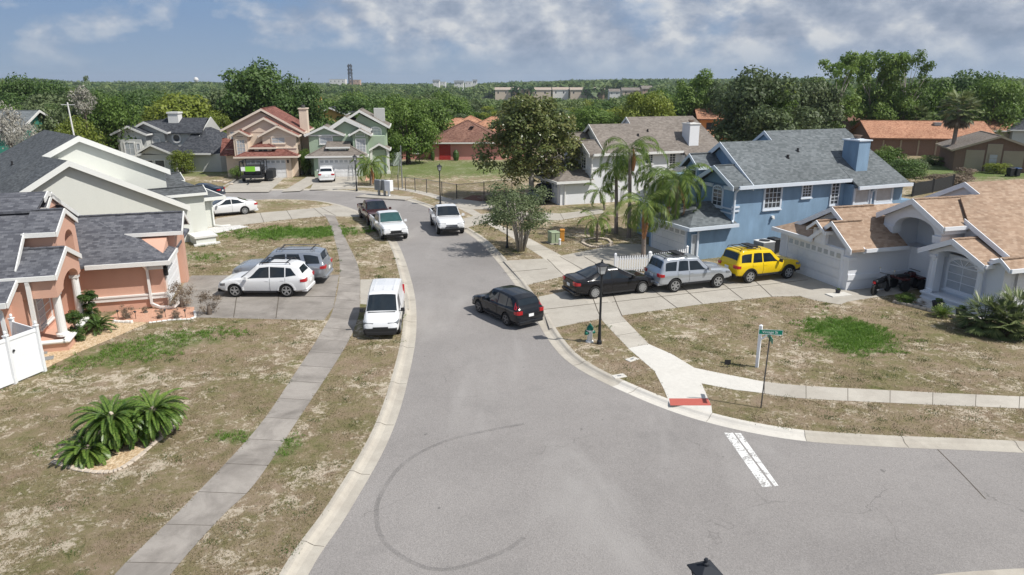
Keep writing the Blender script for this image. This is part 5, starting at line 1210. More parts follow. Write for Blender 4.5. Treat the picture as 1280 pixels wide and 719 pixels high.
t, S = car('crossover', 'parked_car', 'dark car in the shade beside the low wing of the white house', 'car', paint('navy', (0, 0, 0)), SG, detail=False)
put(t, S, (664, 252.5), (678, 249.5), -1)
for o in bpy.data.objects:
    for kk in ('wb', 'kind_'):
        if kk in o: del o[kk]
# ---------------- houses further back (photo facade positions at their own distance) ----------------
def at_scale(py): return None
def cream():
    o = G(303, 223); h = House('cream_house', 'cream stucco two-storey house with red shingle roof and tall chimney', 'house', (o.x, o.y), 8, 'cream', 'cream_trim', 'shingle_red')
    # garage forward, hip roof
    h.wall(0, 5.6, 0, 6, 2.35); h.hip(-.55, 6.5, -.5, 6.5, 2.5, .42)
    h.wall(1.5, 3.4, .8, 2.4, 3.6, 2.4); h.hip(1.1, 3.9, .5, 2.8, 3.45, .5)
    h.pane('y', .8, 1.95, 2.95, 2.98, 3.22, -1, 2, 1, 'glass', sill=False, fw=.08)
    h.garage('y', 0, .55, 5.0, 2.1, -1, cols=8, rows=4)
    # main mass behind
    h.w.prism([(-1.9, 3.0, -.4), (-1.9, 3.0, 5.4), (2.0, 3.0, 7.4), (6.4, 3.0, 5.1), (6.4, 3.0, -.4)], (0, 8, 0))
    h.gy(2.6, 11.5, -2.5, 2.3, 7.0, 5.35, 7.75, 5.0, rh=.25)
    h.wall(.2, 6.2, 1.9, 3.2, 4.6); h.gy(1.5, 6, -.4, 2.7, 5.6, 5.2, 6.8, rake=(1, 0), rh=.25); h.w.prism([(-.1, 1.8, 5.1), (2.7, 1.8, 6.5), (5.3, 1.8, 5.1)], (0, .3, 0)); h.wall(-.0, 5.3, 1.85, 3, 5.15)
    h.wall(2.4, 6.2, 1.2, 3, 4.75); h.gy(.8, 5, 2.0, 4.25, 6.6, 4.75, 5.9, rake=(1, 0), rh=.22, tri=[1.15])
    h.pane('y', 1.2, 3.5, 4.9, 3.9, 4.5, -1, 2, 2, 'glass_curtain', arch=True, fw=.09)
    # stair tower with its own little gable
    h.wall(-.7, .85, .6, 3, 4.9); h.gy(.3, 4, -1.0, .08, 1.15, 4.85, 5.45, rake=(1, 0), rh=.2, tri=[.55])
    h.pane('y', .6, -.35, .5, 2.6, 4.3, -1, 3, 4, 'glass_curtain', fw=.1)
    h.pane('y', .6, -.3, .45, 4.65, 4.8, -1, 1, 1, 'glass', arch=True, fw=.06, sill=False)
    h.pane('y', 3.0, -1.5, -.8, 4.0, 5.1, -1, 1, 2, 'glass_curtain', fw=.09)
    h.wall(-2.0, -.7, 1.8, 3.0, 3.2); h.r.slab([(-2.5, 1.2, 2.6), (-.6, 1.2, 2.6), (-.6, 3.1, 4.4), (-2.5, 3.1, 4.4)], .12)
    b = MB(); b.box(6.3, 7.2, 4.5, 6.0, -.3, 7.6); b.box(6.2, 7.3, 4.4, 6.1, 7.6, 7.72); h.part('chimney', b, 'cream'); 
    b = MB(); b.lathe([(.25, 0), (.25, .35)], (6.75, 5.2, 7.72), 10); b.build('flue', M['dark_galv'], h.t.children[-1])
    for x in (.2, 5.3):
        b = MB(); b.tbox(x, -.12, 1.7, 2.0, .07, .07, .09, .09); h.part('wall_lantern', b, 'black_metal')
    b = MB(); b.box(2.3, 6.22, 1.12, 1.2, 4.55, 4.67); b.box(2.6, 6.22, 1.12, 1.2, 3.25, 3.37); h.part('band', b, 'cream_trim')
    h.done()
cream()
def green():
    o = G(397, 221.5); h = House('green_house', 'green stucco two-storey house with white-edged gables and palm in front', 'house', (o.x, o.y), 8, 'green_stucco', 'white_trim', 'shingle_taupe')
    h.wall(-.3, 5.2, 0, 6, 2.3); h.hip(-1.1, 5.9, -.5, 6.3, 2.45, .50)
    h.wall(1.4, 3.6, .7, 2.2, 3.45, 2.4); h.r.slab([(1.1, .4, 3.4), (3.9, .4, 3.4), (3.9, 2.6, 4.0), (1.1, 2.6, 4.0)], .1); h.f.box(1.1, 3.9, .3, .4, 3.25, 3.42)
    h.pane('y', .7, 1.7, 3.3, 2.88, 3.15, -1, 3, 1, 'glass_curtain', sill=False, fw=.08)
    h.garage('y', 0, .35, 4.75, 2.05, -1, cols=8)
    h.wall(-1.0, 7.9, 2.4, 9, 4.5)
    h.gy(2.0, 6, -1.4, .9, 3.2, 4.75, 5.75, rake=(1, 0), rh=.26, tri=[2.3])
    h.pane('y', 2.4, .3, 1.7, 3.7, 4.4, -1, 2, 2, 'glass_curtain', arch=True, fw=.1)
    b = MB(); b.box(-1.1, 3.0, 2.25, 2.4, 4.55, 4.72); h.part('band', b, 'white_trim')
    h.w.prism([(.5, 3.0, 4.4), (3.3, 3.0, 6.5), (6.0, 3.0, 4.8), (6.0, 3.0, 4.3)], (0, 4, 0)); h.gy(2.6, 9, .1, 3.3, 6.3, 4.7, 6.75, 5.3, rake=(1, 0), rh=.5)
    h.w.prism([(3.0, 4.0, 4.4), (5.0, 4.0, 7.0), (8.0, 4.0, 5.4), (8.0, 4.0, -.4), (3.0, 4.0, -.4)], (0, 5.5, 0)); h.gy(3.5, 10.5, 1.9, 5.0, 8.5, 5.6, 7.5, 5.55, rh=.28)
    h.pane('y', 4.0, 6.1, 7.4, 3.75, 5.1, -1, 3, 4, 'glass_curtain', arch=True, fw=.13)
    h.wall(4.2, 6.0, 1.4, 4.2, 4.8); h.gy(1.0, 5, 3.8, 5.1, 6.4, 4.75, 5.45, rake=(1, 0), rh=.2, tri=[1.35])
    h.pane('y', 1.4, 4.6, 5.6, 2.7, 4.2, -1, 3, 4, 'glass_curtain', fw=.1); h.pane('y', 1.4, 4.6, 5.6, 4.55, 4.9, -1, 1, 1, 'glass_curtain', fw=.05, sill=False)
    h.gy(2.0, 5, 6.0, 7.2, 8.5, 2.95, 3.65, rake=(1, 0), rh=.22, tri=[2.4])
    for x in (6.2, 8.2):
        b = MB(); b.box(x-.15, x+.15, 2.15, 2.45, -.1, 2.9); b.box(x-.22, x+.22, 2.08, 2.5, .0, .3); b.box(x-.2, x+.2, 2.1, 2.5, 2.7, 2.92); h.part('column', b, 'white_trim')
    h.pane('y', 4.0, 6.8, 7.6, .1, 2.1, -1, 1, 1, 'glass', fw=.12, name='front_door', sill=False)
    b = MB(); b.box(6.6, 7.9, 6, 7.4, 6.0, 7.6); h.part('chimney', b, 'greysiding')
    h.done()
green()
def greyhouse():
    o = G(240, 213); h = House('siding_house', 'grey siding house with white trim, round window and dark roof beside the cream house', 'house', (o.x, o.y), 0, 'greysiding', 'white_trim', 'shingle_darkgrey')
    # left bay gable, centre gable, sloping round-window wall, garage right
    h.wall(-8.6, -5.0, -.5, 7, 4.5, -1); h.gy(-1.0, 7, -9.1, -6.9, -4.6, 4.55, 5.55, rake=(1, 0), rh=.24, tri=[-.45])
    h.wall(-8.0, -5.4, -1.1, -.5, 3.9, 1.6); h.pane('y', -1.1, -7.4, -6.3, 2.0, 3.5, -1, 2, 2, 'glass_curtain', fw=.14); h.pane('y', -1.1, -5.95, -5.6, 2.1, 3.4, -1, 1, 2, 'glass_curtain', fw=.1)
    b = MB(); b.box(-8.1, -5.3, -1.25, -.5, 1.4, 1.68); h.part('band', b, 'white_trim')
    h.wall(-5.2, -3.2, .6, 7, 4.6, -1); h.gy(.2, 7, -7.6, -5.4, -2.6, 4.9, 6.0, 4.7, rake=(1, 0), rh=.26, tri=[.75]); h.pane('y', .6, -4.7, -3.9, 2.6, 3.9, -1, 2, 3, 'glass_curtain', arch=True, fw=.13)
    h.w.prism([(-3.2, 1.3, -.4), (-3.2, 1.3, 4.6), (1.0, 1.3, 4.6), (1.0, 1.3, -.4)], (0, 5, 0))
    h.r.slab([(-5.4, .9, 4.6), (1.4, .9, 4.6), (1.0, 4.2, 6.3), (-4.4, 4.2, 6.3)], .13); h.r.slab([(-5.4, 7.5, 4.6), (-4.4, 4.2, 6.3), (1.0, 4.2, 6.3), (1.4, 7.5, 4.6)], .13)
    h.w.prism([(1.0, .9, 4.2), (1.35, 4.2, 6.4), (1.35, 7, 4.5), (1.0, 7, 2), (1.0, .9, 2)], (.12, 0, 0))
    g = MB(); g.tube([(-2.0, 1.29, 3.9), (-2.0, 1.24, 3.9)], .42, 18); o_ = g.build('round_window', M['glass'], h.t)
    f = MB(); prev = None
    for a in np.linspace(0, 2*math.pi, 19):
        q = (-2.0+.52*math.cos(a), 1.22, 3.9+.52*math.sin(a))
        if prev: f.bar(prev, q, .2, .1, up=(0, 1, 0))
        prev = q
    f.build('frame', h.tm, o_)
    b = MB(); b.box(-3.6, -2.3, 3.0, 4.2, 5.2, 7.0); b.box(-3.7, -2.2, 2.9, 4.3, 6.85, 7.05); h.part('chimney', b, 'white_trim')
    h.wall(-4.8, -1.0, -2.6, 2, 2.2, -1); h.gy(-3.1, 3, -5.2, -3.3, -.4, 2.5, 3.5, 2.25, rake=(1, 0), rh=.22, tri=[-2.55])
    for x0, x1 in ((-4.5, -3.5), (-3.2, -2.1)): h.pane('y', -2.6, x0, x1, .7, 1.5, -1, 1, 1, 'glass', fw=.09)
    h.wall(0, 4.4, -1.5, 6, 2.2); h.w.prism([(4.4, -1.5, -.4), (4.4, -1.5, 2.2), (4.4, 6, 2.2), (4.4, 6, -.4)], (1.6, 1.5, 0))
    h.r.slab([(-1.0, -2.0, 2.3), (3.4, -2.0, 2.3), (1.2, 2.5, 5.2), (.2, 2.5, 5.2)], .13); h.r.slab([(3.4, -2.0, 2.3), (6.6, 2.0, 2.3), (6.6, 7, 2.3), (1.2, 4, 5.2), (1.2, 2.5, 5.2)], .13)
    h.f.box(.6, 3.45, -2.1, -2.0, 2.13, 2.33)
    h.garage('x', 6.0, 1.0, 4.5, 1.9, 1, cols=4)
    h.done()
greyhouse()
def ranch(name, label, px, deg, w, d, hz, pitch, wall, trim, roof, kind='gx', z=0.0, extra=None):
    o = G(*px, z); h = House(name, label, 'house', (o.x, o.y), deg, wall, trim, roof); h.t.location.z = z
    h.wall(0, w, 0, d, hz, -3)
    if kind == 'gx': h.gx(-.5, w+.5, -.5, d/2, d+.5, hz+.12, hz+.12+(d/2)*pitch, rake=(1, 1), tri=[0, w-.14])
    elif kind == 'gy': h.gy(-.5, d+.5, -.5, w/2, w+.5, hz+.12, hz+.12+(w/2)*pitch, rake=(1, 1), tri=[0, d-.14])
    else: h.hip(-.5, w+.5, -.5, d+.5, hz+.12, pitch)
    if extra: extra(h)
    h.done(); return h
def e_pink(h):
    h.garage('y', 0, 4.6, 8.9, 2.1, -1, rows=4, cols=6, lites=False, m='pink', name='blank_panel') if False else None
    b = MB(); b.box(1.2, 2.8, -.06, .0, .0, 2.35); h.part('front_door', b, 'red_door')
    h.pane('y', 0, -2.4, -1.6, .9, 1.6, -1, 1, 2, 'glass', fw=.08) if False else None
    h.wall(-4.6, 0, 1.0, 8, 2.2); h.r.slab([(-5.2, .5, 2.35), (0, .5, 2.35), (0, 4.5, 3.9), (-3.0, 4.5, 3.9)], .12); h.pane('y', 1.0, -2.6, -1.8, .9, 1.7, -1, 1, 2, 'glass_curtain', fw=.09)
    h.wall(10.4, 13.4, 1.5, 8, 3.0); h.r.slab([(10.0, 1.0, 3.7), (13.9, 1.0, 2.3), (13.9, 9, 2.3), (10.0, 9, 3.7)], .12)
    b = MB(); b.prism([(10.0, .98, 3.75), (13.9, .98, 2.35), (13.9, .98, 2.0), (10.0, .98, 3.3)], (0, -.08, 0)); h.part('rake_board', b, 'red_door')
    b = MB(); b.box(5.6, 6.2, 2.4, 3.4, 4.5, 4.56); h.part('skylight', b, 'glass')
    for x, r in ((3.6, .45), (.3, .3)):
        b = MB(); b.lathe([(r*.7, 0), (r, .5), (r*.9, 1.1), (r*.3, 1.5)], (x, -.9, 0), 8)
        o = b.build('potted_shrub', M['leaf_dark']); o.parent = h.t
ranch('pink_house', 'single-storey pink stucco house with brown hip roof and red door', (539, 200), 2, 10.4, 11, 2.35, .5, 'pink', 'white_trim', 'shingle_brown', 'hip', 0, e_pink)
ranch('terracotta_roof_house', 'white-walled house with terracotta hip roof right behind the pink house', (584, 186), 5, 13, 10, 2.9, .5, 'pale_stucco', 'white_trim', 'shingle_orange', 'hip', -1.5)
ranch('terracotta_roof_house', 'house with brown and orange roof peeping over the left of the pink house', (536, 184), -5, 10, 9, 2.8, .45, 'pink', 'white_trim', 'shingle_orange', 'hip', -1)
ranch('terracotta_roof_house', 'house whose orange roof peak shows just above the middle of the pink roof', (560, 180), 0, 9, 9, 2.9, .5, 'pink', 'white_trim', 'shingle_orange', 'hip', -1.5)
def e_yel(h):
    h.pane('y', 0, 2.6, 3.4, 3.9, 4.9, -1, 1, 2, 'glass', fw=.08)
    b = MB(); b.box(.1, 1.1, 1, 2, 5, 9.4); h.part('chimney', b, 'yellow_stucco')
ranch('yellow_house', 'yellow stucco house with a chimney seen between the cream and green houses', (398, 183), 8, 5.4, 8, 6.0, .5, 'yellow_stucco', 'white_trim', 'shingle_darkgrey', 'gy', -1.5, e_yel)
ranch('dark_roof_house', 'low house with dark roof just right of the yellow house', (413, 180), 4, 8, 9, 4.0, .5, 'greysiding', 'white_trim', 'shingle_darkgrey', 'gx', -1.5)
ranch('pale_shed', 'pale flat lean-to behind the fence between the cream and green houses', (378, 196), 4, 5.5, 4, 2.2, .12, 'pale_stucco', 'white_trim', 'shingle_taupe', 'gx', 0)
ranch('brown_roof_house', 'house with brown hip roof left of the grey siding house', (112, 205), 5, 9, 12, 3.0, .4, 'brick_brown', 'wood', 'shingle_brown', 'hip', 0)
def e_teal(h):
    b = MB(); b.box(-.5, 4.7, -.62, -.5, 5.6, 5.95); h.part('gutter', b, 'white_trim')
ranch('teal_house', 'teal green house with pale metal roof at the left edge', (-22, 232), 12, 4.6, 9, 6.0, .35, 'teal_stucco', 'white_trim', 'shingle_grey', 'gx', 0, e_teal)
def e_or(h):
    h.pane('y', 0, 1.2, 2.4, 4.0, 5.0, -1, 2, 2, 'glass', fw=.08); h.wall(0, 5.5, -2.5, 0, 2.9); h.r.slab([(-.4, -3, 2.9), (6, -3, 2.9), (6, 0, 4.0), (-.4, 0, 4.0)], .12)
ranch('orange_house', 'orange stucco two-storey house with red tiled roof left of the big oak', (872, 191), -8, 6.5, 9, 5.6, .35, 'orange_stucco', 'wood', 'shingle_orange', 'gx', -1, e_or)
def e_ra(h):
    h.pane('y', 0, 12.2, 13.6, .9, 2.0, -1, 2, 2, 'glass', fw=.1)
    for x in (1.5, 4, 6.5, 9, 11.4, 14.4, 16.4): b = MB(); b.box(x, x+.22, -.06, 0, 0, 2.3); h.part('pilaster', b, 'tan_siding')
    b = MB(); b.box(9.8, 10.8, 3.6, 4.4, 4.3, 4.75); h.part('roof_vent', b, 'galv')
    b = MB(); b.box(17.0, 17.06, .3, 5.5, .1, 2.1); h.part('garage_door', b, 'garage_white')
ranch('ranch_house', 'tan brick ranch house with long orange-brown roof and blank white garage', (1088, 194), -9, 17, 11, 2.5, .42, 'brick_brown', 'wood', 'shingle_orange', 'gx', 0, e_ra)
def e_rb(h):
    b = MB(); b.box(1.2, 3.2, -.06, -.002, 0, 2.6); b.box(3.4, 5.0, -.10, -.002, 0, 3.4); b.box(5.2, 7.4, -.06, -.002, 0, 2.6); h.part('siding_panel', b, 'tan_siding')
    h.pane('y', -.1, 3.8, 4.6, .3, 2.1, -1, 1, 4, 'glass_curtain', fw=.12)
    h.garage('x', 9.0, 1.2, 5.8, 2.1, 1, cols=6, lites=False)
ranch('grey_roof_house', 'tan siding house with grey-brown roof and white garage at the right edge', (1190, 213), -20, 9, 9, 2.5, .40, 'brick_brown', 'tan_siding', 'shingle_taupe', 'gy', 0, e_rb)
ranch('back_house', 'low house with tan roof behind the tall cabbage palm', (1214, 185), -5, 11, 8, 2.8, .35, 'tan_siding', 'white_trim', 'shingle_orange', 'hip', 0)
ranch('back_house', 'low house with pale blue-grey roof under the trees behind the cabbage palm', (1190, 180), -5, 9, 8, 2.9, .3, 'pale_stucco', 'white_trim', 'shingle_grey', 'gx', 0)
ranch('back_house', 'dark grey roof showing at the far right edge', (1262, 186), -15, 10, 10, 3.0, .45, 'greysiding', 'white_trim', 'shingle_darkgrey', 'hip', 0)
ranch('back_house', 'brown roof just showing over the ranch house roof', (1060, 172), 0, 12, 9, 3.2, .4, 'brick_brown', 'wood', 'shingle_brown', 'gx', 0)
# distant town: rows of pale townhouses, sheds, a lattice mast and a water tower
rg = random.Random(5)
def town_block(px0, px1, py, Y, h, mats, roof, name, label, cat='building', depth=14, gable=True):
    a = YP(px0, py, Y); c = YP(px1, py, Y); zg = float(terr(a.x, Y))-1
    H = House(name, label, cat, (a.x, Y), 0, mats, 'white_trim', roof); w = c.x-a.x
    H.wall(0, w, 0, depth, a.z+h, zg)
    if gable: H.gx(-.6, w+.6, -.6, depth/2, depth+.6, a.z+h+.1, a.z+h+.1+depth*.18, rake=(1, 1), tri=[0, w-.14])
    else: H.wall(-.2, w+.2, -.2, depth+.2, a.z+h+.5, a.z+h)
    n = max(2, int(w/7)); b = MB()
    for k in range(n):
        x = (k+.3)*w/n; b.box(x, x+w/n*.16, -.05, .0, a.z+h*.55, a.z+h*.80)
    b.build('window', M['glass'], H.t)
    H.done(); return H
M['town_roof'] = mat('town_roof', (.40, .33, .27), .9, var=.1, scale=.05); M['town_cream'] = mat('town_cream', (.62, .52, .42), .9, var=.1, scale=.05); M['town_white'] = mat('town_white', (.72, .71, .69), .9, var=.05, scale=.05); M['town_tan'] = mat('town_tan', (.50, .36, .27), .9, var=.1, scale=.05)
xs_ = [618, 640, 664, 690, 712, 735, 757]
words = ['westmost', 'second', 'third', 'middle', 'fifth', 'sixth', 'eastmost']
for k in range(6):
    H = town_block(xs_[k]+1, xs_[k+1]-1.5, 123-.3*(k % 2), 800+rg.uniform(-20, 20), 9, ['town_cream', 'town_tan', 'town_cream', 'town_white'][k % 4], 'town_roof', 'townhouse_row', '%s in the long line of cream townhouses on the horizon' % ['leftmost', 'second', 'third', 'fourth', 'fifth', 'rightmost'][k]); H.t['group'] = 'far townhouse rows'
for k, (x0, x1, py, Y, m_) in enumerate([(762, 775, 122, 760, 'town_white'), (778, 800, 121, 720, 'town_cream'), (803, 815, 119, 700, 'town_tan')]):
    H = town_block(x0, x1, py, Y, 6, m_, 'shingle_taupe', 'far_house', ['white house', 'cream house', 'tan house'][k]+' right of the far townhouse rows, among trees')
H = town_block(412, 432, 107.0, 1500, 12, 'town_white', 'shingle_grey', 'warehouse', 'white warehouse at the foot of the lattice mast', gable=False)
H = town_block(437, 450, 106.5, 1500, 10, 'town_tan', 'shingle_red', 'warehouse', 'tan warehouse just right of the lattice mast', gable=False)
for k, (x0, x1, py, Y) in enumerate([(541, 549, 107.8, 1250), (550, 557, 108.5, 1300), (568, 579, 110, 1100), (581, 590, 108.8, 1150), (591, 596, 108, 1200)]):
    H = town_block(x0, x1, py, Y, 8, 'town_white', 'shingle_grey', 'far_building', ['leftmost', 'second', 'middle', 'fourth', 'rightmost'][k]+' of the five white buildings in the woods below the horizon', gable=k % 2 == 0)
# lattice mast
t_ = thing('lattice_mast', 'dark lattice telecom mast on the horizon above the warehouse', 'mast', (YP(438.5, 106, 1400).x, 1400, 0))
zb_ = float(terr(t_.location.x, 1400)); zt_ = YP(438, 80, 1400).z
b = MB(); n = 9
for sx, sy in ((1, 1), (1, -1), (-1, -1), (-1, 1)): b.bar((sx*4.2, sy*4.2, zb_), (sx*2.0, sy*2.0, zt_), .9)
for k in range(n):
    z0 = zb_+(zt_-zb_)*k/n; z1 = zb_+(zt_-zb_)*(k+1)/n; w0 = 4.2-2.2*k/n; w1 = 4.2-2.2*(k+1)/n
    for (a, c) in (((-1, -1), (1, -1)), ((1, -1), (1, 1)), ((1, 1), (-1, 1)), ((-1, 1), (-1, -1))):
        b.bar((a[0]*w0, a[1]*w0, z0), (c[0]*w1, c[1]*w1, z1), .45); b.bar((c[0]*w0, c[1]*w0, z0), (a[0]*w1, a[1]*w1, z1), .45)
b.build('frame', M['dark_galv'], t_)
for k, z in enumerate((zt_-4, zt_-11, zt_-17)):
    b = MB(); b.lathe([(3.4, -.6), (3.4, .6)], (0, 0, z), 8)
    for a in range(6): b.box(4*math.cos(a*1.05)-.5, 4*math.cos(a*1.05)+.5, 4*math.sin(a*1.05)-.5, 4*math.sin(a*1.05)+.5, z-2, z+2)
    b.build('antenna_ring', M['dark_galv'], t_)
t_ = thing('water_tower', 'tiny white water tower on the left horizon', 'water tower', (YP(245.5, 103, 1800).x, 1800, 0))
zt_ = YP(245, 96.5, 1800).z; b = MB(); b.lathe([(1, 0), (4.5, 2), (6, 6), (4.5, 10), (.5, 12)], (0, 0, zt_-12), 12); b.build('tank', M['town_white'], t_)
b = MB(); b.lathe([(2.2, -14), (1.6, zt_-11)], (0, 0, 0), 8); b.build('leg', M['town_white'], t_)
# ---------------- foliage ----------------
def quads_mesh(name, C, U, V, rnd, m, shape='leaf'):
    """C centres, U half-length vectors, V half-width vectors (n,3); one pointed quad each"""
    n = len(C)
    P = np.stack([C-U, C+V*1.0-U*.05, C+U, C-V*1.0-U*.05], 1).reshape(-1, 3).astype(np.float32)
    me = bpy.data.meshes.new(name); me.vertices.add(n*4); me.vertices.foreach_set('co', P.ravel())
    me.loops.add(n*4); me.loops.foreach_set('vertex_index', np.arange(n*4, dtype=np.int32))
    me.polygons.add(n); me.polygons.foreach_set('loop_start', np.arange(0, n*4, 4, dtype=np.int32))
    try: me.polygons.foreach_set('loop_total', np.full(n, 4, dtype=np.int32))
    except Exception: pass
    me.update(calc_edges=True)
    at = me.attributes.new('rnd', 'FLOAT', 'FACE'); at.data.foreach_set('value', np.asarray(rnd, dtype=np.float32))
    me.materials.append(m); return me
def unit(v): return v/np.maximum(1e-9, np.linalg.norm(v, axis=1, keepdims=True))
def crown_arrays(rs, K, n, size, flat=.85, lob=(.26, .42), upright=1.0, gap=.0, droop=0, inner=.12):
    """K overlapping leaf clumps spread through an uneven crown of unit radius"""
    zz = rs.uniform(-.55, .80, K); az = rs.uniform(0, 6.283, K); rr_ = np.sqrt(rs.uniform(.10, 1.0, K))*np.sqrt(np.clip(1-np.abs(zz/.98)**2.2, .02, 1))*.80
    lc = np.stack([np.cos(az)*rr_, np.sin(az)*rr_, zz*flat*upright], 1); lr = rs.uniform(*lob, K)*(1.0-.22*rr_)
    lc *= (1+rs.uniform(-.14, .14, (K, 1)))
    w = lr**2; w /= w.sum(); idx = rs.choice(K, n, p=w)
    dd = unit(rs.normal(size=(n, 3))); dd[:, 2] = np.where(rs.rand(n) < .55, np.abs(dd[:, 2]), dd[:, 2])
    rr = lr[idx]*np.where(rs.rand(n) < inner, rs.rand(n)*.8, 1+rs.normal(0, .13, n)); 
    C = lc[idx]+dd*rr[:, None]*np.array([1, 1, .8])
    nrm = unit(dd+rs.normal(0, .55, (n, 3))+np.array([0, 0, .35]))
    a = unit(np.cross(nrm, rs.normal(size=(n, 3)))); b = np.cross(nrm, a)
    if droop: a = unit(a+np.array([0, 0, -droop])); b = unit(np.cross(nrm, a))
    s = size*rs.uniform(.55, 1.25, n)[:, None]
    rnd = np.clip(rs.rand(n)*.55+rs.rand(K)[idx]*.45, 0, 1)
    return C, a*s, b*s*.55, rnd, lc, lr
PROTO = {}
def proto(kind, seed):
    k = (kind, seed)
    if k not in PROTO:
        rs = np.random.RandomState(seed*7+len(kind))
        if kind == 'oak': A = crown_arrays(rs, 40, 9000, .050, .72, (.25, .42))
        elif kind == 'dense': A = crown_arrays(rs, 46, 12000, .040, .85, (.24, .38))
        elif kind == 'tall': A = crown_arrays(rs, 34, 8000, .045, 1.25, (.17, .30))
        elif kind == 'sparse': A = crown_arrays(rs, 30, 4200, .045, 1.35, (.14, .26), inner=.35)
        elif kind == 'magnolia': A = crown_arrays(rs, 84, 20000, .034, .95, (.16, .27), inner=.3)
        elif kind == 'myrtle': A = crown_arrays(rs, 60, 9000, .030, .72, (.15, .27), inner=.4)
        elif kind == 'bush': A = crown_arrays(rs, 22, 3800, .060, .8, (.3, .5))
        elif kind == 'small': A = crown_arrays(rs, 16, 1500, .085, .8, (.3, .5))
        elif kind == 'topi': A = crown_arrays(rs, 30, 3600, .085, .95, (.3, .45))
        elif kind == 'twig': A = crown_arrays(rs, 18, 2600, .045, .9, (.25, .45), inner=.5)
        C, U, V, r, lc, lr = A
        PROTO[k] = (quads_mesh('crown_'+kind, C, U, V, r, M['leaf_mid']), lc, lr)
    return PROTO[k]
def limbs(mb, base_r, h, lc, spread, seed, z0=0, nl=9, lean=(0, 0)):
    rg = random.Random(seed); c = Vector((lean[0], lean[1], h))
    mb.tube([(0, 0, z0-.3), (lean[0]*.2, lean[1]*.2, h*.3), (lean[0]*.6, lean[1]*.6, h*.65), c], [base_r*1.25, base_r, base_r*.85, base_r*.6], 9)
    for q in list(lc)[:nl]:
        e = Vector(q)*.92; s = c*rg.uniform(.62, 1.0); m = s.lerp(e, .5)+Vector((rg.uniform(-.3, .3), rg.uniform(-.3, .3), rg.uniform(.1, .4)))*spread*.12
        mb.tube([s, m, e], [base_r*.42, base_r*.25, base_r*.07], 6)
def tree(name, label, cat, loc, H, rad, kind='oak', seed=1, leaf='leaf_mid', group=None, trunk='trunk', crown_low=.28, rz=None, hz=None, tr=None, hide_limbs=False):
    """loc ground point, H total height, rad crown radius; crown occupies the part above crown_low*H"""
    me, lc, lr = proto(kind, seed)
    t = thing(name, label, cat, loc, group=group)
    zmin, zmax = lc[:, 2].min()-.25, lc[:, 2].max()+.30
    sz = (H*(1-crown_low))/(zmax-zmin); cz = H-zmax*sz
    cr = bpy.data.objects.new('crown', me); link(cr, t); cr.location = (0, 0, cz); cr.scale = (rad, rad, sz)
    cr.rotation_euler = (0, 0, rz if rz is not None else (seed*2.399+loc[0]*1.7) % 6.28)
    cr.material_slots[0].link = 'OBJECT'; cr.material_slots[0].material = M[leaf]
    b = MB(); c, s = math.cos(cr.rotation_euler.z), math.sin(cr.rotation_euler.z)
    L = [((x*c-y*s)*rad, (x*s+y*c)*rad, z*sz+cz) for x, y, z in lc]
    limbs(b, tr or max(.12, rad*.075), max(H*crown_low*1.15, cz*.8), L, rad, seed, nl=0 if hide_limbs else 12)
    b.build('trunk', M[trunk], t, smooth=True)
    return t
def tree_px(name, label, cat, px, pytop, Y, wpx, kind, seed, leaf, group=None, zg=None, low=.28, pybase=None, **k):
    p = YP(px, pytop, Y); dist = Y/math.cos(0)*1.0; rad = 1.12*wpx/2/FPX*(Y*math.cos(PITCH)+(CAM_H-p.z)*math.sin(PITCH))
    g = float(terr(p.x, Y)) if zg is None else zg
    if Y < 118 and zg is None: g = 0
    return tree(name, label, cat, (p.x, Y, g), p.z-g, rad, kind, seed, leaf, group, crown_low=low, **k)
# --- trees one can tell apart ---
o = G(664, 251); tree('magnolia_tree', 'large magnolia with glossy dark leaves and tawny undersides beside the white house', 'tree', (o.x, o.y, 0), 10.2, 5.3, 'magnolia', 3, 'leaf_magnolia', crown_low=.12, trunk='trunk_pale', tr=.26)
def myrtle():
    o = G(651, 314); t = thing('street_tree', 'small grey-green tree with several pale trunks on the verge beside a lamp post', 'tree', (o.x, o.y, 0))
    me, lc, lr = proto('myrtle', 5); cr = bpy.data.objects.new('crown', me); link(cr, t); cr.location = (-.1, 0, 2.6); cr.scale = (3.0, 2.8, 2.5)
    cr.material_slots[0].link = 'OBJECT'; cr.material_slots[0].material = M['leaf_grey']
    rg = random.Random(3); b = MB()
    for k in range(9):
        a = k*.7+rg.random()*.3; e = Vector((math.cos(a)*rg.uniform(.4, 1.2), math.sin(a)*rg.uniform(.4, 1.2), rg.uniform(1.7, 3.4)))
        s = Vector((math.cos(a)*.16, math.sin(a)*.16, -.1)); m = s.lerp(e, .45)+Vector((0, 0, .3)); b.tube([s, m, e], [.085, .06, .02], 7)
        for j in range(4): q = m.lerp(e, .3+.17*j); b.tube([q, q+Vector((rg.uniform(-.8, .8), rg.uniform(-.8, .8), rg.uniform(.2, .9)))], [.028, .008], 5)
    b.build('trunk', M['trunk_pale'], t, smooth=True)
myrtle()
BT = 'tall trees behind the houses'
tree_px('oak_tree', 'big dark green oak towering behind the cream house', 'tree', 318, 74, 112, 96, 'dense', 1, 'leaf_dark', low=.10)
tree_px('oak_tree', 'second dark oak leaning right of the biggest one, above the cream house roof', 'tree', 368, 86, 110, 78, 'dense', 2, 'leaf_dark', low=.10)
tree_px('lime_green_tree', 'broad yellow-green tree behind the grey siding house', 'tree', 225, 117, 108, 98, 'oak', 3, 'leaf_lime', low=.05)
tree_px('lime_green_tree', 'smaller yellow-green tree right behind the siding house garage roof', 'tree', 266, 138, 100, 46, 'dense', 4, 'leaf_lime', low=.05)
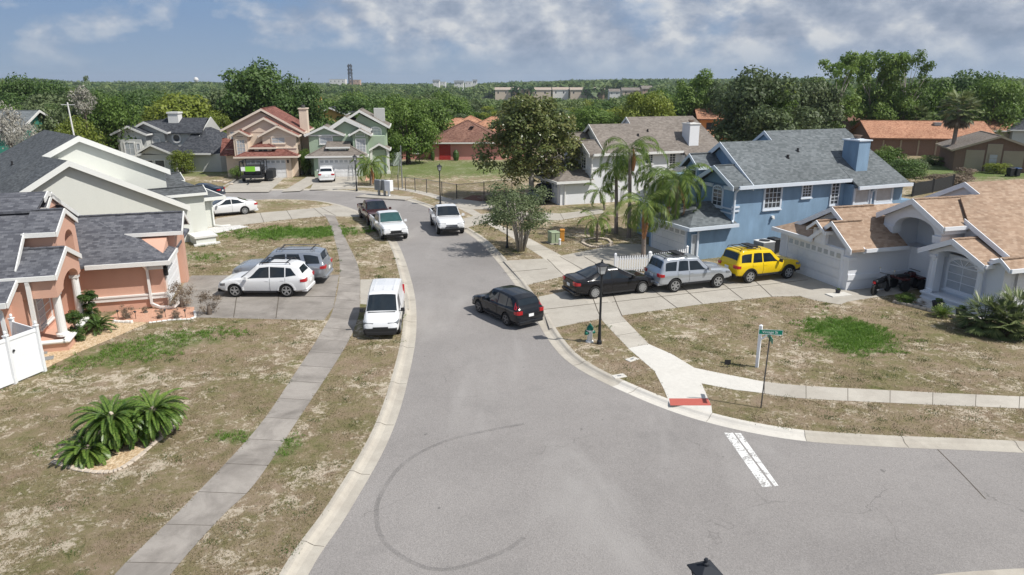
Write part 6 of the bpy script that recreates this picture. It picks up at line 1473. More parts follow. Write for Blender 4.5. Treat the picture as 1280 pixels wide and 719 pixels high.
tree_px('olive_tree', 'olive green tree between the yellow-green tree and the big dark oak', 'tree', 286, 108, 122, 80, 'oak', 5, 'leaf_olive', low=.1)
tree_px('maple_tree', 'bright green tree standing right of the green house', 'tree', 507, 117, 98, 68, 'dense', 6, 'leaf_mid', low=.02)
tree_px('maple_tree', 'low bright green tree behind the right edge of the green house', 'tree', 487, 150, 96, 34, 'dense', 2, 'leaf_mid', low=.02)
tree_px('oak_tree', 'huge grey-green live oak behind the blue and white houses', 'tree', 958, 84, 96, 124, 'dense', 7, 'leaf_olive', low=.05)
tree_px('oak_tree', 'grey-green oak touching the left side of the huge live oak', 'tree', 915, 98, 128, 64, 'dense', 8, 'leaf_olive', low=.05)
tree_px('oak_tree', 'grey-green oak between the huge live oak and the tall cottonwoods', 'tree', 1012, 96, 124, 80, 'oak', 9, 'leaf_olive', low=.05)
tree_px('cottonwood_tree', 'tall open-crowned cottonwood, leftmost of three behind the blue chimney', 'tree', 1053, 56, 126, 84, 'sparse', 1, 'leaf_mid', low=.12, trunk='trunk_pale', tr=.3)
tree_px('cottonwood_tree', 'tall open-crowned cottonwood, middle of three behind the blue chimney', 'tree', 1100, 58, 130, 74, 'tall', 2, 'leaf_mid', low=.08, trunk='trunk_pale', tr=.3)
tree_px('cottonwood_tree', 'tall open-crowned cottonwood with a lone side branch, rightmost of the three', 'tree', 1143, 58, 128, 56, 'sparse', 3, 'leaf_mid', low=.30, trunk='trunk_pale', tr=.26)
tree_px('leafy_tree', 'yellowish green tree over the white house roof ridge, right', 'tree', 868, 84, 132, 62, 'tall', 4, 'leaf_mid', low=.02)
tree_px('leafy_tree', 'dense olive green tree over the middle of the white house ridge', 'tree', 812, 110, 118, 66, 'dense', 3, 'leaf_lime', low=.02)
tree_px('leafy_tree', 'bright green rounded tree just right of the magnolia top', 'tree', 742, 130, 125, 72, 'dense', 5, 'leaf_mid', low=.02)
tree_px('leafy_tree', 'olive green tree behind the magnolia top', 'tree', 690, 134, 135, 90, 'oak', 6, 'leaf_olive', low=.02)
tree_px('leafy_tree', 'bright green tree behind the roof of the grey-roofed house, far right', 'tree', 1252, 92, 126, 80, 'dense', 1, 'leaf_mid', low=.02)
tree_px('leafy_tree', 'green tree left of the cabbage palm crown', 'tree', 1160, 98, 134, 72, 'oak', 2, 'leaf_mid', low=.02)
tree_px('leafy_tree', 'bushy green tree behind the ranch house roof peak', 'tree', 1112, 108, 130, 70, 'dense', 3, 'leaf_mid', low=.02)
tree_px('leafy_tree', 'dark green tree between the cabbage palm and the far right tree', 'tree', 1216, 88, 138, 70, 'oak', 4, 'leaf_dark', low=.02)
tree_px('leafy_tree', 'slender bare-topped tree rising over the left woods', 'tree', 94, 86, 92, 38, 'sparse', 5, 'leaf_olive', low=.2)
tree_px('leafy_tree', 'deep green tree right of the pale blossoming tree, left woods', 'tree', 138, 112, 92, 76, 'dense', 6, 'leaf_mid', low=.02)
tree_px('leafy_tree', 'lime green shrubby tree above the grey roof ridge of the sage house', 'tree', 95, 145, 72, 60, 'dense', 7, 'leaf_lime', low=.0)
tree_px('leafy_tree', 'mixed green tree right of the teal house', 'tree', 52, 130, 84, 66, 'oak', 8, 'leaf_olive', low=.0)
tree_px('leafy_tree', 'dark hilltop tree at the upper left edge', 'tree', 14, 93, 130, 74, 'dense', 1, 'leaf_dark', low=.0)
tree_px('leafy_tree', 'dark rounded tree right of the upper left edge tree', 'tree', 52, 95, 128, 66, 'dense', 4, 'leaf_dark', low=.0)
tree_px('flowering_tree', 'pale whitish blossoming tree above the sage house ridge', 'tree', 101, 109, 76, 26, 'small', 2, 'leaf_flower', low=.74)
tree_px('flowering_tree', 'whitish dead-looking tree behind the teal house at the left edge', 'tree', 2, 118, 68, 46, 'twig', 3, 'leaf_flower', low=.45)
tree_px('flowering_tree', 'pinkish dry shrubby tree just right of the teal house roof', 'tree', 28, 150, 62, 40, 'twig', 4, 'leaf_flower', low=.45)
o = G(229, 217); tree('clipped_shrub', 'round yellow-green shrub before the siding house porch', 'shrub', (o.x, o.y, 0), 2.9, 1.45, 'bush', 2, 'leaf_lime', crown_low=.0, hide_limbs=True)
for k, (px, py, h, r, lf, lab) in enumerate([(1128, 228, 2.6, 2.2, 'leaf_dark', 'dark green shrub behind the blue house corner'), (1143, 222, 2.2, 1.6, 'leaf_olive', 'olive shrub right of the dark one behind the blue house'), (1110, 208, 2.6, 2.0, 'leaf_mid', 'rounded green shrub before the ranch house wall'),
    (1168, 205.5, 1.1, 2.6, 'leaf_mid', 'low clipped hedge under the ranch house window'), (1246, 217, 1.3, 1.5, 'leaf_lime', 'yellowish shrub at the corner of the siding house on the right'), (1183, 229, 1.1, 2.4, 'dry_leaf', 'wide dry brown shrub behind the tan roof'), (1205, 228, 1.6, 1.2, 'dry_leaf', 'bare twiggy shrub right of the wide dry one'),
    (383, 219, 3.2, .9, 'leaf_mid', 'narrow green shrub between the cream and green houses'), (449, 219.5, 1.1, 1.0, 'leaf_mid', 'low shrub at the green house garage corner'), (458, 217, 1.0, .8, 'leaf_lime', 'low shrub by the green house path'),
    (384, 207, 1.9, 1.2, 'dry_leaf', 'reddish shrub in the gap behind the blue bin'), (297, 224, 1.5, .8, 'leaf_mid', 'dark shrub beside the cream house garage'), (640, 263, 1.0, 1.8, 'leaf_grey', 'grey-green low shrub under the magnolia'), (625, 251, .9, 2.0, 'dry_leaf', 'low brush beside the chain-link fence')]):
    o = G(px, py); tree('garden_shrub', lab, 'shrub', (o.x, o.y, 0), h, r, 'bush', 1+k % 3, lf, crown_low=0, hide_limbs=True)
# --- woods behind: individual trees as far as they can be told apart ---
def lut(px, T): return float(np.interp(px, [a for a, _ in T], [b for _, b in T]))
MID = [(-200, 106), (0, 106), (60, 108), (140, 112), (200, 114), (270, 118), (400, 118), (470, 114), (560, 116), (600, 127), (760, 126), (800, 114), (860, 108), (900, 100), (1000, 98), (1280, 98), (1500, 98)]
SKY = [(-200, 98), (0, 98), (60, 99), (80, 103), (270, 103.5), (400, 105), (520, 106), (600, 105), (690, 102), (760, 100), (860, 99), (900, 98), (1500, 97)]
solid = [(o.location.x, o.location.y, 11) for o in bpy.data.objects if o.get('category') == 'house' and o.location.y > 60]
rs = random.Random(11); placed = []
KN = [('leaf_mid', 'mid green'), ('leaf_dark', 'dark green'), ('leaf_olive', 'olive green'), ('leaf_mid', 'mid green'), ('leaf_far', 'deep green'), ('leaf_lime', 'yellow-green')]
n_w = 0; wlist = {}
for attempt in range(9000):
    if n_w >= 215: break
    Y = 98+rs.random()**1.2*150; px = rs.uniform(-120, 1400); X = (px-640)/FPX*(Y*.96)
    if abs(X) < 45 and Y < 122 and -14 < X < 30: continue
    if -14 < X < 34 and Y < 128: continue
    if 30 < X < 62 and 95 < Y < 112 and False: continue
    if any((X-a)**2+(Y-b_)**2 < r*r for a, b_, r in solid) or any((X-a)**2+(Y-b_)**2 < 52 for a, b_ in placed): continue
    if 40 < X < 115 and Y < 132: continue
    if (378 < px < 436 and Y < 160) or (95 < px < 165 and Y < 120) or (560 < px < 640 and Y < 150): continue
    if 270 < px < 480 and Y < 112: continue
    g = float(terr(X, Y)); g = 0 if Y < 118 else g
    zt = YP(px, lut(px, MID)+rs.uniform(-3, 15)+(6 if Y < 130 else 0), Y).z; H = zt-g
    if H < 5: continue
    H = min(H, 16+rs.random()*2); lf, word = rs.choice(KN); placed.append((X, Y)); n_w += 1
    wt = tree('woodland_tree', 'tree', 'tree', (X, Y, g), H, rs.uniform(4.2, 6.6), rs.choice(['oak', 'dense', 'oak', 'tall']), rs.randint(1, 6), lf, group='trees of the woods beyond the houses', crown_low=0.02, hide_limbs=True)
    mark = ['siding house', 'cream house', 'green house', 'pink house', 'magnolia', 'white house', 'big live oak', 'cottonwoods', 'ranch house'][sum(px > q for q in (265, 370, 480, 610, 715, 880, 1030, 1150))] if px > 150 else 'sage house'
    wlist.setdefault((word, 'front' if Y < 140 else 'middle' if Y < 185 else 'rear', mark), []).append((px, wt))
ORD = ['leftmost', 'second', 'third', 'fourth', 'fifth', 'sixth', 'seventh', 'eighth', 'ninth', 'tenth', 'eleventh', 'twelfth', 'thirteenth', 'fourteenth']
for (word, row, mark), L_ in wlist.items():
    L_.sort(key=lambda q: q[0])
    for i, (_, wt) in enumerate(L_):
        wt['label'] = ('%s tree in the %s row of the woods behind the %s' % (word, row, mark)) if len(L_) == 1 else '%s of the %s trees, %s row of woods behind the %s' % (ORD[min(i, 13)], word, row, mark)
# --- far woodland mass out to the horizon ---
def woodland():
    rn = np.random.RandomState(4); protos = []
    for K, n, s in ((26, 1100, .085), (16, 380, .14), (9, 110, .27)):
        protos.append([crown_arrays(np.random.RandomState(20+j+K), K, n, s, .8, (.35, .55), inner=0)[:4] for j in range(4)])
    Cs, Us, Vs, Rs_ = [], [], [], []
    town = [(598, 820, 330, 800), (405, 455, 900, 1500), (535, 600, 700, 1250)]
    for (y0, y1, sp, lev, rad) in ((205, 420, 10.5, 0, 6.0), (420, 800, 15, 1, 8), (800, 1500, 25, 2, 13), (1500, 3200, 55, 2, 26)):
        y = y0
        while y < y1:
            x = -.80*y
            while x < .80*y:
                X = x+rn.uniform(-.45, .45)*sp; Y = y+rn.uniform(-.45, .45)*sp; x += sp
                d = Y*.96; px = 640+FPX*X/d
                g = float(terr(X, Y)); T = lut(px, SKY if Y > 600 else MID)+ (rn.uniform(.0, 5) if Y > 600 else rn.uniform(-3, 12))
                zt = YP(px, T, Y).z; H = min(zt-g, 14+rn.rand()*6)
                if Y > 800: zt_ = YP(px, lut(px, SKY)+rn.uniform(-.5, 3.0), Y).z; H = min(max(zt_-g, 6), 28)
                if any(a < px < b_ and c < Y < e for a, b_, c, e in town):
                    if Y > 420 or px > 790: H = min(H, 3.6)
                    if rn.rand() < .75 and Y > 420: continue
                if H < 2.5: continue
                C, U, V, r = protos[lev][rn.randint(4)]; a = rn.rand()*6.28; ca, sa = math.cos(a), math.sin(a)
                Rm = np.array([[ca, -sa, 0], [sa, ca, 0], [0, 0, 1]]).T; rd = rad*rn.uniform(.7, 1.35); S = np.array([rd, rd, H*.55])
                Cs.append(C@Rm*S+np.array([X, Y, g+H*.45])); Us.append(U@Rm*rd); Vs.append(V@Rm*rd); Rs_.append(np.clip(r*.45+rn.rand()*.85-.12, 0, 1.1))
            y += sp*.85
    me = quads_mesh('woodland', np.concatenate(Cs), np.concatenate(Us), np.concatenate(Vs), np.concatenate(Rs_), M['leaf_far'])
    o = bpy.data.objects.new('woodland', me); link(o); tag(o, kind='stuff', label='unbroken far woods reaching to the horizon'); print('woodland quads', len(me.polygons))
woodland()
# ---------------- palms and garden plants ----------------
def frond_geo(mb_list, base, az, el, L, droop, nl, leaf_len, leaf_w, rg, twist=.0, stiff=.0, vee=.35):
    """feather frond: arching rachis with leaflets either side; returns arrays"""
    pts = []; p = Vector(base); e = el
    n = 12
    for i in range(n+1):
        pts.append(p.copy()); s = L/n; d = Vector((math.cos(az)*math.cos(e), math.sin(az)*math.cos(e), math.sin(e))); p = p+d*s; e -= droop/n*(1+i/n*1.2)
    side = Vector((-math.sin(az), math.cos(az), 0)); C = []; U = []; V = []
    for k in range(nl):
        t = .10+.90*k/nl; f = t*n; i = min(n-1, int(f)); q = pts[i].lerp(pts[i+1], f-i); d = (pts[i+1]-pts[i]).normalized(); up = side.cross(d).normalized()*-1
        if up.z < 0: up = -up
        ll = leaf_len*(math.sin(math.pi*(t*.86+.10))**.6)*rg.uniform(.85, 1.1)
        for sg in (1, -1):
            dr = (side*sg*(1-.35*t)+d*(.45+.4*t)+up*vee*(1 if stiff else rg.uniform(-.9, .6))+Vector((0, 0, -1))*(0 if stiff else .55)).normalized()
            C.append(q+dr*ll*.5); U.append(dr*ll*.5); V.append(d.cross(dr).cross(dr).normalized()*leaf_w*.5)
    return pts, C, U, V
def palm(name, label, base, h, crown_n, L, tr, leaf, seed, group=None, lean=(0, 0), droop=1.5, nl=26, ll=.55, lw=.07, dead=0, stiff=False, el0=(-.35, 1.25), trunk_m='palm_trunk', cat='palm', bulge=True, crownshaft=False):
    rg = random.Random(seed); t = thing(name, label, cat, base, group=group); top = Vector((lean[0], lean[1], h))
    b = MB(); n = 10
    b.tube([Vector((lean[0]*(i/n)**1.5, lean[1]*(i/n)**1.5, -.15+(h+.15)*i/n)) for i in range(n+1)], [tr*(1.25 if i == 0 else 1-.25*i/n)*(1+(.03 if i % 2 else -.02)) for i in range(n+1)], 10); b.build('trunk', M[trunk_m], t, smooth=False)
    if crownshaft:
        b = MB(); b.lathe([(tr*1.0, -.4), (tr*1.25, -.1), (tr*.8, .55)], tuple(top), 10); b.build('crownshaft', M['dead_frond'], t)
    if label.startswith('tallest'): b = MB(); b.tube([tuple(top+Vector((.25, -.1, -1.5))), tuple(top+Vector((.32, -.12, -.7))), tuple(top+Vector((.2, -.1, .1)))], [.10, .15, .03], 8); b.build('dead_spathe', M['dead_frond'], t)
    C = []; U = []; V = []; rb = MB(); fr = []
    for k in range(crown_n):
        az = k*2.39996+rg.uniform(-.2, .2); u = (k+.5)/crown_n; el = el0[1]+(el0[0]-el0[1])*u**.8+rg.uniform(-.12, .12)
        pts, c, u_, v = frond_geo(None, top+Vector((math.cos(az)*tr*.7, math.sin(az)*tr*.7, rg.uniform(0, .15))), az, el, L*rg.uniform(.85, 1.1), droop*rg.uniform(.8, 1.2), nl, ll, lw, rg, stiff=stiff)
        C += c; U += u_; V += v; rb.tube(pts, [max(.006, tr*.16*(1-i/len(pts))) for i in range(len(pts))], 4)
        fr.append((c, u_, v, pts))
    rnd = [rg.random() for _ in C]; me = quads_mesh('frond_leaves', np.array(C), np.array(U), np.array(V), rnd, M[leaf]); o = bpy.data.objects.new('fronds', me); link(o, t)
    rb.build('midribs', M[leaf], o)
    for k in range(dead):
        az = k*2.1+seed; pts, c, u_, v = frond_geo(None, top+Vector((0, 0, -.1)), az, -.9, L*.8, .8, nl, ll*.55, lw, rg); 
        me = quads_mesh('dead', np.array(c), np.array(u_), np.array(v), [rg.random() for _ in c], M['dead_frond']); d = bpy.data.objects.new('dead_frond', me); link(d, t)
    return t
def Ht(base, px, pytop):
    lo, hi = 0., 40.
    for _ in range(50):
        m = (lo+hi)/2; zz = m-CAM_H; d = base.y*math.cos(PITCH)-zz*math.sin(PITCH); up = base.y*math.sin(PITCH)+zz*math.cos(PITCH)
        if 359.5-FPX*up/d > pytop: lo = m
        else: hi = m
    return lo
QP = 'queen palms between the white and blue houses'
for k, (bx, by, cx, cy, L, n, dead, lab) in enumerate([(786, 297, 785, 187, 3.3, 15, 0, 'tallest queen palm, standing behind the others against the white house wall'), (804, 322, 805, 256, 2.7, 13, 1, 'shorter queen palm with wide drooping fronds by the picket fence'),
        (843, 318, 846, 226, 3.0, 16, 3, 'queen palm with brown hanging fronds before the blue house garage'), (770, 292, 768, 213, 2.4, 10, 0, 'thin queen palm left of the tallest one'), (822, 300, 826, 222, 2.6, 13, 1, 'queen palm behind the other two, over the blue entry wing')]):
    bpt = G(bx, by); h = Ht(bpt, cx, cy); tp = YP(cx, cy, bpt.y)
    palm('queen_palm', lab, (bpt.x, bpt.y, 0), h, n, L, .15, 'palm_leaf', 10+k, QP, lean=((tp.x-bpt.x)*.5, .2), droop=1.9, nl=52, ll=.72, lw=.042, dead=dead, crownshaft=False)
bpt = G(773, 250); palm('young_palm', 'bushy young palm in the mulch beside the low wing of the white house', (bpt.x-1.0, bpt.y+.2, 0), 1.3, 16, 2.2, .12, 'palm_leaf', 31, droop=1.2, nl=20, ll=.5, lw=.07)
bpt = G(756, 262); palm('young_palm', 'leaning young palm right on the edge of the red mulch', (bpt.x, bpt.y, 0), 1.6, 13, 1.9, .10, 'palm_leaf', 32, lean=(-.5, 0), droop=1.4, nl=20, ll=.45, lw=.06)
bpt = G(746, 302); palm('young_palm', 'short young palm in a ring of stones on the white house lawn', (bpt.x, bpt.y, 0), 1.5, 11, 1.7, .10, 'palm_leaf', 33, droop=1.6, nl=20, ll=.45, lw=.06)
stone_edge('stone_ring', 'ring of pale stones round the short young palm', [(728, 304), (738, 309), (752, 309), (764, 306), (760, 301), (745, 299), (732, 301), (728, 304)], .14, .22)
bpt = G(464, 231); palm('date_palm', 'palm with browning fronds on the lawn before the green house', (bpt.x, bpt.y, 0), Ht(bpt, 464, 206), 20, 2.6, .16, 'palm_leaf', 41, droop=1.4, nl=22, ll=.5, lw=.09, dead=3)
# fan palms
def fan_leafs(C, U, V, hub, d, rad, rg, n=22, spread=2.6, w=.08):
    d = d.normalized(); s = d.cross(Vector((0, 0, 1))).normalized(); 
    for k in range(n):
        a = (k/(n-1)-.5)*spread; v = (d*math.cos(a)+s*math.sin(a)); v = (v+Vector((0, 0, -.22*abs(a)-.1*rg.random()))).normalized(); l = rad*rg.uniform(.85, 1.05)*(1-.15*abs(a)/1.3)
        C.append(hub+v*l*.5); U.append(v*l*.5); V.append(s.cross(v).cross(v).normalized()*w*.5 if False else v.cross(Vector((rg.uniform(-.2, .2), rg.uniform(-.2, .2), 1))).normalized()*w*.5)
def fan_palm(name, label, base, h, n, stalk, rad, tr, seed, el=(-.5, 1.3), w=.09, dead=0, nn=22, heads=((0, 0, 0),), leaf='fan_leaf', trunk=True, spread=2.6):
    rg = random.Random(seed); t = thing(name, label, 'palm', base); b = MB(); C = []; U = []; V = []; st = MB(); Cd = []; Ud = []; Vd = []
    for hx, hy, hh in heads:
        top = Vector((hx, hy, h+hh))
        b.tube([Vector((hx*.3, hy*.3, -.1)), top*.5+Vector((0, 0, 0)), top], [tr*1.3, tr, tr*.9], 10)
        for k in range(n):
            az = k*2.39996+rg.uniform(-.2, .2); u = (k+.5)/n; e = el[1]+(el[0]-el[1])*u**.85+rg.uniform(-.1, .1)
            d = Vector((math.cos(az)*math.cos(e), math.sin(az)*math.cos(e), math.sin(e))); hub = top+d*stalk*rg.uniform(.8, 1.15)
            st.bar(top, hub, .025, .02); q = (d+Vector((0, 0, -.25))).normalized()
            if k >= n-dead: fan_leafs(Cd, Ud, Vd, hub, (d+Vector((0, 0, -.8))).normalized(), rad*.9, rg, nn, spread, w)
            else: fan_leafs(C, U, V, hub, q, rad, rg, nn, spread, w)
    if trunk: b.build('trunk', M['palm_trunk'], t)
    me = quads_mesh('fans', np.array(C), np.array(U), np.array(V), [rg.random() for _ in C], M[leaf]); o = bpy.data.objects.new('fronds', me); link(o, t)
    st.build('leaf_stalks', M[leaf], o)
    if Cd:
        me = quads_mesh('fans', np.array(Cd), np.array(Ud), np.array(Vd), [rg.random() for _ in Cd], M['dry_leaf']); o = bpy.data.objects.new('dead_fronds', me); link(o, t)
    return t
bpt = G(1248, 417); fan_palm('fan_palm', 'big grey-green fan palm clump on the lawn at the corner of the grey house', (bpt.x, bpt.y, 0), .55, 26, .75, .72, .14, 3, heads=((0, 0, 0), (.75, .25, .25), (-.5, .35, -.1), (.2, -.3, -.25)), w=.07, el=(-.45, 1.35), nn=20)
bpt = G(1187, 209); fan_palm('cabbage_palm', 'tall cabbage palm with brown skirt before the ranch house', (bpt.x, bpt.y, 0), Ht(bpt, 1196, 137), 60, 1.5, 1.5, .26, 4, dead=22, w=.26, el=(-1.3, 1.3), nn=16)
bpt = G(1140, 182); fan_palm('cabbage_palm', 'shaggy cabbage palm with its crown just above the ranch house roof', (bpt.x, bpt.y, 0), Ht(bpt, 1143, 147), 56, 1.5, 1.5, .3, 5, dead=18, w=.26, el=(-1.2, 1.3), nn=14)
bpt = G(1242, 193); fan_palm('cabbage_palm', 'short yellowing palm behind the ridge of the grey-roofed house', (bpt.x, bpt.y, 0), 2.6, 22, .8, .8, .2, 6, dead=8, w=.16, nn=12)
# sago palm clump, foreground
def sago():
    o = G(140, 566); t = thing('sago_palm', 'big glossy sago palm clump of three heads in the gravel bed, left foreground', 'palm', (o.x, o.y, 0)); rg = random.Random(2)
    for nm, hx, hy, h, n, L, tl in (('head', -.10, .42, .95, 96, 1.06, .0), ('head', .80, 1.12, .85, 80, 1.05, 0), ('head', -.52, -.30, .30, 50, .85, 0), ('head', .30, .75, .45, 30, .85, 0)):
        top = Vector((hx, hy, h)); C = []; U = []; V = []; rb = MB()
        b = MB(); b.lathe([(.20, -.1), (.24, h*.5), (.20, h), (.08, h+.10)], (hx, hy, 0), 12); hd = b.build(nm, M['palm_trunk'], t)
        for k in range(n):
            az = k*2.39996+rg.uniform(-.15, .15); u = (k+.5)/n; e = 1.0-1.45*u**.75+rg.uniform(-.06, .06)
            pts, c, u_, v = frond_geo(None, top+Vector((math.cos(az)*.07, math.sin(az)*.07, 0)), az, e, L*rg.uniform(.9, 1.05), .80, 60, .16, .019, rg, stiff=True, vee=.35)
            C += c; U += u_; V += v; rb.tube(pts, [.011*(1-i/len(pts)*.8) for i in range(len(pts))], 4)
        me = quads_mesh('leaves', np.array(C), np.array(U), np.array(V), [rg.random() for _ in C], M['sago_leaf']); q = bpy.data.objects.new('fronds', me); link(q, hd)
        rb.build('midribs', M['sago_leaf'], q)
        if h > .85:
            b = MB(); b.lathe([(.05, .06), (.085, .11), (.06, .17), (.02, .2)], (hx, hy, h), 9); b.build('cone', M['rock_pale'], hd)
sago()
# small shrubs by the peach house
def shrub(label, px, py, h, r, kind, seed, leaf, name='garden_shrub', low=0, group=None):
    o = G(px, py); return tree(name, label, 'shrub', (o.x, o.y, 0), h, r, kind, seed, leaf, crown_low=low, hide_limbs=True, group=group)
def topiary(label, px, py, levels, seed):
    o = G(px, py); t = thing('topiary_shrub', label, 'shrub', (o.x, o.y, 0)); b = MB(); b.tube([(0, 0, -.1), (0, 0, levels[-1][0])], .03, 6); b.build('trunk', M['trunk'], t)
    for k, (z, r, hh) in enumerate(levels):
        me, lc, lr = proto('topi', 1+k % 3); c = bpy.data.objects.new('foliage_ball', me); link(c, t); c.location = (0, 0, z); c.scale = (r, r, hh); c.rotation_euler.z = k*1.3+seed
        c.material_slots[0].link = 'OBJECT'; c.material_slots[0].material = M['shrub_leaf']
topiary('clipped two-tier green shrub by the front column of the peach house', 97, 426, [(.30, .34, .36), (1.0, .38, .34)], 1)
topiary('taller clipped shrub between the two columns of the peach house', 116, 407, [(.3, .38, .4), (.8, .3, .35), (1.35, .42, .34)], 2)
o = G(124, 414); palm('cycad', 'low dark spiky plant at the foot of the clipped shrubs', (o.x, o.y, 0), .15, 34, .75, .08, 'shrub_leaf', 8, droop=.8, nl=16, ll=.16, lw=.04, stiff=True, el0=(-.05, 1.2))
shrub('large round dry brown bush at the peach house garage corner', 228, 384, 1.35, .72, 'twig', 1, 'dry_leaf', 'dry_bush')
shrub('dry brown bush at the edge of the peach house drive', 262, 393, 1.25, .58, 'twig', 2, 'dry_leaf', 'dry_bush')
for k, (px, py, h, r, w) in enumerate([(160, 398, .75, .35, 'leafless dry shrub before the white band of the peach garage wall'), (200, 398, .5, .25, 'tiny withered shrub left of the downspout elbow'), (221, 399, .55, .3, 'small dry shrub right of the downspout elbow'), (182, 391, .35, .18, 'smallest withered plant under the peach garage wall')]):
    shrub(w, px, py, h, r, 'twig', 3+k % 2, 'dry_leaf', 'dry_shrub')
for k, (px, py) in enumerate([(148, 398), (170, 399), (207, 397), (232, 397)]):
    o = G(px, py); t = thing('path_light', ['leftmost', 'second', 'third', 'rightmost'][k]+' of the small black path lights along the peach house bed', 'path light', (o.x, o.y, 0), group='path lights in the peach house bed')
    b = MB(); b.tube([(0, 0, 0), (0, 0, .34)], .012, 6); b.build('stake', M['black_metal'], t); b = MB(); b.lathe([(.03, .30), (.04, .36), (.075, .37), (.02, .42)], n=10); b.build('lamp_head', M['black_metal'], t)
shrub('small green mound shrub at the left end of the grey porch bed', 1131, 379, .5, .5, 'bush', 1, 'leaf_mid')
shrub('dry pale tuft in the grey porch bed left of the pots', 1150, 384.5, .38, .32, 'twig', 2, 'dry_leaf')
o = G(1177, 396); palm('yucca', 'pale green spiky yucca in the grey porch bed', (o.x, o.y, 0), .05, 30, .5, .05, 'palm_leaf', 9, droop=.5, nl=6, ll=.22, lw=.05, stiff=True, el0=(.1, 1.4), cat='plant')
o = G(1205, 403); palm('yucca', 'low yellow-green spiky plant beside the fan palm', (o.x, o.y, 0), .05, 24, .4, .05, 'palm_leaf', 19, droop=.5, nl=6, ll=.2, lw=.05, stiff=True, el0=(.1, 1.4), cat='plant')
# ---------------- turf: short blades over the lawns ----------------
def pip(x, y, poly):
    inside = np.zeros(len(x), bool); n = len(poly); j = n-1
    for i in range(n):
        xi, yi = poly[i]; xj, yj = poly[j]
        if yi != yj:
            c = ((yi > y) != (yj > y)) & (x < (xj-xi)*(y-yi)/(yj-yi)+xi); inside ^= c
        j = i
    return inside
def turf():
    rn = np.random.RandomState(8); N = 300000
    Y = 11+47*rn.rand(N)**1.35; X = rn.uniform(-1, 1, N)*(Y*.80+2)
    keep = pip(X, Y, left_poly) | pip(X, Y, right_poly) | pip(X, Y, back_poly)
    # blades creep a few centimetres over slab edges
    jx, jy = X+rn.normal(0, .03, N), Y+rn.normal(0, .03, N)
    for p in noveg:
        ctr = (sum(a for a, _ in p)/len(p), sum(b for _, b in p)/len(p)); keep &= ~pip(jx, jy, p)
    X, Y = X[keep], Y[keep]
    from mathutils import noise as mn
    q = np.array([mn.noise((x*.55, y*.55, 3.1))+.6*mn.noise((x*1.9, y*1.9, 7.7)) for x, y in zip(X, Y)])
    grn = np.zeros(len(X))
    for cx, cy, rx, ry, rot, st in patches:
        a = R(rot); dx, dy = X-cx, Y-cy; u = (dx*math.cos(a)+dy*math.sin(a))/rx; v = (-dx*math.sin(a)+dy*math.cos(a))/ry
        grn = np.maximum(grn, np.clip((1.2-np.hypot(u, v)+q*.65)*1.3, 0, 1)*st)
    tall = grn > rn.rand(len(X))**.8+.05
    dens = (q > -.15+rn.normal(0, .25, len(X))) | tall
    nc = 420; ci = rn.randint(0, len(X), nc); wx = np.repeat(X[ci], 60)+rn.normal(0, .13, nc*60); wy = np.repeat(Y[ci], 60)+rn.normal(0, .13, nc*60)
    X = np.concatenate([X, wx]); Y = np.concatenate([Y, wy]); extra = np.concatenate([np.zeros(len(X)-nc*60, bool), np.ones(nc*60, bool)]); tall = np.concatenate([tall, np.zeros(nc*60, bool)]); dens = np.concatenate([dens, np.zeros(nc*60, bool)])
    for nm, sel, m, h, lab in (('dry_turf', dens & ~tall, 'weed_blade', .04, 'thin dry turf blades over the lawns'), ('green_turf', tall, 'grass_blade', .10, 'green grass blades in the watered patches of lawn'), ('weeds', extra, 'shrub_leaf', .05, 'small weed tufts scattered over the lawns')):
        x, y = X[sel], Y[sel]; rep = 2 if nm == 'dry_turf' else 1 if nm == 'weeds' else 5; rep = rep if nm != 'green_turf' else 8; x = np.repeat(x, rep)+rn.normal(0, .05, len(x)*rep); y = np.repeat(y, rep)+rn.normal(0, .05, len(y)*rep); n = len(x)
        big = rn.rand(n); hh = h*(.5+big); far = 1+np.clip((y-15)/40, 0, 1)*.8
        d = np.stack([rn.normal(0, .75, n), rn.normal(0, .75, n), np.ones(n)], 1); d = unit(d)*(hh*far)[:, None]
        s = unit(np.cross(d, rn.normal(size=(n, 3))))*(.006*far)[:, None]*(1.6 if nm == 'green_turf' else 1.3)
        C = np.stack([x, y, np.full(n, .0)], 1)+d*.48
        me = quads_mesh(nm, C, d*.5, s, rn.rand(n), M[m]); o = bpy.data.objects.new(nm, me); link(o); tag(o, kind='stuff', label=lab); print(nm, n)
turf()
# ---------------- street furniture and small things ----------------
def lamp_post(label, px, py, h=3.7, z=0.0, loc=None):
    o = G(px, py, z) if loc is None else Vector(loc); t = thing('street_lamp', label, 'street lamp', (o.x, o.y, z), rot=17, group='black lantern street lamps along the road')
    b = MB(); b.lathe([(.11, -.1), (.11, .12), (.075, .2), (.06, .9), (.05, .95), (.045, h-.72), (.07, h-.70), (.07, h-.66), (.03, h-.62)], n=14); b.build('post', M['black_metal'], t)
    g = MB(); g.tbox(0, 0, h-.60, h-.26, .10, .10, .165, .165); g.build('lantern_glass', M['lantern_glass'], t)
    c = MB()
    for sx in (-1, 1):
        for sy in (-1, 1): c.bar((sx*.105, sy*.105, h-.62), (sx*.172, sy*.172, h-.25), .022)
    c.box(-.115, .115, -.115, .115, h-.64, h-.605); c.build('lantern_frame', M['black_metal'], t)
    r = MB(); r.tbox(0, 0, h-.26, h-.235, .225, .225, .225, .225); r.tbox(0, 0, h-.235, h-.13, .225, .225, .06, .06); r.lathe([(.055, h-.13), (.055, h-.09), (.025, h-.07), (.042, h-.035), (.03, h-.005), (.0, h)], n=10); r.build('lantern_roof', M['lamp_roof'], t)
    return t
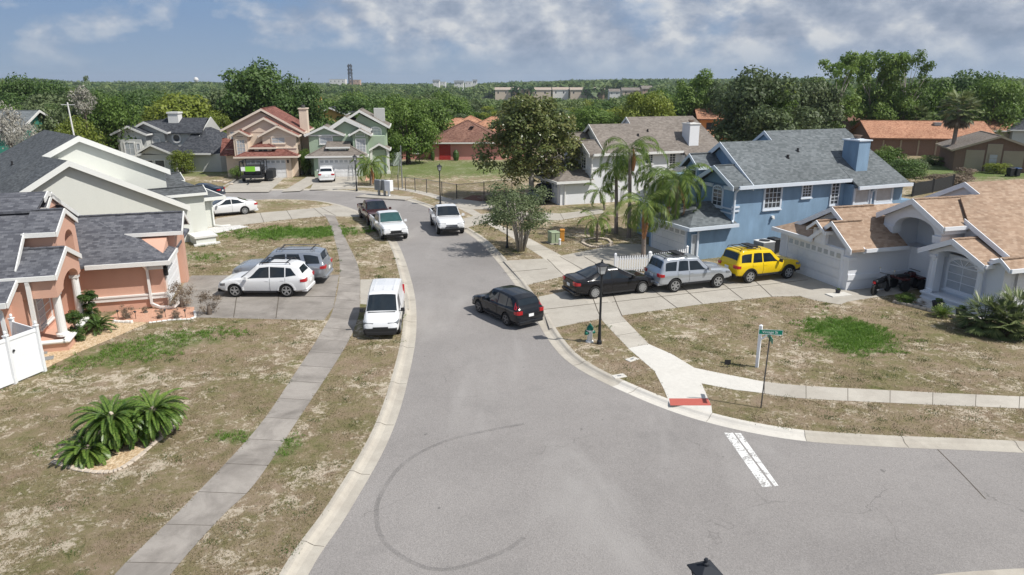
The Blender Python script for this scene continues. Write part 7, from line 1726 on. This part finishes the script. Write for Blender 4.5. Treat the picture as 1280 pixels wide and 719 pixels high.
M['lantern_glass'] = mat('lantern_glass', (.45, .47, .47), .15, var=.1, spec=.8); M['lamp_roof'] = mat('lamp_roof', (.02, .024, .032), .75, var=.15, scale=6)
lamp_post('black lantern street lamp beside the green and white hydrant', 749, 430)
lamp_post('black lantern street lamp on the verge beside the small grey-green tree', 634, 310)
lamp_post('black lantern street lamp by the chain-link fence near the road bend', 550.5, 255.5)
lamp_post('black lantern street lamp at the foot of the green house drive', 446, 238.5)
p_ = YP(883, 698, 10.35); lamp_post('black lantern street lamp seen from above at the bottom edge of the picture', 0, 0, loc=(p_.x, 10.35, 0), h=p_.z)
# hydrant
def hydrant():
    o = G(737, 427.5); t = thing('fire_hydrant', 'white fire hydrant with green bonnet beside the lamp post', 'hydrant', (o.x, o.y, 0), rot=30)
    b = MB(); b.lathe([(.17, 0), (.17, .05), (.11, .06), (.105, .50), (.15, .51), (.15, .56)], n=16); b.build('barrel', M['white_trim'], t)
    b = MB(); b.lathe([(.15, .56), (.15, .60), (.13, .68), (.07, .76), (.03, .78), (.03, .84), (.0, .84)], n=16); b.build('bonnet', M['hyd_green'], t)
    for a in (0, 90, 180):
        c = MB(); d = Vector((math.cos(R(a)), math.sin(R(a)), 0)); c.tube([d*.09+Vector((0, 0, .42)), d*.20+Vector((0, 0, .42))], .065 if a != 90 else .085, 12); c.tube([d*.20+Vector((0, 0, .42)), d*.24+Vector((0, 0, .42))], .075 if a != 90 else .095, 8); c.build('outlet_cap', M['hyd_green'], t)
    o2 = G(762, 452)
hydrant()
for px, py, lab, rot in ((790, 449.5, 'white square meter cover on the verge by the new pavement', 35), (774, 470.5, 'pale metal meter cover near the kerb', 20)):
    o = G(px, py); t = thing('meter_cover', lab, 'meter cover', (o.x, o.y, 0), rot=rot); b = MB(); b.box(-.26, .26, -.16, .16, -.02, .025); b.build('lid', M['conc_new'], t, bevel=.01); b = MB(); b.box(-.08, .08, -.04, .04, .025, .032); b.build('hatch', M['galv'], t)
# street name sign
def street_sign():
    o = G(951, 510); top = Ht(o, 962, 411); t = thing('street_sign', 'green street name sign on a thin dark pole', 'street sign', (o.x, o.y, 0), rot=-4)
    b = MB(); b.bar((0, 0, -.1), (.05, 0, top-.22), .05, .03); b.build('pole', M['dark_galv'], t)
    for nm, rz, z, txt in (('name_plate', -3, top-.12, 'Vintage St'), ('cross_plate', 86, top-.32, None)):
        b = MB(); b.box(-.38, .38, -.008, .008, -.085, .085); pl = b.build(nm, M['sign_green'], t); pl.location = (.06, 0, z); pl.rotation_euler = (0, 0, R(rz))
        f = MB(); f.box(-.385, .385, -.0105, -.0085, .078, .088); f.box(-.385, .385, -.0105, -.0085, -.088, -.078); f.box(-.388, -.376, -.0105, -.0085, -.088, .088); f.box(.376, .388, -.0105, -.0085, -.088, .088); f.build('plate_border', M['white_letter'], pl)
        if txt:
            for s_, dx, siz in ((txt, -.02, .125),):
                cu = bpy.data.curves.new('lettering', 'FONT'); cu.body = s_; cu.size = siz; cu.extrude = .001; cu.align_x = 'CENTER'; cu.align_y = 'CENTER'
                to = bpy.data.objects.new('lettering', cu); COL.objects.link(to); bpy.context.view_layer.update()
                me = bpy.data.meshes.new_from_object(to.evaluated_get(bpy.context.evaluated_depsgraph_get())); bpy.data.objects.remove(to)
                L = bpy.data.objects.new('lettering', me); me.materials.clear(); me.materials.append(M['white_letter']); link(L, pl); L.location = (dx, -.0115, 0); L.rotation_euler = (R(90), 0, 0)
street_sign()
def yard_post():
    o = G(946, 459); h = Ht(o, 947, 407); t = thing('yard_sign_post', 'white empty real-estate sign post with a short bracketed arm on the lawn', 'sign post', (o.x, o.y, 0), rot=-35)
    b = MB(); b.box(-.055, .055, -.055, .055, -.1, h); b.tbox(0, 0, h, h+.05, .065, .065, .0, .0); b.build('post', M['white_vinyl'], t)
    b = MB(); b.box(.055, .75, -.045, .045, h-.26, h-.15); b.build('arm', M['white_vinyl'], t)
    b = MB(); b.bar((.05, 0, h-.55), (.34, 0, h-.27), .05); b.build('brace', M['white_vinyl'], t)
yard_post()
def stake():
    o = G(909, 459.5); t = thing('yard_stake', 'small dark stake sign in the dry grass left of the white post', 'yard stake', (o.x, o.y, 0)); b = MB(); b.box(-.12, .12, -.01, .01, .12, .32); b.build('panel', M['plastic'], t); b = MB(); b.bar((0, 0, -.05), (0, 0, .14), .02); b.build('spike', M['dark_galv'], t)
stake()
# utility box and pedestals
def utility():
    o = G(692, 304); t = thing('transformer_box', 'pale green utility transformer box on the white house lawn', 'utility box', (o.x, o.y, 0), rot=20); t.scale = (.75, .75, .8)
    b = MB(); b.box(-.55, .55, -.6, .6, -.05, .08); b.build('pad', M['conc'], t)
    b = MB(); b.box(-.42, .42, -.45, .45, .08, .95); b.tbox(0, 0, .95, 1.05, .46, .49, .40, .45); b.build('cabinet', M['util_green'], t, bevel=.02)
    b = MB(); b.box(-.02, .02, -.47, -.45, .2, .9); b.build('door_seam', M['plastic'], t)
    o = G(702.5, 301.5); t = thing('utility_pedestal', 'amber utility pedestal right of the green transformer box', 'utility pedestal', (o.x, o.y, 0)); b = MB(); b.box(-.15, .15, -.12, .12, 0, .75); b.build('housing', M['amber'], t, bevel=.02); b = MB(); b.box(-.17, .17, -.14, .14, .70, .86); b.build('cap', M['amber'], t, bevel=.03)
    o = G(699.5, 306.5); t = thing('utility_pedestal', 'small white utility stub in front of the amber pedestal', 'utility pedestal', (o.x, o.y, 0)); b = MB(); b.lathe([(.08, 0), (.08, .35), (.1, .36), (.1, .42), (.04, .46)], n=10); b.build('housing', M['white_vinyl'], t)
utility()
# cluster mailboxes by the bend
def mailboxes():
    for px, py, m, lab in ((474, 244.5, 'galv', 'grey cluster mailbox left of the white one at the road bend'), (481, 244.8, 'galv', 'second grey cluster mailbox, next to the white one'), (486.5, 245.5, 'white_vinyl', 'white cluster mailbox at the road bend')):
        o = G(px, py); t = thing('cluster_mailbox', lab, 'mailbox', (o.x, o.y, 0), rot=-35, group='cluster mailboxes at the road bend')
        b = MB(); b.box(-.09, .09, -.09, .09, -.1, .55); b.build('pedestal', M[m], t); b = MB(); b.box(-.38, .38, -.22, .22, .55, 1.5); b.tbox(0, 0, 1.5, 1.56, .40, .24, .36, .2); b.build('cabinet', M[m], t)
        b = MB()
        for r in range(4):
            for c in range(2): b.box(-.34+c*.35, -.02+c*.35, -.235, -.22, .60+r*.22, .80+r*.22)
        b.build('box_doors', M['white_vinyl' if m != 'galv' else 'ac_grey'], t)
    o = G(481, 246); t = thing('mailbox_slab', 'concrete slab under the cluster mailboxes', 'slab', (o.x, o.y, 0), rot=-20); b = MB(); b.box(-2.6, 2.8, -1.1, .8, -.05, .03); b.build('slab', M['conc'], t)
mailboxes()
# picket fence in front of the blue drive
def picket(name, label, a, c, h=1.0):
    A = G(*a); Cc = G(*c); d = Cc-A; L = d.length; t = thing(name, label, 'fence', (A.x, A.y, 0)); t.rotation_euler.z = math.atan2(d.y, d.x)
    b = MB(); n = int(L/.15)
    for k in range(n+1): x = L*k/n; b.box(x-.035, x+.035, -.012, .012, .06, h); b.tbox(x, 0, h, h+.05, .035, .012, .0, .01)
    b.build('pickets', M['white_vinyl'], t)
    for z in (.22, h-.16):
        r = MB(); r.box(0, L, .012, .05, z-.045, z+.045); r.build('rail', M['white_vinyl'], t)
    for x in (0, L):
        p = MB(); p.box(x-.06, x+.06, -.06, .06, -.1, h+.16); p.tbox(x, 0, h+.16, h+.24, .075, .075, .0, .0); p.build('post', M['white_vinyl'], t)
picket('picket_fence', 'white picket fence behind the black sedan', (768.5, 342), (811, 339.5)); picket('picket_fence', 'white picket fence section behind the silver boxy SUV', (812, 339.4), (857.5, 331.5))
# white vinyl privacy fence of the peach house
def vinyl():
    A = Vector((-18.52, 23.3, 0)); Cc = Vector((-18.16, 25.3, 0))
    t = thing('vinyl_fence', 'white vinyl privacy fence with a gate beside the peach house, left edge', 'fence', (0, 0, 0))
    def panel(p, q, nm, z0=.06, h=1.78):
        d = (q-p).normalized(); L = (q-p).length; b = MB(); s = Vector((-d.y, d.x, 0))*.02
        b.prism([p+Vector((0, 0, z0+.1)), q+Vector((0, 0, z0+.1)), q+Vector((0, 0, h-.08)), p+Vector((0, 0, h-.08))], s); 
        for k in range(1, int(L/.18)): x = p+d*(k*.18)+s*1.05; b.bar(x+Vector((0, 0, z0+.1)), x+Vector((0, 0, h-.1)), .006)
        o = b.build(nm, M['white_vinyl'], t); 
        for zz in (z0+.06, h-.06): r = MB(); r.bar(p+Vector((0, 0, zz)), q+Vector((0, 0, zz)), .05, .13); r.build('rail', M['white_vinyl'], o)
        return o
    def post(p, h=1.86):
        b = MB(); b.box(p.x-.065, p.x+.065, p.y-.065, p.y+.065, -.1, h); o = b.build('post', M['white_vinyl'], t); b = MB(); b.tbox(p.x, p.y, h, h+.04, .085, .085, .085, .085); b.lathe([(.04, h+.04), (.035, h+.08), (.06, h+.13), (.045, h+.19), (.0, h+.21)], (p.x, p.y, 0), 10); b.build('finial', M['white_vinyl'], o)
    B0 = Vector((-19.3, 21.6, 0)); B1 = Vector((-18.35, 24.2, 0)); B2 = Vector((-18.0, 25.35, 0))
    panel(Vector((-20.2, 19.0, 0)), B0, 'panel'); panel(B0, B1, 'panel'); panel(B1, B2, 'gate')
    B3 = Vector((-19.5, 26.2, 0)); B4 = Vector((-21.2, 27.2, 0)); 
    b = MB(); h0, h1 = 1.78, 1.5
    panel(B2, B3, 'panel', h=1.75)
    for p in (B0, B1, B2, B3): post(p)
    b = MB(); b.lathe([(.035, 0), (.05, .03), (.03, .06)], (0, 0, 0), 8); kn = b.build('latch', M['plastic'], t); kn.location = B1+Vector((.06, .15, 1.25)); kn.rotation_euler = (0, R(90), 0)
vinyl()
for px, py, lab in ((49.5, 442, 'dark stepping stone near the vinyl gate, farther one'), (57, 449, 'dark stepping stone in the gravel right by the vinyl gate')):
    o = G(px, py); b = MB(); b.box(-.28, .28, -.2, .2, 0, .035); s = b.build('stepping_stone', M['ac_grey'], bevel=.01); s.location = (o.x, o.y, .006); s.rotation_euler.z = .5; tag(s, lab, 'stepping stone')
# chain-link fence along the empty lot
def chain_mat():
    m, nt, b = newmat('chain_link'); k = NB(nt); uv = k.uv(); mp = k.n('ShaderNodeMapping'); mp.inputs['Rotation'].default_value = (0, 0, R(45)); k.l(uv, mp.inputs[0])
    s = k.n('ShaderNodeSeparateXYZ'); k.l(mp.outputs[0], s.inputs[0]); out = None
    for ax in (0, 1):
        f = k.m('FRACT', k.m('MULTIPLY', s.outputs[ax], 14)); w = k.m('LESS_THAN', f, .10); out = w if out is None else k.m('MAXIMUM', out, w)
    b.inputs['Base Color'].default_value = (.22, .23, .23, 1); b.inputs['Metallic'].default_value = .5; b.inputs['Roughness'].default_value = .5; k.l(out, b.inputs['Alpha']); return m
M['chain'] = chain_mat()
def chain(label, pix, h=1.35, n=None, dark_posts=True):
    P = [G(*q) for q in pix]; t = thing('chain_link_fence', label, 'fence', (0, 0, 0))
    for a, c in zip(P, P[1:]):
        me = bpy.data.meshes.new('mesh_panel'); me.from_pydata([(a.x, a.y, .03), (c.x, c.y, .03), (c.x, c.y, h), (a.x, a.y, h)], [], [(0, 1, 2, 3)]); box_uv(me); me.materials.append(M['chain']); o = bpy.data.objects.new('mesh_panel', me); link(o, t)
        b = MB(); b.tube([(a.x, a.y, h), (c.x, c.y, h)], .022, 6); b.build('top_rail', M['galv'], t)
    for p in P: b = MB(); b.tube([(p.x, p.y, -.1), (p.x, p.y, h+.06)], .04, 8); b.build('post', M['dark_galv'], t)
chain('chain-link fence along the pavement before the empty grass lot', [(507, 238), (519, 239.5), (533.5, 241.5), (552.5, 245), (571, 248.5)]); chain('chain-link fence running from the corner post towards the magnolia', [(571, 248.5), (605, 245), (640, 241)])
chain('chain-link fence running back beside the green house lawn', [(498, 237.5), (500, 215), (502, 203)], 1.5)
def tallpole():
    o = G(503, 236); h = Ht(o, 502, 184); t = thing('utility_pole', 'thin pale pole rising beside the lot gate', 'pole', (o.x, o.y, 0)); b = MB(); b.tube([(0, 0, -.1), (0, 0, h)], [.07, .05], 8); b.build('pole', M['galv'], t)
    b = MB(); b.lathe([(.07, 0), (.07, .12), (.02, .15)], (0, 0, h), 8); b.build('cap', M['galv'], t)
tallpole()
def leaning_pole():
    o = YP(94, 162, 66); t = thing('guy_pole', 'slim pale pole standing in the bushes over the sage house ridge', 'pole', (o.x, 66, 0)); b = MB(); b.tube([(0, 0, 0), (-.3, 0, YP(88, 128, 66).z)], [.09, .06], 8); b.build('pole', M['town_white'], t)
    b = MB(); b.bar((-.9, 0, YP(88, 131, 66).z), (.3, 0, YP(88, 131, 66).z), .06); b.build('crossarm', M['town_white'], t)
leaning_pole()
def wood_fence(nm, label, m, pix, h=1.8, cap=True):
    P = [G(*q) for q in pix]; t = thing(nm, label, 'fence', (0, 0, 0))
    for a, c in zip(P, P[1:]):
        d = (c-a).normalized(); L = (c-a).length; b = MB(); n = max(1, int(L/.16)); s = Vector((-d.y, d.x, 0))*.02
        for k in range(n): p, q = a+d*(L*k/n+.006), a+d*(L*(k+1)/n-.006); b.prism([p+Vector((0, 0, .04)), q+Vector((0, 0, .04)), q+Vector((0, 0, h)), p+Vector((0, 0, h))], s)
        b.build('panel', M[m], t)
    for p in P: b = MB(); b.box(p.x-.07, p.x+.07, p.y-.07, p.y+.07, -.1, h+.1); b.build('post', M[m], t)
wood_fence('wooden_fence', 'brown wooden fence between the siding house and the cream house', 'wood', [(279, 213), (291, 212)]); wood_fence('vinyl_fence', 'white vinyl fence behind the palm of the green house', 'white_vinyl', [(479, 207.5), (492, 207.5), (501, 207.5)])
wood_fence('dark_fence', 'charcoal fence at the foot of the blue house rear roof', 'bin_dark', [(1140, 246), (1165, 241), (1190, 235)], 1.3)
# bins, AC unit, pots
def bin_(label, px, py, m, lid=None, rot=10):
    o = G(px, py); t = thing('wheelie_bin', label, 'bin', (o.x, o.y, 0), rot=rot); b = MB(); b.tbox(0, 0, .08, .95, .24, .27, .30, .34); b.build('body', M[m], t, bevel=.02); b = MB(); b.tbox(0, 0, .955, 1.05, .33, .37, .29, .32); b.build('lid', M[lid or m], t, bevel=.02)
    for s in (-1, 1): b = MB(); b.tube([(s*.30, .25, .12), (s*.36, .25, .12)], .12, 12); b.build('wheel', M['tyre'], t)
bin_('blue-lidded dark bin beside the cream house garage, left one', 364, 219.5, 'bin_dark', 'bin_blue'); bin_('blue-lidded dark bin beside the cream house garage, right one', 369.5, 219, 'bin_dark', 'bin_blue')
bin_('dark bin by the white garage of the far right house', 1262, 221, 'bin_dark'); bin_('dark bin with blue lid next to it at the far right house', 1270, 221, 'bin_dark', 'bin_blue')
bin_('dark bin against the blue wall beside the air conditioner', 966, 317, 'bin_dark', rot=25)
def ac():
    o = G(953.5, 322); t = thing('air_conditioner', 'grey air conditioner unit against the blue house wall behind the yellow SUV', 'air conditioner', (o.x, o.y, 0), rot=23)
    b = MB(); b.box(-.6, .6, -.6, .6, 0, .1); b.build('pad', M['conc'], t); b = MB(); b.box(-.45, .45, -.45, .45, .1, 1.05)
    for k in range(9): b.box(-.462, .462, -.462, .462, .18+k*.09, .21+k*.09)
    b.build('casing', M['ac_grey'], t); b = MB(); b.box(-.47, .47, -.47, .47, 1.05, 1.10); b.build('top_plate', M['white_trim'], t); b = MB(); b.lathe([(.34, 1.10), (.34, 1.13)], n=18); b.build('fan_grille', M['plastic'], t)
ac()
for px, py, s, lab in ((1171, 388.5, .26, 'dark round pot beside the first grey porch column'), (1200, 396.5, .24, 'dark pot with a small plant before the arched window'), (1047, 367.5, .13, 'small dark pot on the pale slab at the grey garage corner')):
    o = G(px, py); t = thing('plant_pot', lab, 'plant pot', (o.x, o.y, 0)); b = MB(); b.lathe([(s*.7, 0), (s, s*1.6), (s*1.08, s*1.62), (s*1.08, s*1.8), (s*.85, s*1.8), (s*.8, s*1.6)], n=16); b.build('pot', M['pot'], t)
    me, lc, lr = proto('small', 3); c = bpy.data.objects.new('plant', me); link(c, t); c.location = (0, 0, s*2.1); c.scale = (s*.7, s*.7, s*.6)
o = G(1048, 369); b = MB(); b.box(-.6, .6, -.3, .3, 0, .05); s_ = b.build('step_slab', M['conc_new']); s_.location = (o.x, o.y, .006); s_.rotation_euler.z = R(17); tag(s_, 'pale slab at the corner of the grey garage', 'slab')
o = G(1149, 380); b = MB(); b.lathe([(.16, 0), (.2, .1), (.12, .2), (.0, .24)], n=12); s_ = b.build('garden_stone', M['white_trim']); s_.location = (o.x, o.y, 0); tag(s_, 'white round garden stone in the grey porch bed', 'stone')
def satellite():
    t = thing('roof_dish', 'satellite dish low on the left end of the tan garage roof', 'satellite dish', (0, 0, 0))
# ladder at the green garage
def ladder():
    o = G(438, 226); t = thing('step_ladder', 'folding step ladder standing before the green house garage', 'ladder', (o.x, o.y, 0)); b = MB()
    for s in (-1, 1): b.bar((s*.28, 0, 0), (s*.2, .3, 1.7), .05); b.bar((s*.28, .75, 0), (s*.2, .35, 1.7), .04)
    b.build('side_rails', M['galv'], t)
    for k in range(5): c = MB(); c.bar((-.26, .05+k*.055, .3+k*.3), (.26, .05+k*.055, .3+k*.3), .07, .03); c.build('step', M['galv'], t)
ladder()
# open-topped utility vehicle with banner at the cream garage
def rig():
    o = G(317, 228); t = thing('flatbed_trailer', 'black utility trailer rig with a lime banner on its rack before the cream garage', 'trailer', (o.x, o.y, 0), rot=8)
    b = MB(); b.box(-1.15, 1.15, -.9, 2.4, .55, .8); b.bar((0, -.9, .6), (.1, -2.4, .5), .12); b.build('chassis', M['plastic'], t)
    b = MB()
    for x in (-1.12, 1.12):
        for y in (-.85, .9, 2.35): b.bar((x, y, .8), (x, y, 2.35), .08)
        b.bar((x, -.85, 2.35), (x, 2.35, 2.35), .08); b.bar((x, -.85, 1.5), (x, 2.35, 1.5), .05)
    for y in (-.85, .9, 2.35): b.bar((-1.12, y, 2.35), (1.12, y, 2.35), .08)
    b.build('rack', M['black_metal'], t)
    b = MB(); b.box(-.95, .9, .2, 2.1, .8, 1.75); b.build('cargo', M['bin_dark'], t, bevel=.08); b = MB(); b.box(1.3, 2.1, .4, 2.4, .3, 1.3); b.build('side_crate', M['bin_dark'], t, bevel=.06)
    b = MB(); b.box(-1.0, 1.0, -.93, -.89, 1.35, 1.8); bn = b.build('banner', M['white_letter'], t); b = MB(); b.box(-.55, .5, -.945, -.932, 1.3, 1.85); b.build('lime_panel', M['lime'], bn)
    for x in (-1.2, 1.2):
        w = MB(); w.tube([(x-.12, .9, .38), (x+.12, .9, .38)], .38, 18); w.build('wheel', M['tyre'], t)
rig()
# motorcycles on the grey porch
def moto(label, px, py, rot, body, quad=False, s=1.0):
    o = G(px, py); t = thing('quad_bike' if quad else 'motorcycle', label, 'quad bike' if quad else 'motorcycle', (o.x, o.y, 0), rot=rot); t.scale = (s, s, s)
    if quad: ws = [(.55, .42), (.55, -.42), (-.55, .42), (-.55, -.42)]; r, w = .30, .22
    else: ws = [(.70, 0), (-.62, 0)]; r, w = .31, .12
    for x, y in ws:
        b = MB(); b.lathe([(r*.55, -w/2), (r*.9, -w/2), (r, -w/4), (r, w/4), (r*.9, w/2), (r*.55, w/2)], n=18); q = b.build('wheel', M['tyre'], t); q.location = (x, y, r); q.rotation_euler = (R(90), 0, 0)
        c = MB(); c.lathe([(r*.5, -w*.3), (r*.5, w*.3)], n=14); c.build('rim', M['rim_dark'], q)
    b = MB(); b.bar((-.62, 0, r), (0, 0, .42), .07); b.bar((0, 0, .42), (.45, 0, .8), .08); b.bar((-.5, 0, .62), (.4, 0, .66), .09); b.build('frame', M['plastic'], t)
    b = MB(); b.box(-.22, .25, -.15, .15, .25, .6); b.build('engine', M['dark_galv'], t, bevel=.03)
    b = MB(); b.add([(.0, -.14, .62), (.45, -.1, .66), (.45, .1, .66), (0, .14, .62), (.02, -.12, .88), (.42, -.07, .92), (.42, .07, .92), (.02, .12, .88)], [(0, 3, 2, 1), (4, 5, 6, 7), (0, 1, 5, 4), (1, 2, 6, 5), (2, 3, 7, 6), (3, 0, 4, 7)]); b.build('fuel_tank', body, t, bevel=.04)
    b = MB(); b.tbox(-.35, 0, .70, .84, .38, .14, .34, .12); b.build('seat', M['bin_dark'], t, bevel=.04)
    if quad:
        for x in (.55, -.55): b = MB(); b.tbox(x, 0, .62, .72, .30, .55, .24, .50); b.build('mudguard', body, t, bevel=.04)
    else:
        for y in (.05, -.05): b = MB(); b.bar((.70, y*2, r), (.46, y*1.6, .95), .045); b.build('fork', M['rim'], t)
        b = MB(); b.tbox(.72, 0, .64, .68, .22, .07, .18, .06); b.build('front_mudguard', body, t); b = MB(); b.tube([(-.1, -.17, .3), (-.7, -.2, .36)], .045, 8); b.build('exhaust', M['rim'], t)
        b = MB(); b.tbox(-.74, 0, .66, .76, .07, .06, .06, .05); b.build('tail', M['lamp_red'], t)
    b = MB(); b.tube([(.36, -.36, 1.02), (.44, -.1, 1.0), (.44, .1, 1.0), (.36, .36, 1.02)], .018, 6); b.build('handlebar', M['plastic'], t)
    if not quad:
        for y in (-.33, .33): b = MB(); b.bar((.38, y, 1.02), (.42, y*1.15, 1.22), .012); b.lathe([(.02, -.04), (.06, -.03), (.06, .03), (.02, .04)], (.42, y*1.15, 1.26), 8); b.build('mirror', M['chrome'], t)
        b = MB(); b.lathe([(.04, -.06), (.09, -.04), (.09, .05), (.03, .07)], (.58, 0, .92), 10); b.build('headlamp', M['lamp_clear'], t)
RB = paint('bike_red', (.07, .008, .008)); BB_ = paint('black_sedan', (0, 0, 0))
moto('black motorcycle with chrome mirrors at the front of the grey porch', 1100, 367, 35, BB_); moto('red and black quad bike, nearer one under the arched entry', 1133, 361, 15, RB, True); moto('red and black quad bike half hidden behind the nearer one', 1148, 357, 10, RB, True)
def moto_extra(): pass
# loose stones by the siding house lawn
rg = random.Random(9)
for k in range(7):
    o = G(263+k*4.4+rg.uniform(-1, 1), rg.uniform(227, 231)); s = MB(); r = rg.uniform(.15, .3); s.lathe([(r*.7, 0), (r, r*.3), (r*.6, r*.6), (0, r*.7)], n=7); q = s.build('landscape_rock', M['rock_pale']); q.location = (o.x, o.y, 0); tag(q, ORD[k]+' of the seven small pale rocks left of the cream house drive', 'rock', 'rocks left of the cream house drive')

# ---------------- air: a closed box of thin haze round camera and scene ----------------
def haze():
    m = bpy.data.materials.new('haze'); m.use_nodes = True; nt = m.node_tree; nt.nodes.clear()
    v = nt.nodes.new('ShaderNodeVolumePrincipled'); v.inputs['Color'].default_value = (.72, .83, 1, 1); v.inputs['Density'].default_value = HAZE; v.inputs['Anisotropy'].default_value = .2
    o_ = nt.nodes.new('ShaderNodeOutputMaterial'); nt.links.new(v.outputs[0], o_.inputs['Volume'])
    b = MB(); b.box(-5200, 5200, -80, 7300, -14, 75); h = b.build('haze', m); tag(h, 'thin blue haze of distance over the whole neighbourhood', kind='stuff')
HAZE = .00012
haze()
